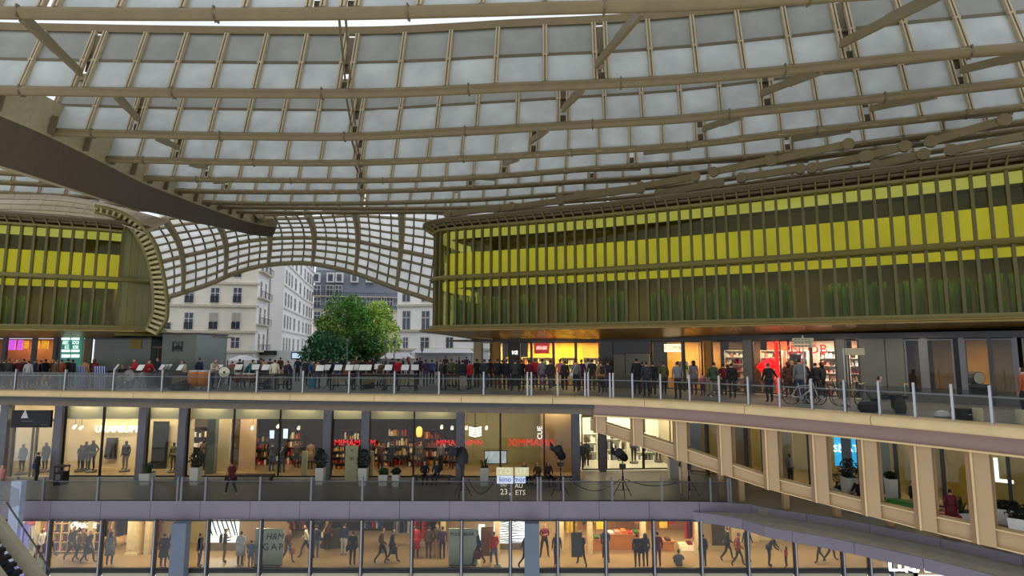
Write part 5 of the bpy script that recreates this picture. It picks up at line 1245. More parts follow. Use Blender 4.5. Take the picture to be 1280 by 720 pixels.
# gallery people
G1 = 'people on the lower gallery'
def Q(*a, **k): k.setdefault('group', G1); return person(a[0], a[1], F1, *a[2:], **k)
Q(289.5, 30.6, 'maroon', 'black', 'person in maroon and pink with white shoes walking along the gallery railing', 'walk', face=240, shoe='w', coat=1, hair='black', bag='shoulder')
Q(47, 33.6, 'black', 'black', 'person at the glass double door carrying a round blue bag', face=150, bag='shoulder', bagc='blue')
Q(340, 36.4, 'charcoal', 'denim', 'broad person in charcoal seen from behind inside the dark shop', face=180, scale=1.06, coat=1)
Q(353, 36.0, 'black', 'denim', 'broad person in black beside the mullion inside the dark shop', face=195, scale=1.06, coat=1, bag='shoulder', bagc='white')
Q(371, 37.5, 'brown', 'black', 'brown clad shopper deeper in the dark shop', face=170)
Q(388, 37.2, 'tan', 'brown', 'shopper in a tan coat by the tall bushy planter', face=200, coat=2)
Q(476, 37.0, 'brown', 'black', 'shopper in brown at the warm lit shelves', face=180, hair='brown')
Q(490, 37.6, 'black', 'black', 'black clad shopper between warm lit shelves', face=160)
Q(524, 37.4, 'olive', 'brown', 'shopper in olive under the amber lamp', face=190)
Q(551, 36.8, 'grey', 'charcoal', 'shopper in grey below the red neon reflection', face=180)
Q(564, 37.0, 'black', 'black', 'black clad shopper beside the pillar with the covered light', face=170)
Q(531, 33.2, 'black', 'black', 'long haired woman sitting on the gallery bench', 'sit', face=10, hs='long')
Q(546, 33.2, 'charcoal', 'navy', 'person in charcoal sitting on the gallery bench with a bag', 'sit', face=350, bag='shoulder')
Q(655, 33.0, 'black', 'black', 'first of three dark figures seated together behind the window lettering', 'sit', face=40, hair='brown')
Q(672, 33.0, 'brown', 'brown', 'brown clad figure seated in the middle of the three', 'sit', face=330, hair='brown')
Q(685, 32.8, 'charcoal', 'black', 'hooded figure seated last of the three by the projector stand', 'sit', face=20, hs='hood')
Q(727, 37.4, 'black', 'black', 'black coated customer in the bright white shop', face=180, coat=1)
Q(733, 38.0, 'charcoal', 'black', 'second customer with a dark jacket in the bright white shop', face=170, coat=1)
Q(987.5, 33.0, 'grey', 'black', 'man in a grey shirt standing between two columns of the gallery', face=20, hair='black', skin=DKSKIN)
Q(1072, 28.6, 'black', 'black', 'person in black seated with crossed legs by the potted plants', 'sit', face=285)
Q(1141, 26.6, 'black', 'grey', 'person in a black jacket leaning by the green seat', face=30)
Q(1189, 24.8, 'maroon', 'charcoal', 'person in dark maroon standing before the red seat', face=160, coat=2)
Q(1, 28.0 + 2.2, 'pink', 'grey', 'person in pale pink at the frame edge beside the glass stair rail', face=90, scale=1.0)
# concourse people
G2 = 'people on the lowest concourse'
def R(*a, **k): k.setdefault('group', G2); return person(a[0], a[1], F2, *a[2:], **k)
R(51, 30.6, 'white', 'navy', 'shopper in a white top walking past the scarlet mannequin', 'walk', face=80)
R(61.5, 31.3, 'pink', 'charcoal', 'shopper in pale pink beside the first concourse mullion', 'walk', face=100)
R(90, 30.9, 'charcoal', 'black', 'first of three walkers passing the boot shelves, in charcoal', 'walk', face=75, coat=1, hair='brown')
R(101, 30.7, 'brown', 'black', 'middle one of three walkers passing the boot shelves, in brown', 'walk', face=80, coat=1)
R(111, 30.5, 'black', 'black', 'last of three walkers passing the boot shelves, in a long black coat', 'walk', face=85, coat=2)
R(138, 30.2, 'grey', 'black', 'woman in a grey coat standing before the coat racks', face=200, coat=2, hs='long')
R(205, 29.95, 'black', 'maroon', 'person in a black coat and maroon leggings close to the glass', face=190, coat=2)
R(218.5, 31.2, 'navy', 'black', 'tall shopper in navy carrying a red bag beside the slate column', 'walk', face=150, bag='tote', bagc='red', hair='brown')
R(250, 30.0, 'black', 'black', 'bald person in black standing sideways before the bright display', face=100, coat=1)
R(281, 30.6, 'charcoal', 'olive', 'person with a backpack looking at the white leaf display', 'phone', face=120, bag='backpack', bagc='charcoal')
R(301, 30.2, 'pale grey', 'black', 'woman in a pale grey coat beside the stool', face=180, coat=2)
R(314, 29.9, 'denim', 'denim', 'child in denim standing against the pale board', face=180, scale=.82)
R(360, 30.6, 'brown', 'denim', 'shopper in jeans carrying an orange bag beside the brand board', 'walk', face=60, bag='tote', bagc='orange', hair='auburn')
R(383, 31.4, 'cream', 'navy', 'shopper in a cream top striding behind the orange bag', 'walk', face=285, hair='brown')
R(395, 31.2, 'navy', 'denim', 'shopper in navy behind the mullion of the dark shop', face=180)
R(409, 32.4, 'brown', 'black', 'brown clad shopper deep in the dark clothes shop', face=190, hair='blond', hs='long', bag='shoulder', bagc='cream')
R(430, 31.6, 'navy', 'pale grey', 'shopper in navy with pale trousers in the dark clothes shop', face=170)
R(441, 30.2, 'black', 'black', 'person all in black with a bag standing before the clothes rails', face=180, bag='shoulder', coat=1)
R(477, 30.6, 'brown', 'black', 'one of two shoppers laden with bags, in brown', 'walk', face=100, bag='tote', bagc='grey')
R(490, 30.5, 'black', 'charcoal', 'one of two shoppers laden with bags, in black', 'walk', face=90, bag='tote', bagc='charcoal', coat=1)
R(520, 31.2, 'red', 'maroon', 'person in scarlet jacket and maroon skirt by the mullion', face=190, coat=2)
R(536, 31.2, 'brown', 'brown', 'person in brown with a scarf after the scarlet jacket', face=170, coat=1)
R(546, 31.4, 'olive', 'tan', 'blond person in olive before the second board', face=200, hair='blond', hs='long')
R(553, 31.1, 'purple', 'navy', 'person in purple glimpsed behind the second board', face=180)
R(598, 30.3, 'navy', 'black', 'person in navy coming out from behind the second board', 'walk', face=270, bag='tote', bagc='maroon')
R(617.5, 30.1, 'red', 'denim', 'person in a red top and jeans with a white bag on the floor', 'walk', face=195, hair='black', shoe='w')
R(656, 30.0, 'black', 'black', 'black clad person half hidden by the second slate column', 'walk', face=90)
R(680.5, 31.4, 'maroon', 'black', 'man in maroon with folded arms and legs apart', 'crossed', face=5, hair='black')
R(696, 30.2, 'purple', 'purple', 'person in purple half hidden by a mullion', face=180, bag='backpack', bagc='black', hs='hood')
R(727, 30.1, 'black', 'charcoal', 'person in black carrying a large dark board', 'walk', face=200)
R(757, 30.8, 'navy', 'charcoal', 'person in navy behind a mullion before the varsity jacket', 'walk', face=180, hair='brown')
R(796.5, 29.9, 'black', 'charcoal', 'one of a close couple by the glass, in black', face=180, coat=1)
R(806.5, 29.95, 'charcoal', 'black', 'one of a close couple by the glass, in charcoal with a bag', face=190, coat=1, hs='hood', bag='shoulder')
R(822, 30.0, 'maroon', 'maroon', 'person in maroon right behind the mullion by the yellow shirt', face=180)
R(848, 30.0, 'grey', 'charcoal', 'person in grey sitting on the concourse floor', 'floor', face=170)
R(879, 30.0, 'charcoal', 'black', 'person with a dark backpack standing behind a mullion before the cream wall', face=190, bag='backpack')
R(908.5, 30.9, 'black', 'black', 'man in black walking with a phone along the cream wall', 'walk', face=80, coat=1)
R(922, 30.1, 'rust', 'charcoal', 'person in a rust jacket over white striding along the cream wall', 'walk', face=75, hair='auburn', coat=1)
R(934, 30.8, 'navy', 'grey', 'person with outstretched arm behind the mullion of the cream wall', 'reach', face=20)
R(961, 30.1, 'charcoal', 'charcoal', 'parent in charcoal bending towards a child in red', 'lean', face=60, coat=1)
R(982, 30.0, 'red', 'maroon', 'small child in red beside the bending parent', face=220, scale=.62, hair='brown', hs='long')
R(1024, 30.6, 'black', 'black', 'walker of whom only the legs show under the ledge, striding', 'walk', face=280)
R(1037, 30.8, 'charcoal', 'black', 'walker of whom only the legs show under the ledge, behind the striding one', 'walk', face=80)
person(80, 24.6, F2 - .55, 'purple', 'black', 'person in purple on the stairs at the bottom edge', face=190, hair='auburn', hs='long', group=G2)
person(90, 24.4, F2 - .55, 'pale grey', 'black', 'dark haired person in pale grey on the stairs at the bottom edge', face=170, group=G2)
# mannequins in the shop windows
MQ = M('dark_mannequin', (52, 46, 44), .5); MQW = M('pale_mannequin', (206, 198, 184), .5)
def mannequin(px, y, z, top, legs, label, pose='stand', face=0, skin=MQ, plinth=.12, coat=1, scale=1.02, head=True):
    x = XY(px, y, z + .9)[0]; t = thing('mannequin', label, 'mannequin', (x, y, z), math.radians(face), 'mannequins in the shop windows')
    o = bpy.data.objects.new('figure', person_mesh(pose, coat, 'short', True)); C.objects.link(o); o.parent = t; o.location = (0, 0, plinth); o.scale = (scale,) * 3
    for i, m_ in ((0, skin), (1, skin), (2, cloth(top)), (3, cloth(legs)), (4, SHOE['d']), (5, skin)): o.material_slots[i].link = 'OBJECT'; o.material_slots[i].material = m_
    b = MB(); b.lathe([(.3, 0), (.3, plinth - .02), (.27, plinth)], 16); b.build('base_plate', M('mannequin_base', (90, 86, 80), .4), t, local=True)
mannequin(28, 35.6, F1, 'charcoal', 'black', 'dark mannequin with a scarf behind the first door leaf'); mannequin(57, 36.2, F1, 'black', 'charcoal', 'dark mannequin behind the second door leaf')
mannequin(101, 36.4, F1, 'charcoal', 'black', 'shorter dark mannequin of the pair in the cream shop', 'phone', scale=.92); mannequin(107, 36.6, F1, 'black', 'charcoal', 'dark mannequin just behind the shorter one')
mannequin(115.5, 36.2, F1, 'charcoal', 'charcoal', 'tall mannequin in a dark leather jacket standing legs apart', 'hips', scale=1.1); mannequin(157, 36.4, F1, 'charcoal', 'grey', 'mannequin in a grey coat under the end of the lit letters', scale=1.06)
mannequin(217, 36.2, F1, 'olive', 'olive', 'mannequin in olive beside the grey pillar of the cream shop'); mannequin(239, 35.9, F1, 'black', 'brown', 'mannequin in black just behind the grey pillar'); mannequin(254, 36.9, F1, 'brown', 'black', 'mannequin in brown before the cluttered shelves', scale=1.06)
mannequin(38, 32.4, F2, 'red', 'white', 'scarlet dressed mannequin with a hat in the plum shop', face=20, plinth=.5, skin=MQW); mannequin(792, 39.0, F1, 'charcoal', 'black', 'mannequin with long dark trousers in the white shop', skin=MQW); mannequin(823, 39.4, F1, 'grey', 'charcoal', 'mannequin in grey at the end of the white shop', 'hips', skin=MQW)
mannequin(1096, 31.0, F1, 'olive', 'olive', 'mannequin hidden behind the column after the cyan screen') if False else None
# ================================================================ THINGS ON THE PLAZA
PAPER = M('sheet_music', (236, 234, 226), .7); IRONB = M('black_stand_metal', (28, 28, 30), .4, .4); CHROME = M('chrome', (200, 200, 204), .15, .9)
GOLD = M('golden_drum_wood', (226, 132, 26), .3, 0, .15, 4); SKIN_D = M('drum_skin', (226, 216, 190), .5); WOODB = M('rosewood_bars', (110, 60, 34), .4)
def music_stand(x, y, rz, label, open_=True):
    t = thing('music_stand', label, 'music stand', (x, y, 0), rz, 'music stands')
    b = MB(); b.tube([(0, 0, .12), (0, 0, 1.12)], .014, 6); b.build('post', IRONB, t, local=True)
    b = MB()
    for k in range(3): a = 2.1 * k + .5; b.tube([(0, 0, .22), (math.cos(a) * .26, math.sin(a) * .26, .012)], .011, 5)
    b.build('tripod', IRONB, t, local=True)
    b = MB(); b.sheet((-.25, -.10, 1.05), (.25, -.10, 1.05), (.25, .10, 1.38), (-.25, .10, 1.38), .012); b.box(-.25, -.16, 1.03, .25, -.08, 1.05); b.build('desk', IRONB, t, local=True)
    b = MB(); b.sheet((-.22, -.115, 1.06), (.22, -.115, 1.06), (.22, .085, 1.375), (-.22, .085, 1.375), .012); b.build('sheet_music', PAPER, t, local=True)
names_ = ['music stand by the seated charcoal musician', 'music stand before the red jacket', 'first of three close music stands by the brown sign', 'second of three close music stands by the brown sign', 'third of three close music stands by the brown sign', 'music stand at the keyboard before the taller kiosk', 'music stand at the beige jacketed man, wide white score',
 'music stand behind the gong drum', 'music stand before the small white tent', 'music stand with a cream score by the tan musician', 'music stand near the orange backpack', 'music stand past the orange backpack', 'music stand with a large score before the tall tree', 'music stand at the railing post before the tree', 'music stand between tree and maroon awning', 'music stand second from the maroon awning', 'music stand third from the maroon awning', 'music stand before the maroon awning', 'music stand with score under the white stall', 'music stand beside the auburn haired person', 'music stand after the auburn haired person']
for nm, (px, y, rz) in zip(names_, [(144, 33.6, 2.4), (174, 32.6, 2.9), (201, 33.4, 2.6), (205, 33.6, 2.6), (209.5, 33.8, 2.6), (224, 32.8, 2.7), (272, 33.0, 3.1), (297, 33.6, 3.1), (318, 33.8, 3.3), (331, 33.2, 3.1), (399, 32.0, 3.2), (408, 33.0, 2.8), (422, 32.8, 3.1), (436, 32.6, 3.1), (446, 33.0, 3.2), (453, 32.8, 3.1), (459, 32.8, 3.1), (472, 34.5, 3.1), (485, 32.9, 3.1), (506, 32.8, 3.1), (518, 33.0, 3.3)]):
    music_stand(XY(px, y)[0], y, rz + math.pi, nm)
# pair of golden drums
def conga(px, y, label):
    x = XY(px, y)[0]; t = thing('golden_drum', label, 'drum', (x, y, 0), 0, 'golden drums')
    b = MB(); b.lathe([(.26, .18), (.33, .45), (.37, .72), (.36, .92), (.34, 1.02)], 20); b.build('shell', GOLD, t, local=True, smooth=True)
    b = MB(); b.lathe([(.36, 1.0), (.37, 1.01), (.37, 1.06), (.33, 1.07)], 20); b.build('hoop', CHROME, t, local=True)
    b = MB(); b.lathe([(.33, 1.055), (.33, 1.075)], 20); b.build('head', SKIN_D, t, local=True)
    for k in range(6): a = k * 1.047; b = MB(); b.tube([(math.cos(a) * .365, math.sin(a) * .365, .8), (math.cos(a) * .375, math.sin(a) * .375, 1.03)], .014, 5); b.build('lug', CHROME, t, local=True)
    b = MB()
    for k in range(3): a = k * 2.09 + .3; b.tube([(math.cos(a) * .22, math.sin(a) * .22, .25), (math.cos(a) * .36, math.sin(a) * .36, .0)], .02, 5)
    b.build('stand', CHROME, t, local=True)
conga(242.5, 32.2, 'golden wooden drum next to the black amplifier'); conga(254, 32.2, 'golden wooden drum beside the tall man in beige')
# gong-like bass drum on a stand
def bass_drum(px, y, r, zc, label, face=SKIN_D):
    x = XY(px, y)[0]; t = thing('bass_drum', label, 'drum', (x, y, 0), 0, 'bass drums')
    b = MB(); b.lathe([(r, -.2), (r + .01, -.19), (r + .01, .19), (r, .2)], 24, (0, 0, zc), ax='y'); b.build('shell', M('dark_drum_shell', (60, 44, 32), .4), t, local=True)
    b = MB(); b.lathe([(r * .9, -.215), (r * .9, -.2)], 24, (0, 0, zc), ax='y'); b.build('head', face, t, local=True)
    b = MB(); b.lathe([(r * .2, -.222), (r * .2, -.21)], 14, (0, 0, zc), ax='y'); b.build('centre_patch', M('dark_patch', (50, 40, 34), .6), t, local=True)
    b = MB()
    for sx in (-1, 1): b.tube([(sx * r * .8, 0, zc - .2), (sx * r, -.2, 0)], .02, 5); b.tube([(sx * r * .8, 0, zc - .2), (sx * r, .25, 0)], .02, 5); b.tube([(sx * r * 1.02, 0, zc), (sx * r * .8, 0, zc - .25)], .02, 5)
    b.build('stand', CHROME, t, local=True)
bass_drum(281.5, 32.0, .34, .98, 'round bass drum with a dark centre patch facing the pit'); bass_drum(163, 33.2, .36, .75, 'bass drum tilted among the stands before the low kiosk', M('grey_drum_skin', (150, 146, 136), .5))
def kettle(px, y, label, r=.34):
    x = XY(px, y)[0]; t = thing('kettle_drum', label, 'drum', (x, y, 0), 0, 'kettle drums')
    b = MB(); b.lathe([(.06, .34), (r * .6, .42), (r * .92, .6), (r, .82)], 18); b.build('bowl', M('copper_bowl', (150, 96, 60), .25, .7), t, local=True, smooth=True)
    b = MB(); b.lathe([(r, .82), (r + .02, .83), (r + .02, .87), (r, .88)], 18); b.build('rim', CHROME, t, local=True)
    b = MB(); b.lathe([(r * .98, .86), (r * .98, .885)], 18); b.build('head', SKIN_D, t, local=True)
    b = MB()
    for k in range(4): a = k * 1.57; b.tube([(math.cos(a) * r, math.sin(a) * r, .82), (math.cos(a) * r * .8, math.sin(a) * r * .8, .05)], .016, 5)
    b.lathe([(r * .5, .0), (r * .5, .05)], 12); b.build('frame', CHROME, t, local=True)
for px, y, l in ((296, 32.6, 'kettle drum beside the bass drum'), (305, 32.8, 'second kettle drum from the bass drum'), (314, 32.4, 'kettle drum at the railing post by the teal musicians'), (178, 33.6, 'kettle drum behind the red jacketed musician')): kettle(px, y, l)
def mallet(px0, px1, y, label, wood=WOODB, tubes=True, h=.9):
    x0, x1 = XY(px0, y)[0], XY(px1, y)[0]; w = x1 - x0; t = thing('marimba', label, 'instrument', ((x0 + x1) / 2, y, 0), 0, 'mallet instruments')
    b = MB(); b.box(-w / 2, -.3, h - .12, w / 2, -.26, h - .03); b.box(-w / 2, .2, h - .12, w / 2, .24, h - .03)
    for sx in (-1, 1): b.box(sx * w / 2 - .03, -.3, .08, sx * w / 2 + .03, -.24, h - .03); b.box(sx * w / 2 - .03, .18, .08, sx * w / 2 + .03, .24, h - .03); b.box(sx * w / 2 - .03, -.34, .05, sx * w / 2 + .03, .28, .1)
    b.box(-w / 2, -.03, .26, w / 2, .01, .31); b.build('frame', IRONB, t, local=True)
    n = max(8, int(w / .085))
    for i in range(n):
        x = -w / 2 + w * (i + .5) / n; f = 1 - .45 * i / n; b = MB(); b.box(x - .034, -.28 * f, h - .02, x + .034, .26 * f, h + .01); b.build('bar', wood, t, local=True)
    if tubes:
        b = MB()
        for i in range(n): x = -w / 2 + w * (i + .5) / n; l = .5 * (1 - .6 * i / n); b.tube([(x, -.05, h - .1), (x, -.05, h - .1 - l)], .028, 6)
        o = b.build('resonator_tubes', M('pale_resonator', (168, 150, 96), .3, .4), t, local=True); o['kind'] = 'stuff'
    for sx in (-1, 1):
        for yy in (-.3, .24): b = MB(); b.lathe([(.045, -.015), (.05, 0), (.045, .015)], 10, (sx * w / 2, yy, .05), ax='x'); b.build('caster', IRONB, t, local=True)
for a, b_, y, l in ((215, 238, 32.6, 'dark keyboard instrument beside the golden drums'), (323, 338, 33.0, 'mallet instrument behind the man in the cream shirt'), (346, 362, 32.0, 'mallet instrument between the cream shirt and the navy jacket'), (415, 442, 31.6, 'wide mallet instrument with tan sides by the railing post'), (453, 480, 31.6, 'mallet instrument with black legs and casters before the maroon awning'), (482, 498, 31.4, 'mallet instrument behind the railing post by the white stall'), (498, 520, 31.0, 'mallet instrument on casters nearest the white stall'), (140, 156, 33.0, 'mallet instrument at the railing before the low kiosk'), (557, 574, 31.4, 'pale framed mallet instrument beside the navy and beige person')): mallet(a, b_, y, l)
def boxcase(px, y, w, h, d, mat, label, cat='case', name='instrument_case', group=None):
    x = XY(px, y)[0]; t = thing(name, label, cat, (x, y, 0), 0, group)
    b = MB(); b.box(-w / 2, -d / 2, .03, w / 2, d / 2, h * .7); b.build('body', mat, t, local=True)
    b = MB(); b.box(-w / 2 - .01, -d / 2 - .01, h * .7, w / 2 + .01, d / 2 + .01, h); b.build('lid', mat, t, local=True)
    b = MB(); b.tube([(-.1, -d / 2 - .02, h * .5), (0, -d / 2 - .05, h * .55), (.1, -d / 2 - .02, h * .5)], .012, 5); b.build('handle', CHROME, t, local=True)
BLK = M('black_case', (24, 24, 26), .5)
boxcase(225, 31.6, .75, .36, .5, BLK, 'black amplifier box on the plaza before the keyboard', 'speaker', 'amplifier'); boxcase(104, 32.8, .25, .34, .2, BLK, 'small black case behind the striped cloth'); boxcase(329, 32.4, .7, .22, .4, BLK, 'flat black case at the railing by the cream shirt'); boxcase(131, 33.6, .55, 1.0, .5, M('dark_barrel_brown', (46, 38, 28), .6), 'tall dark trunk beside the second striped cloth'); boxcase(205, 34.0, .3, .62, .3, BLK, 'upright black case behind the three close stands')
boxcase(287, 36.2, .62, .95, .1, M('pale_score_board', (206, 206, 206), .6), 'pale upright board behind the bass drum', 'board', 'score_board'); boxcase(262.5, 33.6, .6, 1.12, .06, PAPER, 'white score board held by the tall man in beige', 'board', 'score_board') if False else None
boxcase(295, 34.5, .6, .9, .3, M('pale_grey_case', (150, 150, 146), .6), 'pale grey upright case behind the kettle drums'); boxcase(461, 33.0, .6, .7, .4, BLK, 'dark case under the music stands before the maroon awning'); boxcase(390, 33.6, .4, .55, .3, M('turquoise_bag', (60, 150, 176), .7), 'turquoise bag on a table by the street display', 'bag', 'carrier_bag')
# striped cloths hung on the railing
STR1, STR2 = M('white_stripe_cloth', (206, 208, 220), .8), M('blue_stripe_cloth', (52, 60, 110), .8)
def striped(px0, px1, label):
    s0, s1 = LEDGE.hit(px0, 470)[0], LEDGE.hit(px1, 470)[0]; m = (s0 + s1) / 2; n = 11
    t = thing('striped_cloth', label, 'cloth', tuple(LEDGE.p3(m, .8, -.24)))
    for i in range(n):
        a, b_ = s0 + (s1 - s0) * i / n, s0 + (s1 - s0) * (i + 1) / n
        b = MB(); o = -.29 - .03 * (i % 2); b.hexa([LEDGE.p3(a, .1, o - .1), LEDGE.p3(b_, .1, o - .1), LEDGE.p3(b_, .1, o - .08), LEDGE.p3(a, .1, o - .08), LEDGE.p3(a, 1.35, o), LEDGE.p3(b_, 1.35, o), LEDGE.p3(b_, 1.35, o + .02), LEDGE.p3(a, 1.35, o + .02)]); b.build('stripe', STR1 if i % 2 else STR2, t)
striped(89, 100, 'blue and white striped cloth hung by the tan jacketed person'); striped(110, 126, 'wider blue and white striped cloth hung before the maroon clad person')
# bicycles
def bicycle(px, y, rz, label, mat):
    x = XY(px, y)[0]; t = thing('bicycle', label, 'bicycle', (x, y, 0), rz, 'bicycles by the pink shop')
    for wx in (-.5, .5):
        b = MB(); b.tube([(wx + .33 * math.cos(a * .2618), 0, .33 + .33 * math.sin(a * .2618)) for a in range(25)], .018, 6, cap=False); w = b.build('wheel', M('tyre', (30, 30, 30), .7), t, local=True)
        b = MB()
        for k in range(10): a = k * .628; b.tube([(wx, 0, .33), (wx + .32 * math.cos(a), 0, .33 + .32 * math.sin(a))], .004, 3)
        b.lathe([(.03, -.04), (.03, .04)], 8, (wx, 0, .33), ax='y'); b.build('spokes', CHROME, w, local=True)
    b = MB()
    for p, q in (((-.5, 0, .33), (-.12, 0, .30)), ((-.5, 0, .33), (-.2, 0, .78)), ((-.12, 0, .30), (-.22, 0, .88)), ((-.12, 0, .30), (.36, 0, .72)), ((-.2, 0, .76), (.34, 0, .80)), ((.5, 0, .33), (.33, 0, .92))): b.tube([p, q], .018, 6)
    b.build('frame', mat, t, local=True)
    b = MB(); b.tube([(.33, 0, .92), (.30, 0, 1.02)], .015, 6); b.tube([(.26, -.26, 1.02), (.30, -.1, 1.04), (.30, .1, 1.04), (.26, .26, 1.02)], .014, 6); b.build('handlebar', IRONB, t, local=True)
    b = MB(); b.hexa([(-.36, -.07, .9), (-.1, -.02, .9), (-.1, .02, .9), (-.36, .07, .9), (-.36, -.08, .94), (-.08, -.02, .93), (-.08, .02, .93), (-.36, .08, .94)]); b.build('saddle', IRONB, t, local=True)
    b = MB(); b.lathe([(.09, -.03), (.09, -.02)], 12, (-.12, 0, .30), ax='y'); b.tube([(-.12, -.06, .30), (-.02, -.06, .18)], .012, 5); b.tube([(-.12, .06, .30), (-.22, .06, .42)], .012, 5); b.build('crank', CHROME, t, local=True)
bicycle(1006, 23.4, -.25, 'white framed bicycle parked before the person in the grey patterned jacket', M('white_frame', (220, 220, 220), .4)); bicycle(1032, 23.3, -.85, 'dark bicycle seen obliquely beside the white framed one', M('dark_frame', (50, 48, 50), .4)); bicycle(1064, 22.4, -1.2, 'dim bicycle leaning behind the railing under the pale sign', M('grey_frame', (90, 90, 86), .4))
# street drummer by the grey panels
P(1099, 21.2, 'grey', 'charcoal', 'street musician seated at a small drum kit before the grey panels', 'sit', face=70)
t = thing('drum_kit', 'small drum kit with cymbals around the street musician', 'drums', (XY(1113, 20.9)[0], 20.9, 0))
for dx, dz, r in ((.18, .62, .18), (.40, .58, .2)):
    b = MB(); b.lathe([(r, dz - .12), (r, dz)], 14, (dx, -.1, 0)); b.build('tom', M('kit_black', (34, 32, 34), .4), t, local=True); b = MB(); b.tube([(dx, -.1, 0), (dx, -.1, dz - .1)], .015, 5); b.build('leg', CHROME, t, local=True)
for dx in (-.85, .62):
    b = MB(); b.tube([(dx, .05, 0), (dx, .05, 1.0)], .012, 5); b.build('cymbal_stand', CHROME, t, local=True); b = MB(); b.lathe([(.2, .99), (.05, 1.01), (.02, 1.03)], 16, (dx, .05, 0)); b.build('cymbal', M('brass', (190, 160, 90), .25, .8), t, local=True)
b = MB(); x = XY(1096, 21.2)[0]; b.lathe([(.16, 0), (.16, .4), (.18, .44)], 14); o = b.build('drum_stool', BLK, local=True); o.location = (x, 21.25, 0); tag(o, 'black round stool under the street musician', 'stool')
b = MB(); b.lathe([(.2, -.2), (.28, -.08), (.28, .08), (.2, .18)], 14, (0, 0, .2), sx=1.4, sy=.7); o = b.build('gig_bag', BLK, local=True); o.location = (XY(1086, 20.6)[0], 20.6, 0); tag(o, 'large black gig bag beside the street musician', 'bag')
b = MB(); b.lathe([(.16, 0), (.2, .2), (.16, .42), (.07, .56)], 12); o = b.build('rucksack', M('brown_rucksack', (60, 54, 40), .8), local=True); o.location = (XY(1126, 20.2)[0], 20.2, 0); tag(o, 'brown rucksack standing on the plaza after the street musician', 'bag')
b = MB(); b.lathe([(.16, 0), (.2, .06), (.14, .2), (.04, .24)], 12, sx=1.3); o = b.build('plastic_bag', M('white_plastic', (230, 228, 220), .5), local=True); o.location = (XY(1178, 19.0)[0], 19.0, 0); tag(o, 'small white plastic bag by the railing', 'bag')
boxcase(1208, 18.4, .62, .36, .4, BLK, 'black suitcase lying by the railing near the pale cylinder'); b = MB(); b.lathe([(.13, 0), (.14, .02), (.14, .36), (.13, .4)], 16); o = b.build('paper_cylinder', M('cream_cylinder', (226, 214, 176), .6), local=True); o.location = (XY(1223, 18.1)[0], 18.1, 0); tag(o, 'pale cream cylinder beside the black suitcase', 'container')
b = MB(); b.lathe([(.13, 0), (.14, .02), (.13, .42)], 16); o = b.build('paper_cylinder', M('cream_cylinder', (226, 214, 176), .6), local=True); o.location = (XY(1277, 17.4)[0], 17.4, 0); tag(o, 'pale cylinder cut by the frame edge', 'container')
t = thing('window_drum_set', 'dark drum set with a pale bass drum inside the far shop window', 'drums', (XY(1222, 23.6)[0], 23.6, .36)); b = MB(); b.lathe([(.26, -.2), (.26, .2)], 20, (0, 0, .72), ax='y'); b.build('bass_drum', BLK, t, local=True); b = MB(); b.lathe([(.23, -.22), (.23, -.205)], 20, (0, 0, .72), ax='y'); b.build('drum_head', SKIN_D, t, local=True)
b = MB(); b.box(-.4, -.2, 0, .4, .2, .46); b.build('plinth', GREY_D, t, local=True)
# signposts on the plaza
def signpost(px, y, zt, w, h, label, n=3):
    x = XY(px, y)[0]; t = thing('signpost', label, 'sign', (x, y, 0), math.radians(-18))
    b = MB(); b.tube([(0, .04, 0), (0, .04, zt + .1)], .03, 8); b.build('post', SILVER, t, local=True)
    for i in range(n): b = MB(); b.box(-w / 2, -.03, zt - h * (i + 1) / n + .01, w / 2, .0, zt - h * i / n - .01); b.build('sign_blade', M('pale_beige_sign', (176, 166, 132), .6), t, local=True)
    b = MB()
    for i in range(n):
        for k in range(5): b.box(-w * .4 + k * w * .16, -.036, zt - h * (i + .6) / n, -w * .4 + k * w * .16 + w * .1, -.03, zt - h * (i + .4) / n)
    o = b.build('sign_text', LETTER_D, t, local=True); 
    b = MB(); b.lathe([(.14, 0), (.14, .03), (.04, .05)], 12); b.build('base_plate', GREY_D, t, local=True)
signpost(1008, 23.9, 2.75, .82, .42, 'beige three-bladed direction sign between the two red letter groups', 3); signpost(1059, 22.6, 2.2, .1, .02, 'thin silver post beside the pale flat sign', 1)
b = MB(); p = PY(1056.5, 444, 22.8); q = PY(1080, 435, 22.8); b.box(p.x, 22.78, p.z, q.x, 22.84, q.z); b.tube([(p.x + .1, 22.86, 0), (p.x + .1, 22.86, q.z)], .025, 6); tag(b.build('flat_sign', M('pale_beige_sign', (176, 166, 132), .6)), 'pale blank flat sign on a post before the grey panels', 'sign')

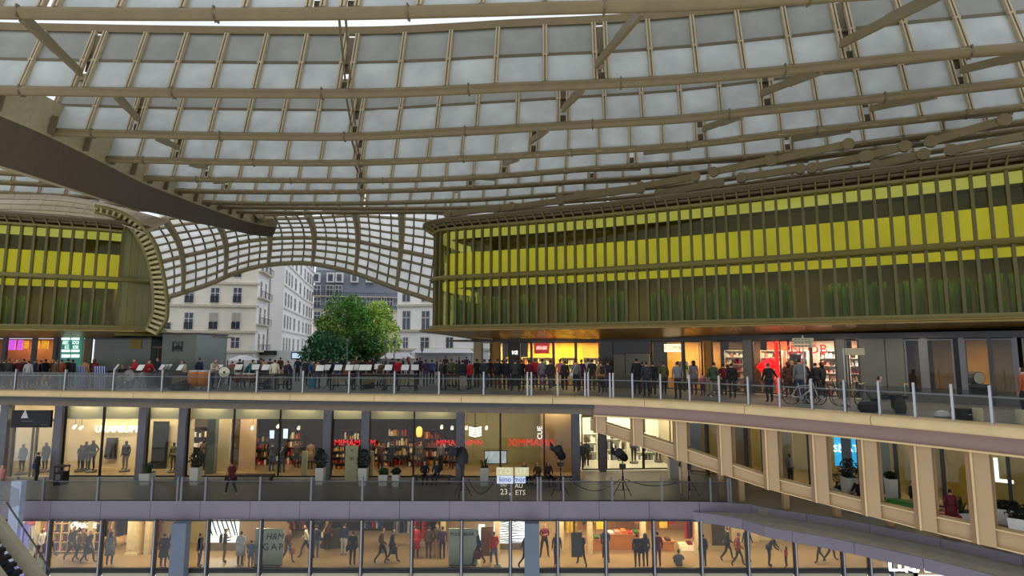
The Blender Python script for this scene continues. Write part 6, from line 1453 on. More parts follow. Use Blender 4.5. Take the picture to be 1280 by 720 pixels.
# ================================================================ THINGS ON THE GALLERY
POT = M('pale_planter', (196, 194, 184), .6, 0, .04, 2); LEAF = M('plant_leaf', (44, 70, 36), .6, 0, .3, 6); LEAF_D = M('dark_plant_leaf', (28, 40, 26), .6, 0, .3, 6)
def planter(px, y, w, h, kind, label, mat=None, leaf=None, wide=None, face=0, rnd=None):
    x = XY(px, y, F1 + .4)[0]; t = thing('potted_plant', label, 'plant', (x, y, F1), face); rnd = rnd or random.Random(int(px))
    d = w; ww = wide or w; k = .84
    b = MB(); b.hexa([(-ww * k / 2, -d * k / 2, 0), (ww * k / 2, -d * k / 2, 0), (ww * k / 2, d * k / 2, 0), (-ww * k / 2, d * k / 2, 0), (-ww / 2, -d / 2, h), (ww / 2, -d / 2, h), (ww / 2, d / 2, h), (-ww / 2, d / 2, h)]); b.build('pot', mat or POT, t, local=True)
    b = MB(); b.box(-ww * .46, -d * .46, h, ww * .46, d * .46, h + .02); b.build('soil', M('soil', (50, 40, 32), .9), t, local=True)
    lf = leaf or LEAF
    if kind == 'sword':
        for i in range(16 if not wide else 34):
            a = rnd.uniform(0, 6.28); r = rnd.uniform(.02, .3) * w; ox = rnd.uniform(-.42, .42) * ww if wide else 0; l = rnd.uniform(.35, .62); tx, ty = math.cos(a) * l * .5, math.sin(a) * l * .5
            b = MB(); p0 = Vector((ox + math.cos(a) * r, math.sin(a) * r, h)); p1 = p0 + Vector((tx * .45, ty * .45, l * .7)); p2 = p0 + Vector((tx, ty, l)); s_ = Vector((-math.sin(a), math.cos(a), 0)) * .045
            b.add([p0 - s_, p0 + s_, p1 + s_ * .9, p1 - s_ * .9, p2, p0 - s_ + Vector((.006, .006, 0)), p0 + s_ + Vector((.006, .006, 0)), p1 + s_ * .9 + Vector((.006, .006, 0)), p1 - s_ * .9 + Vector((.006, .006, 0))], [(0, 1, 2, 3), (3, 2, 4), (8, 7, 6, 5), (8, 4, 7)]); b.build('leaf', lf, t, local=True)
    else:
        hh = {'bush': 1.0, 'low': .32, 'palm': .9}[kind]; rr = {'bush': .42, 'low': .28, 'palm': .5}[kind]
        b = MB(); b.tube([(0, 0, h), (.02, 0, h + hh * .4), (0, 0, h + hh * .8)], [.03, .025, .01], 6); b.build('stem', M('bark', (70, 58, 46), .9), t, local=True)
        vs, fs = [], []
        for i in range(420):
            z = rnd.uniform(.05, 1); a = rnd.uniform(0, 6.28); r = rr * math.sqrt(rnd.random()) * math.sin(math.pi * (.15 + .75 * z)); p = Vector(((math.cos(a) * r) * (ww / w if wide else 1), math.sin(a) * r, h + hh * z)); u = Vector((rnd.gauss(0, 1), rnd.gauss(0, 1), rnd.gauss(0, 1))).normalized(); v = u.orthogonal().normalized(); s_ = rnd.uniform(.04, .08); q = len(vs)
            vs += [p - u * s_, p - v * s_ * .5, p + u * s_, p + v * s_ * .5]; fs.append((q, q + 1, q + 2, q + 3))
        b = MB(); b.add(vs, fs); o = b.build('foliage', lf, t, local=True); o['kind'] = 'stuff'
planter(184, 33.0, .62, .66, 'sword', 'sword-leaved plant in a square pale planter by the grey pillar'); planter(244.5, 33.0, .5, .98, 'bush', 'dark bushy plant in a tall pale planter before the cluttered shop', leaf=LEAF_D); planter(400.5, 33.0, .48, .95, 'bush', 'leaning dark shrub in a tall pale planter by a pillar', leaf=LEAF_D); planter(454, 32.8, .5, .98, 'bush', 'round dark shrub in a tall pale planter before the pale board', leaf=LEAF_D)
planter(479.5, 32.8, .52, .62, 'low', 'short pale planter with sparse leaves'); planter(495, 32.6, .42, .66, 'low', 'short pale planter with a low dark tuft', leaf=LEAF_D); planter(605.5, 32.8, .5, 1.0, 'sword', 'upright green plant in a tall pale planter after the covered light'); planter(841, 34.6, .56, 1.2, 'low', 'dim pale planter at the end of the white shop', leaf=LEAF_D); planter(856, 30.7, .46, 1.42, 'low', 'tall white planter with a dark tuft behind the last projector', WHITE, LEAF_D)
planter(1054, 30.0, .8, .5, 'palm', 'leafy palm in a low pot before the cyan screen'); planter(1063, 29.2, .62, 1.25, 'palm', 'dark leafy plant in a tall pale planter before the cyan screen', leaf=LEAF_D); planter(1115, 28.4, .42, 1.35, 'low', 'slim white planter with a dark tuft in the bending gallery', WHITE, LEAF_D); planter(1202, 25.0, .58, .72, 'sword', 'sword-leaved plant in a white planter beside the maroon dressed person', WHITE, LEAF); planter(1262, 24.0, .5, 1.1, 'low', 'long white planter with a dark hedge near the frame edge', WHITE, LEAF_D, 1.3, -.7); planter(1288, 22.6, .5, 1.1, 'low', 'second long white planter cut by the frame edge', WHITE, LEAF_D, 1.3, -.7)
# litter bin, boards and barriers
t = thing('litter_bin', 'square black litter bin beside the first wide pillar', 'bin', (XY(76, 33.0, F1)[0], 33.0, F1)); b = MB(); b.box(-.26, -.24, 0, .26, .24, .72); b.build('body', BLACK, t, local=True); b = MB(); b.box(-.28, -.26, .98, .28, .26, 1.06); b.build('lid', BLACK, t, local=True); b = MB()
for sx in (-1, 1):
    for sy in (-1, 1): b.box(sx * .24 - .02, sy * .22 - .02, .72, sx * .24 + .02, sy * .22 + .02, .98)
b.build('uprights', BLACK, t, local=True); b = MB(); b.box(-.14, -.265, .3, .14, -.24, .6); b.build('notice', M('grey_notice', (96, 96, 92), .6), t, local=True)
b = MB(); p, q = PY(431, 599, 33.6), PY(448, 557, 33.6); b.box(p.x, 33.55, F1, q.x, 33.62, q.z); t = b.build('info_board', M('pale_green_board', (164, 160, 120), .6)); tag(t, 'tall pale green information board by the round dark shrub', 'board')
text('<', PY(440, 563.5, 33.53), .3, LETTER_D, parent=t, name='lettering', depth=.004); text('m', PY(439.5, 573, 33.53), .34, LETTER_D, parent=t, name='lettering', depth=.004)
for px, l in ((380, 'slim pale gate post in the dark shop entrance'), (463, 'slim pale gate post beside the round dark shrub')): x = XY(px, 35.0, F1)[0]; b = MB(); b.box(-.16, -.08, 0, .16, .08, 1.5); b.box(-.07, -.09, 1.36, .07, -.08, 1.42); o = b.build('gate_post', M('cream_gate', (190, 176, 136), .5), local=True); o.location = (x, 35, F1); tag(o, l, 'post')
def bench(px, y, w, label, mat, rz=0, h=.42):
    t = thing('bench', label, 'bench', (XY(px, y, F1)[0], y, F1), rz); b = MB(); b.box(-w / 2, -.22, h - .1, w / 2, .22, h); b.build('seat', mat, t, local=True)
    for sx in (-1, 1): b = MB(); b.box(sx * (w / 2 - .15) - .04, -.2, 0, sx * (w / 2 - .15) + .04, .2, h - .1); b.build('leg', GREY_D, t, local=True)
bench(541, 33.35, 2.2, 'long dark bench holding the two seated women', M('dark_wood_seat', (58, 44, 34), .6)); bench(671, 33.1, 2.4, 'dark bench holding the three seated figures', M('dark_wood_seat', (58, 44, 34), .6)); bench(316, 33.6, 2.4, 'low dark bench in front of the pinkish wall', M('dark_wood_seat', (58, 44, 34), .6))
bench(1073, 28.7, 1.2, 'dark seat holding the person with crossed legs', M('dark_wood_seat', (58, 44, 34), .6), -.7)
def tub(px, y, w, mat, label, rz):
    t = thing('tub_seat', label, 'seat', (XY(px, y, F1)[0], y, F1), rz, 'coloured tub seats'); b = MB(); b.lathe([(w * .42, 0), (w * .5, .1), (w * .52, .62), (w * .46, .66)], 18, sy=.6); b.build('shell', mat, t, local=True, smooth=True); b = MB(); b.lathe([(w * .43, .40), (w * .43, .5)], 18, sy=.6); b.build('cushion', mat, t, local=True)
tub(1130, 27.0, 1.3, M('green_tub', (44, 130, 34), .5), 'bright green round seat on the bending gallery', -.7); tub(1181, 25.1, 1.2, M('red_tub', (170, 30, 30), .5), 'bright red round seat on the bending gallery', -.7); tub(1246, 23.4, .8, M('dark_red_tub', (130, 26, 34), .5), 'dark red seat partly hidden behind the ninth column', -.7)
# stage projectors on tripods
def projector(px, y, label, tilt, hood=False, ztop=2.0, rz=0):
    t = thing('stage_projector', label, 'projector', (XY(px, y, F1)[0], y, F1), rz, 'stage projectors on tripods')
    b = MB(); b.tube([(0, 0, .35), (0, 0, ztop - .25)], [.035, .03], 8); b.build('mast', IRONB, t, local=True)
    for k in range(3): a = 2.094 * k + .3; b = MB(); b.tube([(0, 0, .98), (math.cos(a) * .54, math.sin(a) * .54, .02)], .02, 6); b.tube([(0, 0, .36), (math.cos(a) * .42, math.sin(a) * .42, .34)], .012, 5); b.build('tripod_leg', IRONB, t, local=True)
    b = MB(); b.lathe([(.05, .95), (.06, .97), (.06, 1.05), (.04, 1.07)], 10); b.build('collar', IRONB, t, local=True); b = MB(); b.lathe([(.045, 1.4), (.06, 1.42), (.045, 1.5)], 10); b.build('collar', IRONB, t, local=True)
    b = MB(); b.tube([(-.26, 0, ztop + .05), (-.26, 0, ztop - .22), (.26, 0, ztop - .22), (.26, 0, ztop + .05)], .02, 6); b.build('yoke', IRONB, t, local=True)
    ca, sa = math.cos(tilt), math.sin(tilt); ax = Vector((-ca * .8, -.6 * ca, sa)).normalized()
    b = MB(); c0 = Vector((0, 0, ztop)); 
    b.tube([c0 - ax * .34, c0 - ax * .30, c0 + ax * .1, c0 + ax * .16, c0 + ax * .42], [.13, .19, .20, .24, .25], 12); hd_ = b.build('lamp_housing', BLACK, t, local=True)
    for i in range(4): b = MB(); b.tube([c0 - ax * (.22 - .1 * i), c0 - ax * (.2 - .1 * i)], .215, 12); b.build('cooling_rib', IRONB, hd_, local=True)
    b = MB(); b.tube([c0 + ax * .42, c0 + ax * .43], .2, 12); b.build('lens', M('lens_glass', (60, 62, 70), .1), hd_, local=True)
    for sgn_ in (-1, 1):
        s_ = ax.cross(Vector((0, 0, 1))).normalized() * .24 * sgn_; b = MB(); b.sheet(c0 + ax * .42 + s_ + Vector((0, 0, .18)), c0 + ax * .42 + s_ - Vector((0, 0, .18)), c0 + ax * .66 + s_ * 1.5 - Vector((0, 0, .22)), c0 + ax * .66 + s_ * 1.5 + Vector((0, 0, .22)), .012); b.build('barn_door', BLACK, hd_, local=True)
    b = MB(); b.box(-.14, -.1, ztop - .62, .14, .1, ztop - .4); b.build('ballast_box', IRONB, t, local=True)
    if hood: b = MB(); b.lathe([(.30, ztop - .42), (.34, ztop - .1), (.26, ztop + .25), (.1, ztop + .42)], 10); b.build('cover', M('black_cover', (34, 34, 38), .7), t, local=True)
projector(577, 30.2, 'stage projector under a black cover on a tripod by the grey pillar', .5, True, 2.15); projector(701, 30.2, 'stage projector on a tripod tilted up, by the tan window', .8, False, 2.2, .3); projector(779, 30.2, 'stage projector on a tripod in front of the white shop', .55, False, 2.1, .2); projector(862, 30.2, 'last stage projector on a tripod, beside the tall white planter', .9, False, 2.15, -.2)
for i, (a, b_, sag) in enumerate(((585, 618, .75), (712, 776, .6), (782, 858, .35))):
    y = 30.0; p, q = Vector((XY(a, y, F1 + .8)[0], y + .1, F1 + .95)), Vector((XY(b_, y, F1 + .8)[0], y + .1, F1 + .95)); m = MB(); m.tube([p.lerp(q, k / 12) + Vector((0, 0, -sag * 4 * (k / 12) * (1 - k / 12))) for k in range(13)], .022, 5); tag(m.build('power_cable', BLACK), ('black cable sagging from the covered projector to the window lettering', 'black cable between the two middle projectors', 'black cable sagging between the last two projectors')[i], 'cable')
# lettering sheets hung on the railing glass
t = thing('window_lettering', 'white and cream poster sheets with lettering and big pale figures on the gallery railing', 'poster', tuple(LOW.p3(LOW.hit(640, 610)[0], F1 + .1, .02)))
y = LOW.at(LOW.hit(640, 610)[0]).y - .03
for i, (a, b_, y0, y1, m_) in enumerate(((620.5, 641.5, 584, 594, M('cream_yellow_sheet', (226, 216, 160), .6)), (643.5, 661, 584, 595, M('cream_yellow_sheet', (226, 216, 160), .6)), (621, 641.5, 594.4, 604.5, M('pale_blue_sheet', (226, 232, 244), .6)), (643.5, 657, 595.4, 604, M('pale_blue_sheet', (226, 232, 244), .6)))):
    p, q = PY(a, y1, y), PY(b_, y0, y); b = MB(); b.box(p.x, y - .01, p.z, q.x, y, q.z); b.build('sheet', m_, t)
SHW = M('white_print', (246, 244, 232), .6); BLP = M('blue_print', (90, 120, 190), .6); CRM = M('cream_print', (232, 218, 190), .6, emit=0)
for px, py, tx, sz, m_ in ((626, 589, 'T', .42, SHW), (635, 589, 'O', .42, SHW), (648.5, 589.5, 'U', .42, SHW), (656, 589.5, 'T', .42, SHW), (631.5, 599.5, 'kino', .36, BLP), (650, 599.5, 'mon', .36, BLP), (629.5, 606.5, 'DU', .22, CRM), (648.5, 607.5, 'AU', .30, CRM), (630, 615, '23', .40, CRM), (637.5, 617, 'e', .26, CRM), (650.5, 616, 'ETS', .34, CRM)):
    text(tx, PY(px, py, y - .03), sz, m_, parent=t, name='lettering', depth=.004)
# shelves and lit goods in the gallery shops
GOODS_D = [M('goods_dark', (70, 50, 36)), M('goods_rust', (150, 80, 40)), M('goods_red', (200, 50, 30)), M('goods_gold', (216, 160, 70)), M('goods_cream', (240, 224, 180))]
def gshelf(px, y, w, h, label, mat, goods, rows=4, z=F1):
    x = XY(px, y, z + h / 2)[0]; cv = Curve([(x - 20, y), (x + 20, y)], False); return shelf_unit(cv, 640 + FPX * x / y, 437, w, 0, z, h, rows, mat, goods, label)
DW = M('dark_shelf_wood', (70, 48, 34), .6)
for px, y, w, h, l in ((420, 37.2, 1.2, 1.5, 'dark goods shelf behind the first red letters'), (438, 37.6, 1.2, 2.4, 'tall goods shelf behind the pale green board'), (474, 38.2, 1.3, 1.6, 'low warm shelf near the brown clad shopper'), (497, 38.6, 1.4, 2.5, 'tall warm shelf in the middle of the dark shop'), (519, 38.0, 1.0, 1.7, 'amber shelf behind the mullion of the dark shop'), (540, 38.4, 1.2, 2.3, 'tall shelf behind the bench sitters'), (562, 38.0, 1.0, 1.6, 'goods shelf behind the pillar with the covered light'), (250, 37.6, 1.6, 2.6, 'cluttered bright shelf beside the grey green pillar'), (366, 38.8, 1.2, 2.2, 'dark shelf deep behind the broad jackets'), (325, 38.6, 1.0, 2.0, 'dark shelf beside the pinkish wall')): gshelf(px, y, w, h, l, DW, GOODS_D if px > 260 else GOODS_P)
for px, y, w, h, l in ((770, 40.0, 1.5, 2.2, 'white wall shelf in the bright white shop'), (738, 40.1, .9, 1.8, 'white shelf behind the black coated customer'), (808, 40.1, 1.4, 1.7, 'white shelf below the lit ceiling of the white shop')): gshelf(px, y, w, h, l, WHITEW, [M('goods_dark', (70, 50, 36)), M('goods_grey', (130, 130, 130)), M('goods_white', (240, 236, 226))], 3)
t = thing('amber_lamp', 'glowing amber lantern high in the dark shop', 'lamp', tuple(PY(524, 540, 37))); b = MB(); b.lathe([(.14, -.3), (.2, -.1), (.2, .2), (.1, .34)], 10); b.build('shade', M('amber_glow', (255, 176, 80), .5, 0, .05, 1, emit=1.6), t, local=True); b = MB(); b.tube([(0, 0, .3), (0, 0, 1.5)], .01, 4); b.build('cord', BLACK, t, local=True)
# ceiling spots in the gallery shops
for i, (px, py, y, l) in enumerate(((92, 534, 35.6, 'black and white track spot over the shorter mannequin'), (100, 535, 35.6, 'track spot over the tall leather jacket mannequin'), (315, 535, 36, 'white track spot over the pinkish wall'), (347, 533, 36.5, 'white ceiling spot between the two lit screens'), (373, 535, 37, 'round white ceiling spot in the dark shop'), (552, 534, 36.5, 'wide white ceiling spot before the bench sitters'), (565, 535, 36.8, 'small white ceiling spot by the covered light'), (583, 535, 36, 'small white ceiling spot beside the chevron lamp'), (608, 535, 36, 'boxy white ceiling spot after the chevron lamp'))):
    p = PY(px, py, y); t = thing('ceiling_spot', l, 'spotlight', tuple(p)); b = MB(); b.tube([(0, 0, -.06), (0, .1, .02), (0, .2, .06)], [.1, .11, .08], 10); b.build('housing', WHITE, t, local=True); b = MB(); b.tube([(0, -.01, -.07), (0, 0, -.06)], .085, 10); b.build('lens', LETTER, t, local=True); b = MB(); b.tube([(0, .12, .05), (0, .12, -.95 - p.z)], .012, 5); b.build('rod', BLACK, t, local=True)
p = PY(140, 556, 37.5); b = MB(); q0, q1 = PY(131.5, 574, 37.5), PY(147, 547, 37.5); b.box(q0.x, 37.46, q0.z, q1.x, 37.56, q1.z); t = b.build('wall_picture', M('dark_picture', (70, 66, 66), .5, 0, .4, 2)); tag(t, 'dark fashion picture of two figures on the cream wall', 'picture')
b = MB()
for dx in (-.22, .2):
    cx = (q0.x + q1.x) / 2 + dx; b.add([(cx - .2, 37.45, q0.z + .1), (cx + .2, 37.45, q0.z + .1), (cx + .13, 37.45, q0.z + .9), (cx + .05, 37.45, q0.z + 1.2), (cx - .06, 37.45, q0.z + 1.2), (cx - .14, 37.45, q0.z + .9)], [(0, 1, 2, 3, 4, 5)])
b.build('printed_figures', M('print_black', (24, 24, 26), .6), t)

# ================================================================ THINGS ON THE CONCOURSE
def cub(px0, px1, y, z0, rows, cols, label):
    x0, x1 = XY(px0, y, -7.6)[0], XY(px1, y, -7.6)[0]; w = x1 - x0; h = 1.95; t = thing('boot_shelf', label, 'shelf', ((x0 + x1) / 2, y, z0)); WW = M('pale_shelf_wood', (232, 190, 116), .5)
    b = MB(); b.box(-w / 2, .28, 0, w / 2, .32, h)
    for c_ in range(cols + 1): x = -w / 2 + w * c_ / cols; b.box(x - .03, -.02, 0, x + .03, .28, h)
    for r in range(rows + 1): z = h * r / rows; b.box(-w / 2, -.02, z - .025, w / 2, .28, z + .025)
    b.build('carcass', WW, t, local=True); rnd = random.Random(5)
    for r in range(rows):
        for c_ in range(cols):
            x = -w / 2 + w * (c_ + .5) / cols; z = h * r / rows + .03; m_ = rnd.choice([M('boot_dark', (46, 40, 44), .4), M('boot_brown', (96, 56, 40), .4), M('boot_wine', (110, 44, 56), .4)])
            for dx in (-.09, .09): b = MB(); hh = rnd.choice([.42, .44, .22]); b.tube([(x + dx, .12, z), (x + dx, .12, z + hh)], [.055, .062], 7); b.tube([(x + dx, .14, z + .045), (x + dx, -.04, z + .04)], [.05, .04], 7); b.build('boot', m_, t, local=True)
cub(67, 125, 31.9, F2 + .12, 4, 6, 'honey wood wall of boot cubbyholes under the white lit letters')
p = PY(108, 657.5, 31.7); text('AIGLE', (p.x, 31.75, p.z), .40, M('soft_lit_letters', (255, 250, 236), .5, 0, .01, 1, emit=.9), 0, 'white lit shop letters above the boot shelves', 'sign', 'shop_sign', .04)
t = thing('round_emblem', 'round white lit emblem before the letters above the boot shelves', 'sign', tuple(PY(93.5, 657.5, 31.75))); b = MB(); b.tube([(.2 * math.cos(a * .5236), 0, .2 * math.sin(a * .5236)) for a in range(13)], .035, 6, cap=False); b.build('ring', M('soft_lit_letters', (255, 250, 236), .5, 0, .01, 1, emit=.9), t, local=True); b = MB(); b.bar((-.12, 0, -.1), (.02, 0, .12), .04, .06); b.bar((.02, 0, .12), (.12, 0, -.02), .04, .06); b.build('bird_mark', M('soft_lit_letters', (255, 250, 236)), t, local=True)
b = MB(); x = XY(168, 31.9, F2)[0]; b.box(-.34, -.3, 0, .34, .3, .12); b.box(-.3, -.26, .12, .3, .26, 2.4); b.box(-.22, -.28, .3, .22, -.26, 2.2); o = b.build('display_pillar', M('cream_pillar', (232, 212, 166), .5), local=True); o.location = (x, 31.9, F2); tag(o, 'panelled cream pillar in the golden shop', 'pillar')
# garments
def garment_mesh(kind):
    b = MB()
    if kind == 'shirt': b.hexa([(-.2, -.05, -.72), (.2, -.05, -.72), (.2, .05, -.72), (-.2, .05, -.72), (-.22, -.05, -.06), (.22, -.05, -.06), (.22, .05, -.06), (-.22, .05, -.06)]); b.hexa([(-.22, -.05, -.06), (.22, -.05, -.06), (.22, .05, -.06), (-.22, .05, -.06), (-.09, -.04, 0), (.09, -.04, 0), (.09, .04, 0), (-.09, .04, 0)]); [b.bar((s_ * .2, 0, -.1), (s_ * .34, 0, -.34 if kind == 'shirt' else -.6), .1, .13) for s_ in (-1, 1)]
    elif kind == 'coat': b.hexa([(-.27, -.07, -1.15), (.27, -.07, -1.15), (.27, .07, -1.15), (-.27, .07, -1.15), (-.2, -.06, -.07), (.2, -.06, -.07), (.2, .06, -.07), (-.2, .06, -.07)]); b.hexa([(-.2, -.06, -.07), (.2, -.06, -.07), (.2, .06, -.07), (-.2, .06, -.07), (-.08, -.05, 0), (.08, -.05, 0), (.08, .05, 0), (-.08, .05, 0)]); [b.bar((s_ * .2, 0, -.1), (s_ * .3, -.02, -.72), .11, .13) for s_ in (-1, 1)]
    elif kind == 'trousers': [b.hexa([(s_ * .11 - .075, -.05, -1.0), (s_ * .11 + .075, -.05, -1.0), (s_ * .11 + .075, .05, -1.0), (s_ * .11 - .075, .05, -1.0), (s_ * .09 - .095, -.06, 0), (s_ * .09 + .095, -.06, 0), (s_ * .09 + .095, .06, 0), (s_ * .09 - .095, .06, 0)]) for s_ in (-1, 1)]
    me = bpy.data.meshes.new('garment'); me.from_pydata(b.v, [], b.f); me.materials.append(cloth('black')); return me
GM = {k: garment_mesh(k) for k in ('shirt', 'coat', 'trousers')}
HANG = MB(); HANG.tube([(-.2, 0, -.05), (0, 0, .02), (.2, 0, -.05)], .01, 4); HANG.tube([(0, 0, .02), (0, 0, .1)], .008, 4); HANGM = HANG.build('hanger', CHROME); hm_me = HANGM.data; bpy.data.objects.remove(HANGM)
def garment(x, y, z, kind, col, label, rz=0, group=None):
    o = bpy.data.objects.new({'shirt': 'shirt', 'coat': 'coat', 'trousers': 'trousers'}[kind], GM[kind]); C.objects.link(o); o.location = (x, y, z); o.rotation_euler = (0, 0, rz); o.material_slots[0].link = 'OBJECT'; o.material_slots[0].material = cloth(col); tag(o, label, 'clothing', group)
    h = bpy.data.objects.new('hanger', hm_me); C.objects.link(h); h.parent = o
def rack(px0, px1, y, z, cols, kind, label, glabel, zr=1.75):
    x0, x1 = XY(px0, y, -7.5)[0], XY(px1, y, -7.5)[0]; t = thing('clothes_rail', label, 'rail', ((x0 + x1) / 2, y, z)); w = x1 - x0
    b = MB(); b.tube([(-w / 2, 0, zr), (w / 2, 0, zr)], .016, 6); b.build('rail', CHROME, t, local=True)
    for s_ in (-1, 1): b = MB(); b.tube([(s_ * w / 2, 0, 0), (s_ * w / 2, 0, zr)], .018, 6); b.tube([(s_ * w / 2, -.25, .02), (s_ * w / 2, .25, .02)], .018, 6); b.build('leg', CHROME, t, local=True)
    n = max(3, int(w / .17))
    for i in range(n):
        c_ = cols[i % len(cols)]; garment(x0 + w * (i + .5) / n, y, z + zr - .1, kind, c_, '%s, %s from the escalator side, on the %s' % (c_ + ' ' + kind, ('first', 'second', 'third', 'fourth', 'fifth', 'sixth', 'seventh', 'eighth', 'ninth', 'tenth', 'eleventh', 'twelfth')[i], glabel), random.uniform(1.0, 1.5), 'clothes on the ' + glabel)
rack(129, 157, 33.4, F2, ['cream', 'brown', 'black', 'tan'], 'coat', 'coat rail in the golden shop', 'golden shop coat rail'); rack(364, 388, 33.2, F2, ['brown', 'rust', 'black'], 'shirt', 'clothes rail behind the orange bag', 'rail behind the orange bag'); rack(396, 424, 34.2, F2, ['black', 'navy', 'charcoal'], 'coat', 'rail of dark coats deep in the dark clothes shop', 'deep rail of dark coats'); rack(452, 478, 33.4, F2, ['red', 'pale grey', 'blue', 'navy'], 'shirt', 'rail of blue and red shirts in the dark clothes shop', 'rail of blue and red shirts'); rack(492, 514, 33.4, F2, ['denim', 'pale grey', 'navy'], 'trousers', 'rail of jeans behind the laden shoppers', 'rail of jeans'); rack(520, 532, 33.0, F2, ['red', 'maroon'], 'coat', 'rail of scarlet coats behind the scarlet jacket', 'rail of scarlet coats'); rack(538, 558, 33.6, F2, ['brown', 'black', 'tan'], 'coat', 'rail of brown coats before the second board', 'rail of brown coats')
rack(712, 722, 32.6, F2, ['yellow', 'purple'], 'shirt', 'short rail with yellow and purple shirts', 'short yellow and purple rail'); rack(768, 796, 34.6, F2, ['black', 'charcoal', 'olive'], 'shirt', 'rail of dark shirts over the wooden counter', 'rail of dark shirts'); rack(856, 868, 33.0, F2, ['red', 'maroon'], 'coat', 'rail of red coats at the end of the warm shop', 'rail of red coats'); rack(728, 744, 34.0, F2, ['olive', 'tan', 'green'], 'shirt', 'rail of olive shirts behind the dark board', 'rail of olive shirts'); rack(30, 60, 33.2, F2, ['purple', 'white', 'maroon', 'pink'], 'coat', 'rail of coats behind the scarlet mannequin', 'rail behind the scarlet mannequin')
for px, y, c_, l, k_ in ((750, 31.8, 'yellow', 'yellow and black varsity jacket hung facing the glass', 'shirt'), (829, 32.0, 'yellow', 'bright yellow sports shirt hung facing the glass', 'shirt'), (838, 32.6, 'red', 'red sports shirt beside the bright yellow one', 'shirt'), (798, 32.8, 'pink', 'pink garment above the close couple', 'shirt'), (712, 32.0, 'yellow', 'mustard scarf-like garment at the first warm pier', 'trousers')):
    x = XY(px, y, -7.2)[0]; garment(x, y, F2 + 2.05, k_, c_, l, 0); b = MB(); b.tube([(x, y, F2 + 2.15), (x, y, -6.5)], .01, 4); tag(b.build('garment_wire', CHROME), 'thin cord carrying the ' + l.replace(' hung facing the glass', ''), 'cord')
# counters, tables, stool, boards
def counter(px, y, w, h, d, mat, label, name='shop_counter', cat='counter'):
    t = thing(name, label, cat, (XY(px, y, F2 + .5)[0], y, F2)); b = MB(); b.box(-w / 2, -d / 2, h - .06, w / 2, d / 2, h); b.build('top', mat, t, local=True); b = MB(); b.box(-w / 2 + .05, -d / 2 + .05, 0, w / 2 - .05, d / 2 - .05, h - .06); b.build('body', mat, t, local=True)
    for i in range(int(w / .35)): b = MB(); b.box(-w / 2 + .08 + i * .35, -d / 2 + .1, h, -w / 2 + .34 + i * .35, d / 2 - .1, h + .06 + .05 * (i % 3)); b.build('folded_stack', random.choice(GOODS_P + GOODS_Y), t, local=True)
WOODO = M('orange_wood', (190, 120, 58), .5)
counter(780, 32.8, 1.9, .82, .7, WOODO, 'orange wood counter with folded clothes in the warm shop'); counter(745, 32.6, 1.1, .6, .6, WOODO, 'low wooden table under the varsity jacket'); counter(860, 32.6, 1.0, .28, .6, M('lit_white_plinth', (250, 226, 180), .5, emit=.5), 'low bright plinth at the end of the warm shop', 'display_plinth', 'plinth'); counter(415, 33.0, 1.2, .8, .7, DW, 'dark table behind the brown clad shopper', 'shop_table', 'table'); counter(832, 32.6, .9, .5, .6, WOODO, 'small wooden table below the bright yellow shirt', 'shop_table', 'table')
def stand_board(px0, px1, y, z1, label, mat):
    x0, x1 = XY(px0, y, -7.6)[0], XY(px1, y, -7.6)[0]; t = thing('pale_board', label, 'board', ((x0 + x1) / 2, y, F2)); b = MB(); b.box(x0, y, F2 + .06, x1, y + .12, z1); b.build('panel', mat, t); b = MB(); b.box(x0 + .05, y - .1, F2, x1 - .05, y + .25, F2 + .06); b.build('foot', GREY_D, t); return t
BRD = M('grey_green_board', (158, 162, 144), .5)
z1 = PY(336, 661, 30.2).z; t = stand_board(318.5, 353.5, 30.2, z1, 'large pale standing board with black brand lettering', BRD)
text('- H&M', PY(340, 671, 30.15), .44, LETTER_D, parent=t, name='lettering', depth=.005, shear=.2); text('GAP', PY(341, 684, 30.15), .48, LETTER_D, parent=t, name='lettering', depth=.005, spacing=1.35); text('<', PY(323, 684, 30.15), .36, LETTER_D, parent=t, name='lettering', depth=.005)
t = stand_board(561, 596.5, 30.2, z1, 'second pale standing board with one line of small capitals', BRD); text('PULL&BEAR', PY(578, 668, 30.15), .24, LETTER_D, parent=t, name='lettering', depth=.005)
b = MB(); x = XY(731, 30.5, F2 + 1)[0]; b.box(-.55, -.03, .55, .0, .03, 1.75); b.box(-.52, -.035, .58, -.03, -.03, 1.72); o = b.build('carried_board', M('dark_board', (58, 54, 48), .5), local=True); o.location = (XY(726, 30.1, F2)[0] + .05, 29.85, F2); tag(o, 'large dark board carried by the person in black', 'board')
t = thing('stool', 'brown wooden bar stool beside the pale grey coat', 'stool', (XY(304, 30.9, F2)[0], 30.9, F2)); b = MB(); b.lathe([(.2, .76), (.21, .79), (.2, .82)], 14); b.build('seat', M('brown_stool', (96, 56, 32), .5), t, local=True)
for k in range(4): a = k * 1.571 + .785; b = MB(); b.tube([(math.cos(a) * .15, math.sin(a) * .15, .78), (math.cos(a) * .24, math.sin(a) * .24, 0)], .018, 6); b.build('leg', M('brown_stool', (96, 56, 32), .5), t, local=True)
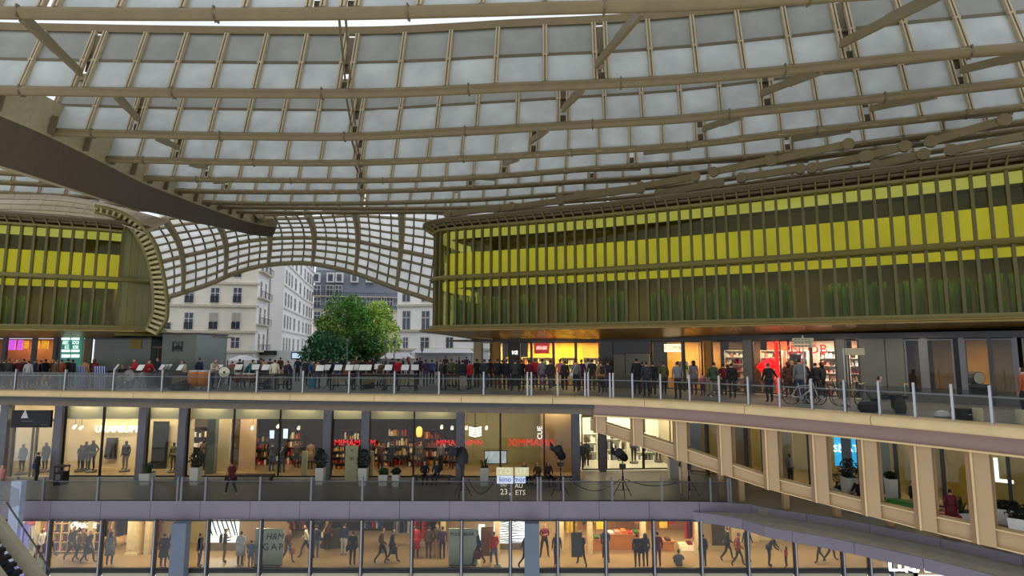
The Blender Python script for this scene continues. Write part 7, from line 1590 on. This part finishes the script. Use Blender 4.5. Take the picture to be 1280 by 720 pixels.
# bright leaf display and zebra display
def lit_display(px0, px1, py0, py1, y, label, mode):
    p, q = PY(px0, py1, y), PY(px1, py0, y); t = thing('lit_display', label, 'display', ((p.x + q.x) / 2, y, p.z)); LW = M('display_white', (240, 248, 250), .5, 0, .02, 1, emit=1.3); DK = M('display_dark', (40, 56, 60), .5)
    b = MB(); b.box(p.x, y, p.z, q.x, y + .1, q.z); b.build('light_panel', LW, t); w, h = q.x - p.x, q.z - p.z; rnd = random.Random(2)
    n = 7 if mode == 'leaf' else 15
    for i in range(n):
        b = MB()
        if mode == 'leaf':
            x0 = p.x + w * (i + .3) / n; a = Vector((x0 - .25, y - .02, q.z)); c_ = Vector((min(x0 + .32, q.x), y - .02, p.z + h * .25)); b.add([a, a + Vector((.1, 0, 0)), c_, c_ + Vector((-.03, 0, -.1))], [(0, 1, 2, 3)])
        else:
            z0 = p.z + h * (i + .3) / n; pts = []
            for k in range(7): f = k / 6; pts.append(Vector((p.x + w * f, y - .02, min(q.z, max(p.z, z0 + .30 * (f - .3) ** 2 * (i - 3) / 3 + .04 * math.sin(5 * f + i))))))
            vs = [q_ for k in pts for q_ in (k, k + Vector((0, 0, .02 + .03 * math.sin(math.pi * ((k.x - p.x) / w)))))]; b.add(vs, [(2 * k, 2 * k + 2, 2 * k + 3, 2 * k + 1) for k in range(6)])
        b.build('dark_leaf' if mode == 'leaf' else 'dark_band', DK, t)
    b = MB(); b.box(p.x - .05, y - .05, F2, q.x + .05, y + .2, p.z - .01); b.build('base_cabinet', M('grey_brown_cabinet', (110, 100, 88), .5), t)
lit_display(257, 299, 640, 678, 32.4, 'white lit display with dark slanting leaves by the bald person', 'leaf'); lit_display(617, 656, 640, 679, 32.6, 'white lit display with dark zebra bands by the second slate column', 'zebra')
p, q = PY(598, 676, 33.2), PY(606, 656, 33.2); b = MB(); b.box(p.x, 33.2, p.z, q.x, 33.3, q.z); tag(b.build('white_picture', M('display_white', (240, 248, 250))), 'small white lit panel behind the person in navy', 'picture'); b = MB(); x = XY(608.5, 31.8, F2)[0]; b.box(-.32, -.25, 0, .32, .25, 1.35); b.box(-.28, -.27, .1, .28, -.25, 1.25); o = b.build('brown_cabinet', M('brown_cabinet', (86, 58, 36), .5), local=True); o.location = (x, 31.8, F2); tag(o, 'dark brown cabinet behind the red topped person', 'cabinet')
b = MB(); b.hexa([(-.2, -.1, 0), (.2, -.1, 0), (.2, .1, 0), (-.2, .1, 0), (-.16, -.06, .18), (.16, -.06, .18), (.16, .06, .18), (-.16, .06, .18)]); o = b.build('paper_bag', WHITE, local=True); o.location = (XY(622, 29.95, F2)[0], 29.95, F2); tag(o, 'white bag lying on the floor by the red topped person', 'bag')
# autumn leaves panel as leaves in clusters
b = MB(); rnd = random.Random(9)
for i in range(160): x = XY(193 + rnd.uniform(-8, 8), 33.2, -7.5)[0]; z = rnd.uniform(F2 + .1, -6.6); b.obox((x, 33.2 + rnd.uniform(-.1, .1), z), (.06, .02, .02), (0, .01, .02), (-.02, 0, .06))
o = b.build('autumn_foliage', M('autumn_leaves', (150, 66, 38), .7, 0, .5, 8)); tag(o, 'red brown autumn foliage at the end of the golden shop', 'foliage', kind='stuff')
# ---------------------------------------------------------------- stair and escalator at the lower corner
t = thing('escalator', 'dark blue escalator with a beige balustrade at the lower corner', 'escalator', (-22, 24, -9))
def esc(a, b_): return PY(a, b_, 24.0)
p0, p1 = esc(-20, 632), esc(62, 742); w = Vector((0, -1.6, 0))
b = MB(); b.bar(p0, p1, .3, .42); b.build('balustrade', M('beige_balustrade', (150, 142, 120), .5), t)
b = MB(); b.bar(p0 + Vector((-.25, -.5, -.55)), p1 + Vector((-.25, -.5, -.55)), 1.0, .1); b.build('step_bed', M('blue_grey_steps', (70, 86, 116), .5), t)
d = (p1 - p0)
for i in range(12):
    c_ = p0 + d * (i + .5) / 12 + Vector((-.05, -.3, -.34)); b = MB(); b.box(c_.x - .2, c_.y - .5, c_.z - .12, c_.x + .12, c_.y + .4, c_.z + .02); b.build('step', BLACK, t)
b = MB(); b.bar(p0 + Vector((0, -1.2, -.2)), p1 + Vector((0, -1.2, -.2)), .3, .4); b.build('balustrade', M('beige_balustrade', (150, 142, 120), .5), t)
t = thing('glass_stair_rail', 'greenish glass stair rail descending at the lower corner', 'railing', tuple(PY(30, 700, 26)))
ps_ = [PY(x, y, 26.0) for x, y in ((-10, 596), (24, 612), (24, 632), (-10, 640))]
b = MB(); b.sheet(ps_[0], ps_[1], ps_[2], ps_[3], .03); b.build('glass_panel', GLASS_R, t)
b = MB(); b.tube([PY(8, 628, 26), PY(44, 682, 26), PY(62, 712, 26)], .035, 6); b.build('hand_rail', GREY_D, t)
for a, b_ in ((30, 658), (46, 684), (56, 700)): b = MB(); q = PY(a, b_, 26); b.tube([q, q + Vector((0, 0, -1.1))], .03, 6); b.build('baluster', GREY, t)
pv = [PY(x, y, 26.0) for x, y in ((40, 702), (54, 694), (54, 740), (40, 740))]; b = MB(); b.sheet(*pv, .03); b.build('glass_panel', glass('green_glass', (.7, .85, .74), .5), t)
for i, (px, y, w, z0, z1, m_, l) in enumerate(((17, 28.4, .5, -10, F1 + 1.25, M('pale_blue_post', (150, 158, 176), .4), 'broad pale blue post where the gallery railing meets the stair'), (28, 28.6, .3, -10, -6.3, M('glowing_lilac_post', (150, 146, 200), .4, 0, .05, 1, emit=.35), 'lilac post with added glow below the gallery slab beside the escalator'))):  # lilac post's glow is added to keep the violet light under the slab
    x = XY(px, y, -7)[0]; b = MB(); b.box(x - w / 2, y - .15, z0, x + w / 2, y + .15, z1); b.box(x - w / 2 - .03, y - .18, z0, x + w / 2 + .03, y + .18, z0 + .12); tag(b.build('stair_post', m_), l, 'post')
# ================================================================ STREET AND HOUSES BEYOND
STN = M('cream_ashlar', (236, 228, 212), .8, 0, .06, .6, bump=.1); STN_W = M('white_render', (246, 244, 242), .8, 0, .04, .5); STN_B = M('blind_gable', (232, 230, 226), .85, 0, .05, .3)
SLATE = M('blue_slate', (126, 132, 146), .6, 0, .1, 2); WIN = M('dark_house_window', (84, 90, 104), .15, 0, .2, 1); WFR = M('white_window_frame', (222, 220, 214), .6); IRON = M('iron_balcony', (44, 46, 54), .5)
class Face:
    "a vertical plane through two plan points"
    def __init__(self, a, b_):
        self.a = Vector(a); self.d = (Vector(b_) - self.a); self.L = self.d.length; self.d.normalize(); self.n = Vector((self.d.y, -self.d.x)); self.cv = Curve([a, b_], False)
    def p(self, s, z, o=0.0): q = self.a + self.d * s + self.n * o; return Vector((q.x, q.y, z))
    def s(self, px, py=400): h = self.cv.hit(px, py); return h[0] if h else None
    def z(self, px, py): return self.cv.hit(px, py)[1]
    def box(self, b, s0, s1, z0, z1, o0, o1, mi=0):
        b.hexa([self.p(s0, z0, o1), self.p(s1, z0, o1), self.p(s1, z0, o0), self.p(s0, z0, o0), self.p(s0, z1, o1), self.p(s1, z1, o1), self.p(s1, z1, o0), self.p(s0, z1, o0)], mi)
def house_window(t, F, s, z, w, h, shut=False, rail=True):
    b = MB(); F.box(b, s - w / 2 - .12, s + w / 2 + .12, z - .12, z + h + .14, 0, .08); fr = b.build('window_surround', WFR, t)
    b = MB(); F.box(b, s - w / 2, s - .04, z, z + h, .06, .10); F.box(b, s + .04, s + w / 2, z, z + h, .06, .10); b.build('pane', WIN, fr)
    b = MB(); F.box(b, s - .04, s + .04, z, z + h, .08, .13); F.box(b, s - w / 2, s + w / 2, z + h * .62, z + h * .66, .08, .13); b.build('glazing_bar', WFR, fr)
    if shut:
        b = MB(); F.box(b, s - w / 2, s + w / 2, z + h * .45, z + h, .1, .15); b.build('roller_blind', M('grey_blind', (176, 170, 160), .7), fr)
    if rail:
        b = MB(); 
        for i in range(7): F.box(b, s - w / 2 + w * i / 6 - .02, s - w / 2 + w * i / 6 + .02, z, z + .8, .2, .24)
        F.box(b, s - w / 2 - .05, s + w / 2 + .05, z + .78, z + .84, .18, .26); F.box(b, s - w / 2 - .05, s + w / 2 + .05, z + .04, z + .1, .18, .26); b.build('window_rail', IRON, fr)
def house(F, label, z1, mat, depth=8, z0=0, name='town_house'):
    m = F.p(F.L / 2, z0); t = thing(name, label, 'building', tuple(m))
    b = MB(); F.box(b, 0, F.L, z0, z1, -depth, 0); b.build('wall', mat, t); return t
# corner house
A0, A1 = XY(186, 74), XY(317, 77); FA = Face(A0, A1)
ha = house(FA, 'cream stone corner house with rows of tall windows behind the kiosks', 26, STN, 5)
rows = [(346, 3.0), (377, 2.4), (411, 2.6), (437, 2.0)]
for (cols, yb, yt, sh_) in (((276, ), 349, 336, ()), ((237, 269, 297), 378, 360, ()), ((236, 267, 295), 411, 391, (267, 295)), ((266, 294), 435, 422, ()), ((208, ), 378, 372, ()), ((208, ), 411, 404, ()), ((237, 269, 297), 346, 330, ()), ((237, 269), 315, 298, ())):
    for x in cols:
        s = FA.s(x, (yb + yt) / 2)
        house_window(ha, FA, s, FA.z(x, yb), 1.0, FA.z(x, yt) - FA.z(x, yb), x in sh_ and yb == 411, yb != 435)
for py in (383.5, 416, 355, 441): 
    b = MB(); FA.box(b, -.1, FA.L + .3, FA.z(260, py), FA.z(260, py) + .3, -.1, .35); b.build('string_course', M('pale_cornice', (206, 196, 176), .8), ha)
for i in range(14):
    s = FA.L * (i + .5) / 14; b = MB(); FA.box(b, s - .02, s + .02, 4, 25, 0, .012); 
b = MB(); FA.box(b, 0, FA.L, 0, FA.z(260, 441), 0, .12); b.build('ground_floor_front', M('grey_white_shop_front', (206, 206, 204), .6), ha)
# bevelled corner face and thin white house
FB = Face(A1, XY(331, 84)); hb = house(FB, 'slim white house with balconies beside the cream corner house', 27, STN_W, 1.2)
for k in range(6):
    for f in (.3, .72): house_window(hb, FB, FB.L * f, 2.2 + 3.7 * k, .9, 2.2, False, False)
    b = MB(); FB.box(b, .2, FB.L, 1.9 + 3.7 * k, 2.1 + 3.7 * k, 0, .7); b.build('balcony_slab', M('pale_cornice', (206, 196, 176), .8), hb)
    b = MB(); FB.box(b, .2, FB.L, 2.9 + 3.7 * k, 2.96 + 3.7 * k, .62, .7)
    for i in range(10): FB.box(b, .2 + (FB.L - .25) * i / 9, .24 + (FB.L - .25) * i / 9, 2.1 + 3.7 * k, 2.9 + 3.7 * k, .64, .68)
    b.build('balcony_rail', IRON, hb)
# blank gable
FG = Face(XY(327, 86), XY(351, 88)); hg = house(FG, 'tall blind grey white gable wall beside the slim house', 25, STN_B, 1.2, name='gable_house')
s = FG.L * .2
b = MB(); FG.box(b, s, s + .16, 0, 25, 0, .14); b.build('drain_pipe', M('zinc_pipe', (150, 150, 152), .4), hg)
b = MB(); FG.box(b, 0, FG.L, 24.6, 25.2, -.2, .3); b.build('coping', M('pale_cornice', (206, 196, 176), .8), hg)
# row of white houses receding along the street
prev = XY(351, 88)
segs = [(351, 362, 88, 97, 'first white house of the row running down the street', 24.5), (362, 379, 97, 116, 'second white house of the street row, with roof balcony', 25.5), (379, 388.3, 116, 126, 'last white house of the street row, next to the trees', 26)]
for x0, x1, y0, y1, lab, zt in segs:
    F = Face(XY(x0, y0), XY(x1, y1)); h = house(F, lab, zt, STN_W, 1.5)
    n = 3
    for k in range(6):
        for i in range(n): house_window(h, F, F.L * (i + .5) / n, 2.0 + 3.6 * k, 1.3 + .5 * (x0 > 361), 2.1, False, False)
        b = MB(); F.box(b, 0, F.L, 1.5 + 3.6 * k, 1.75 + 3.6 * k, 0, .25); b.build('string_course', STN_B, h)
    b = MB(); F.box(b, 0, F.L, zt - 3.2, zt - 3.0, 0, .9); F.box(b, 0, F.L, zt - 2.2, zt - 2.1, .8, .9); b.build('roof_balcony', IRON, h)
    b = MB(); F.box(b, 0, F.L, zt, zt + 1.6, -1.4, -.5); b.build('roof', SLATE, h)
# far mansard house closing the street
FM = Face(XY(389, 128), XY(503, 132)); hm = house(FM, 'far cream house under a blue slate mansard closing the street', FM.z(440, 387), STN, 8)
zc = FM.z(440, 387); zt = FM.z(440, 338)
b = MB(); S_ = FM.L
b.hexa([FM.p(0, zc, .2), FM.p(S_, zc, .2), FM.p(S_, zc, -8), FM.p(0, zc, -8), FM.p(0, zt, -1.8), FM.p(S_, zt, -1.8), FM.p(S_, zt, -6), FM.p(0, zt, -6)]); b.build('mansard_roof', SLATE, hm)
b = MB(); b.hexa([FM.p(0, zt, -1.6), FM.p(S_, zt, -1.6), FM.p(S_, zt, -7), FM.p(0, zt, -7), FM.p(0, zt + 2.6, -4), FM.p(S_, zt + 2.6, -4), FM.p(S_, zt + 2.6, -6), FM.p(0, zt + 2.6, -6)]); b.build('upper_roof', M('zinc_roof', (140, 146, 160), .5), hm)
for x in (395, 413, 424, 443, 462, 480):
    s = FM.s(x, 350); z = FM.z(x, 353); b = MB(); FM.box(b, s - .9, s + .9, z, z + 2.3, -1.6, .1); d = b.build('dormer', WFR, hm); b = MB(); FM.box(b, s - .5, s + .5, z + .3, z + 1.9, .1, .16); b.build('pane', WIN, d)
for x in (396, 412, 423): house_window(hm, FM, FM.s(x, 366), FM.z(x, 370), 1.4, 2.4, False, False)
for x in (396, 411, 422, 440, 452, 462, 476, 487): house_window(hm, FM, FM.s(x, 385), FM.z(x, 385), 1.3, 2.4, False, False); house_window(hm, FM, FM.s(x, 402), FM.z(x, 402), 1.3, 2.2, False, False)
for py in (371.5, 388, 405):
    b = MB(); z = FM.z(440, py); FM.box(b, 0, S_, z, z + .2, 0, .8); b.build('balcony_slab', M('pale_cornice', (206, 196, 176), .8), hm)
    b = MB(); FM.box(b, 0, S_, z + .9, z + 1.0, .7, .8)
    for i in range(50): FM.box(b, S_ * i / 49 - .03, S_ * i / 49 + .03, z + .2, z + .9, .72, .78)
    b.build('balcony_rail', IRON, hm)
for s in (S_ * .4, S_ * .75):
    b = MB(); FM.box(b, s - 1.2, s + 1.2, zt, zt + 4, -4.5, -3.2); b.build('chimney', STN, hm)
# white house by the long pavilion
FR = Face(XY(495, 82), XY(640, 78)); hr = house(FR, 'white house with tall dark windows partly hidden by the long pavilion', 27, STN_W, 8)
for x in (508, 532, 556, 580):
    for yb, yt in ((412, 389), (377, 362), (345, 325)):
        if True: house_window(hr, FR, FR.s(x, yb), FR.z(x, yb), 1.15, FR.z(x, yt) - FR.z(x, yb), False, False)
for x, w in ((507, .7), (531, 1.25), (562, 1.0)): house_window(hr, FR, FR.s(x, 434), FR.z(x, 435), w, 1.5, False, False)
for py in (383, 414.5, 438):
    b = MB(); z = FR.z(520, py); FR.box(b, 0, FR.L, z, z + .3, 0, .4); b.build('string_course', M('pale_cornice', (206, 196, 176), .8), hr)
b = MB(); FR.box(b, 0, FR.L, 0, FR.z(520, 440), 0, .25); b.build('ground_floor_front', M('pale_lavender_front', (216, 216, 226), .6), hr)
# street ground beyond the paving is the plaza floor; stalls and awnings
def stall(px0, px1, y, py_eave, py_ridge, mat, label, wall=None):
    a, c_ = XY(px0, y), XY(px1, y); e = PY(px0, py_eave, y).z; r = PY(px0, py_ridge, y).z; m = (a[0] + c_[0]) / 2
    t = thing('market_stall', label, 'stall', (m, y, 0))
    b = MB(); b.hexa([(a[0], y - 1.5, e), (c_[0], y - 1.5, e), (c_[0], y + 1.5, e), (a[0], y + 1.5, e), (a[0] + .5, y - .1, r), (c_[0] - .5, y - .1, r), (c_[0] - .5, y + .1, r), (a[0] + .5, y + .1, r)]); b.build('awning', mat, t)
    for x in (a[0] + .1, c_[0] - .1):
        for yy in (y - 1.4, y + 1.4): b = MB(); b.box(x - .04, yy - .04, 0, x + .04, yy + .04, e + .05); b.build('pole', GREY, t)
    if wall: b = MB(); b.box(a[0] + .1, y + 1.3, 0, c_[0] - .1, y + 1.4, e); b.build('back_cloth', wall, t)
WT = M('white_canvas', (236, 236, 240), .8, 0, .03, 1)
stall(456, 481, 60, 448, 440, M('maroon_canvas', (122, 50, 62), .8), 'stall with a maroon awning beside the trees', WT)
stall(478, 515, 56, 448, 441, WT, 'white canvas market stall beside the maroon one', WT)
stall(515, 592, 62, 441, 436, WT, 'long white canvas stall before the white house', WT)
stall(292, 314, 50, 450, 444, WT, 'small peaked white tent behind the percussion')
# bus shelter style screen and shop fascia by the trees
p, q = PY(364, 449, 56), PY(381, 440, 56); t = thing('street_screen', 'street display with a pale blue lit face beside the trees', 'screen', ((p.x + q.x) / 2, 56, 0))
b = MB(); b.box(p.x, 55.9, p.z, q.x, 56.1, q.z); b.build('frame', BLACK, t)
b = MB(); b.box(p.x + .12, 55.86, p.z + .1, q.x - .12, 55.9, q.z - .1); b.build('lit_face', M('pale_blue_face', (190, 215, 235), .5, 0, .1, 2, emit=.8), t)
b = MB(); b.box((p.x + q.x) / 2 - .15, 55.9, 0, (p.x + q.x) / 2 + .15, 56.1, p.z); b.build('post', GREY, t)
p, q = PY(326, 443.5, 80), PY(346, 438.5, 80); b = MB(); b.box(p.x, 79.7, p.z, q.x, 80, q.z); o = b.build('street_shop_sign', BLACK); tag(o, 'black shop fascia with white lettering at the foot of the gable', 'sign')
text('- - - - - - -', ((p.x + q.x) / 2, 79.65, (p.z + q.z) / 2), .42, WHITE, parent=o, name='lettering', depth=.01)
b = MB(); b.box(p.x - .5, 80, 0, q.x + 5, 80.3, p.z + .6); tag(b.build('street_shopfront', M('grey_white_shop_front', (206, 206, 204), .6)), 'low pale shop front under the black fascia', 'shop front')
p, q = PY(310, 437.5, 76), PY(319, 432.5, 76); b = MB(); b.box(p.x, 75.9, p.z, q.x, 76, q.z); tag(b.build('hanging_sign', WHITE), 'small white projecting sign on the corner house', 'sign')
for i, (px, y, py) in enumerate(((433, 48, 427), (385, 50, 440), (481, 48, 430), (492, 44, 428), (527, 50, 438))):
    x = XY(px, y)[0]; z = PY(px, py, y).z; b = MB(); b.tube([(0, 0, 0), (0, 0, z * .5), (0, 0, z)], [.07, .05, .04], 8); b.lathe([(.02, z - .1), (.14, z), (.12, z + .2), (.03, z + .3)], 8)
    o = b.build('street_lamp', GREY, local=True); o.location = (x, y, 0); tag(o, ('pale slender lamp post in front of the tall tree', 'thin pole between the street display and the trees', 'dark pole beside the maroon awning', 'tall dark pole before the white house edge', 'thin pole in front of the long white stall')[i], 'pole')
# ---------------------------------------------------------------- trees
def tree(px, py_top, y, w, col, label, seed, base=0, tw=.18, flat=1.0):
    rnd = random.Random(seed); x = XY(px, y)[0]; ztop = PY(px, py_top, y).z
    t = thing('street_tree', label, 'tree', (x, y, 0), 0, 'trees in the street')
    b = MB(); b.tube([(0, 0, 0), (.05, 0, ztop * .3), (0, .1, ztop * .62), (0.05, .1, ztop * .85)], [tw, tw * .8, tw * .5, .03], 8)
    for i in range(14):
        a = rnd.uniform(0, 6.28); z = ztop * rnd.uniform(.3, .75); r = w * rnd.uniform(.5, .85)
        b.tube([(0, 0, z), (math.cos(a) * r * .5, math.sin(a) * r * .5, z + .5), (math.cos(a) * r, math.sin(a) * r, z + 1.1)], [.06, .04, .015], 5)
    b.build('trunk', M('bark', (70, 58, 46), .9, 0, .2, 6), t, local=True)
    clumps = []
    for i in range(46):
        a = rnd.uniform(0, 6.28); f = rnd.uniform(0.0, 1.0); z = ztop * (.24 + .74 * f); rr = w * math.sin(math.pi * (.12 + .80 * (1 - (1 - f) ** 1.3))) ** .8 * rnd.uniform(.35, 1.0)
        clumps.append((math.cos(a) * rr, math.sin(a) * rr, z, w * rnd.uniform(.22, .4)))
    vs, fs, ms = [], [], []
    for cx_, cy_, cz_, cr_ in clumps:
        for i in range(150):
            d = Vector((rnd.gauss(0, 1), rnd.gauss(0, 1), rnd.gauss(0, 1))).normalized() * cr_ * rnd.uniform(.55, 1.0)
            p = Vector((cx_, cy_, cz_)) + d; u = Vector((rnd.gauss(0, 1), rnd.gauss(0, 1), rnd.gauss(0, 1))).normalized(); v = u.cross(Vector((rnd.gauss(0, 1), rnd.gauss(0, 1), rnd.gauss(0, 1)))).normalized()
            sz = rnd.uniform(.12, .24); k = len(vs)
            vs += [p - u * sz, p - v * sz * .5, p + u * sz, p + v * sz * .5]; fs.append((k, k + 1, k + 2, k + 3)); ms.append(rnd.randrange(3))
    me = bpy.data.meshes.new('foliage'); me.from_pydata([tuple(v) for v in vs], [], fs)
    for j, fct in enumerate((.85, 1.1, 1.4)): me.materials.append(M('%s_leaf_%d' % (col[3], j), tuple(min(255, c_ * fct) for c_ in col[:3]), .7, 0, .2, 5))
    me.polygons.foreach_set('material_index', ms)
    o = bpy.data.objects.new('foliage', me); C.objects.link(o); o.parent = t; o['kind'] = 'stuff'
tree(432, 377, 66, 4.2, (96, 140, 62, 'mid_green'), 'tallest mid green tree in the middle of the street', 1)
tree(408, 398, 62, 2.2, (126, 152, 78, 'olive_green'), 'narrower olive green tree on the house side of the tall tree', 2)
tree(470, 384, 70, 3.4, (160, 192, 84, 'yellow_green'), 'yellow green tree with light leaves next to the tall tree', 3)
tree(400, 420, 56, 2.6, (66, 112, 74, 'blue_green'), 'low dark blue green bushy tree in front of the others', 4)
tree(452, 418, 58, 2.0, (76, 112, 60, 'deep_green'), 'small deep green tree below the yellow green one', 5)
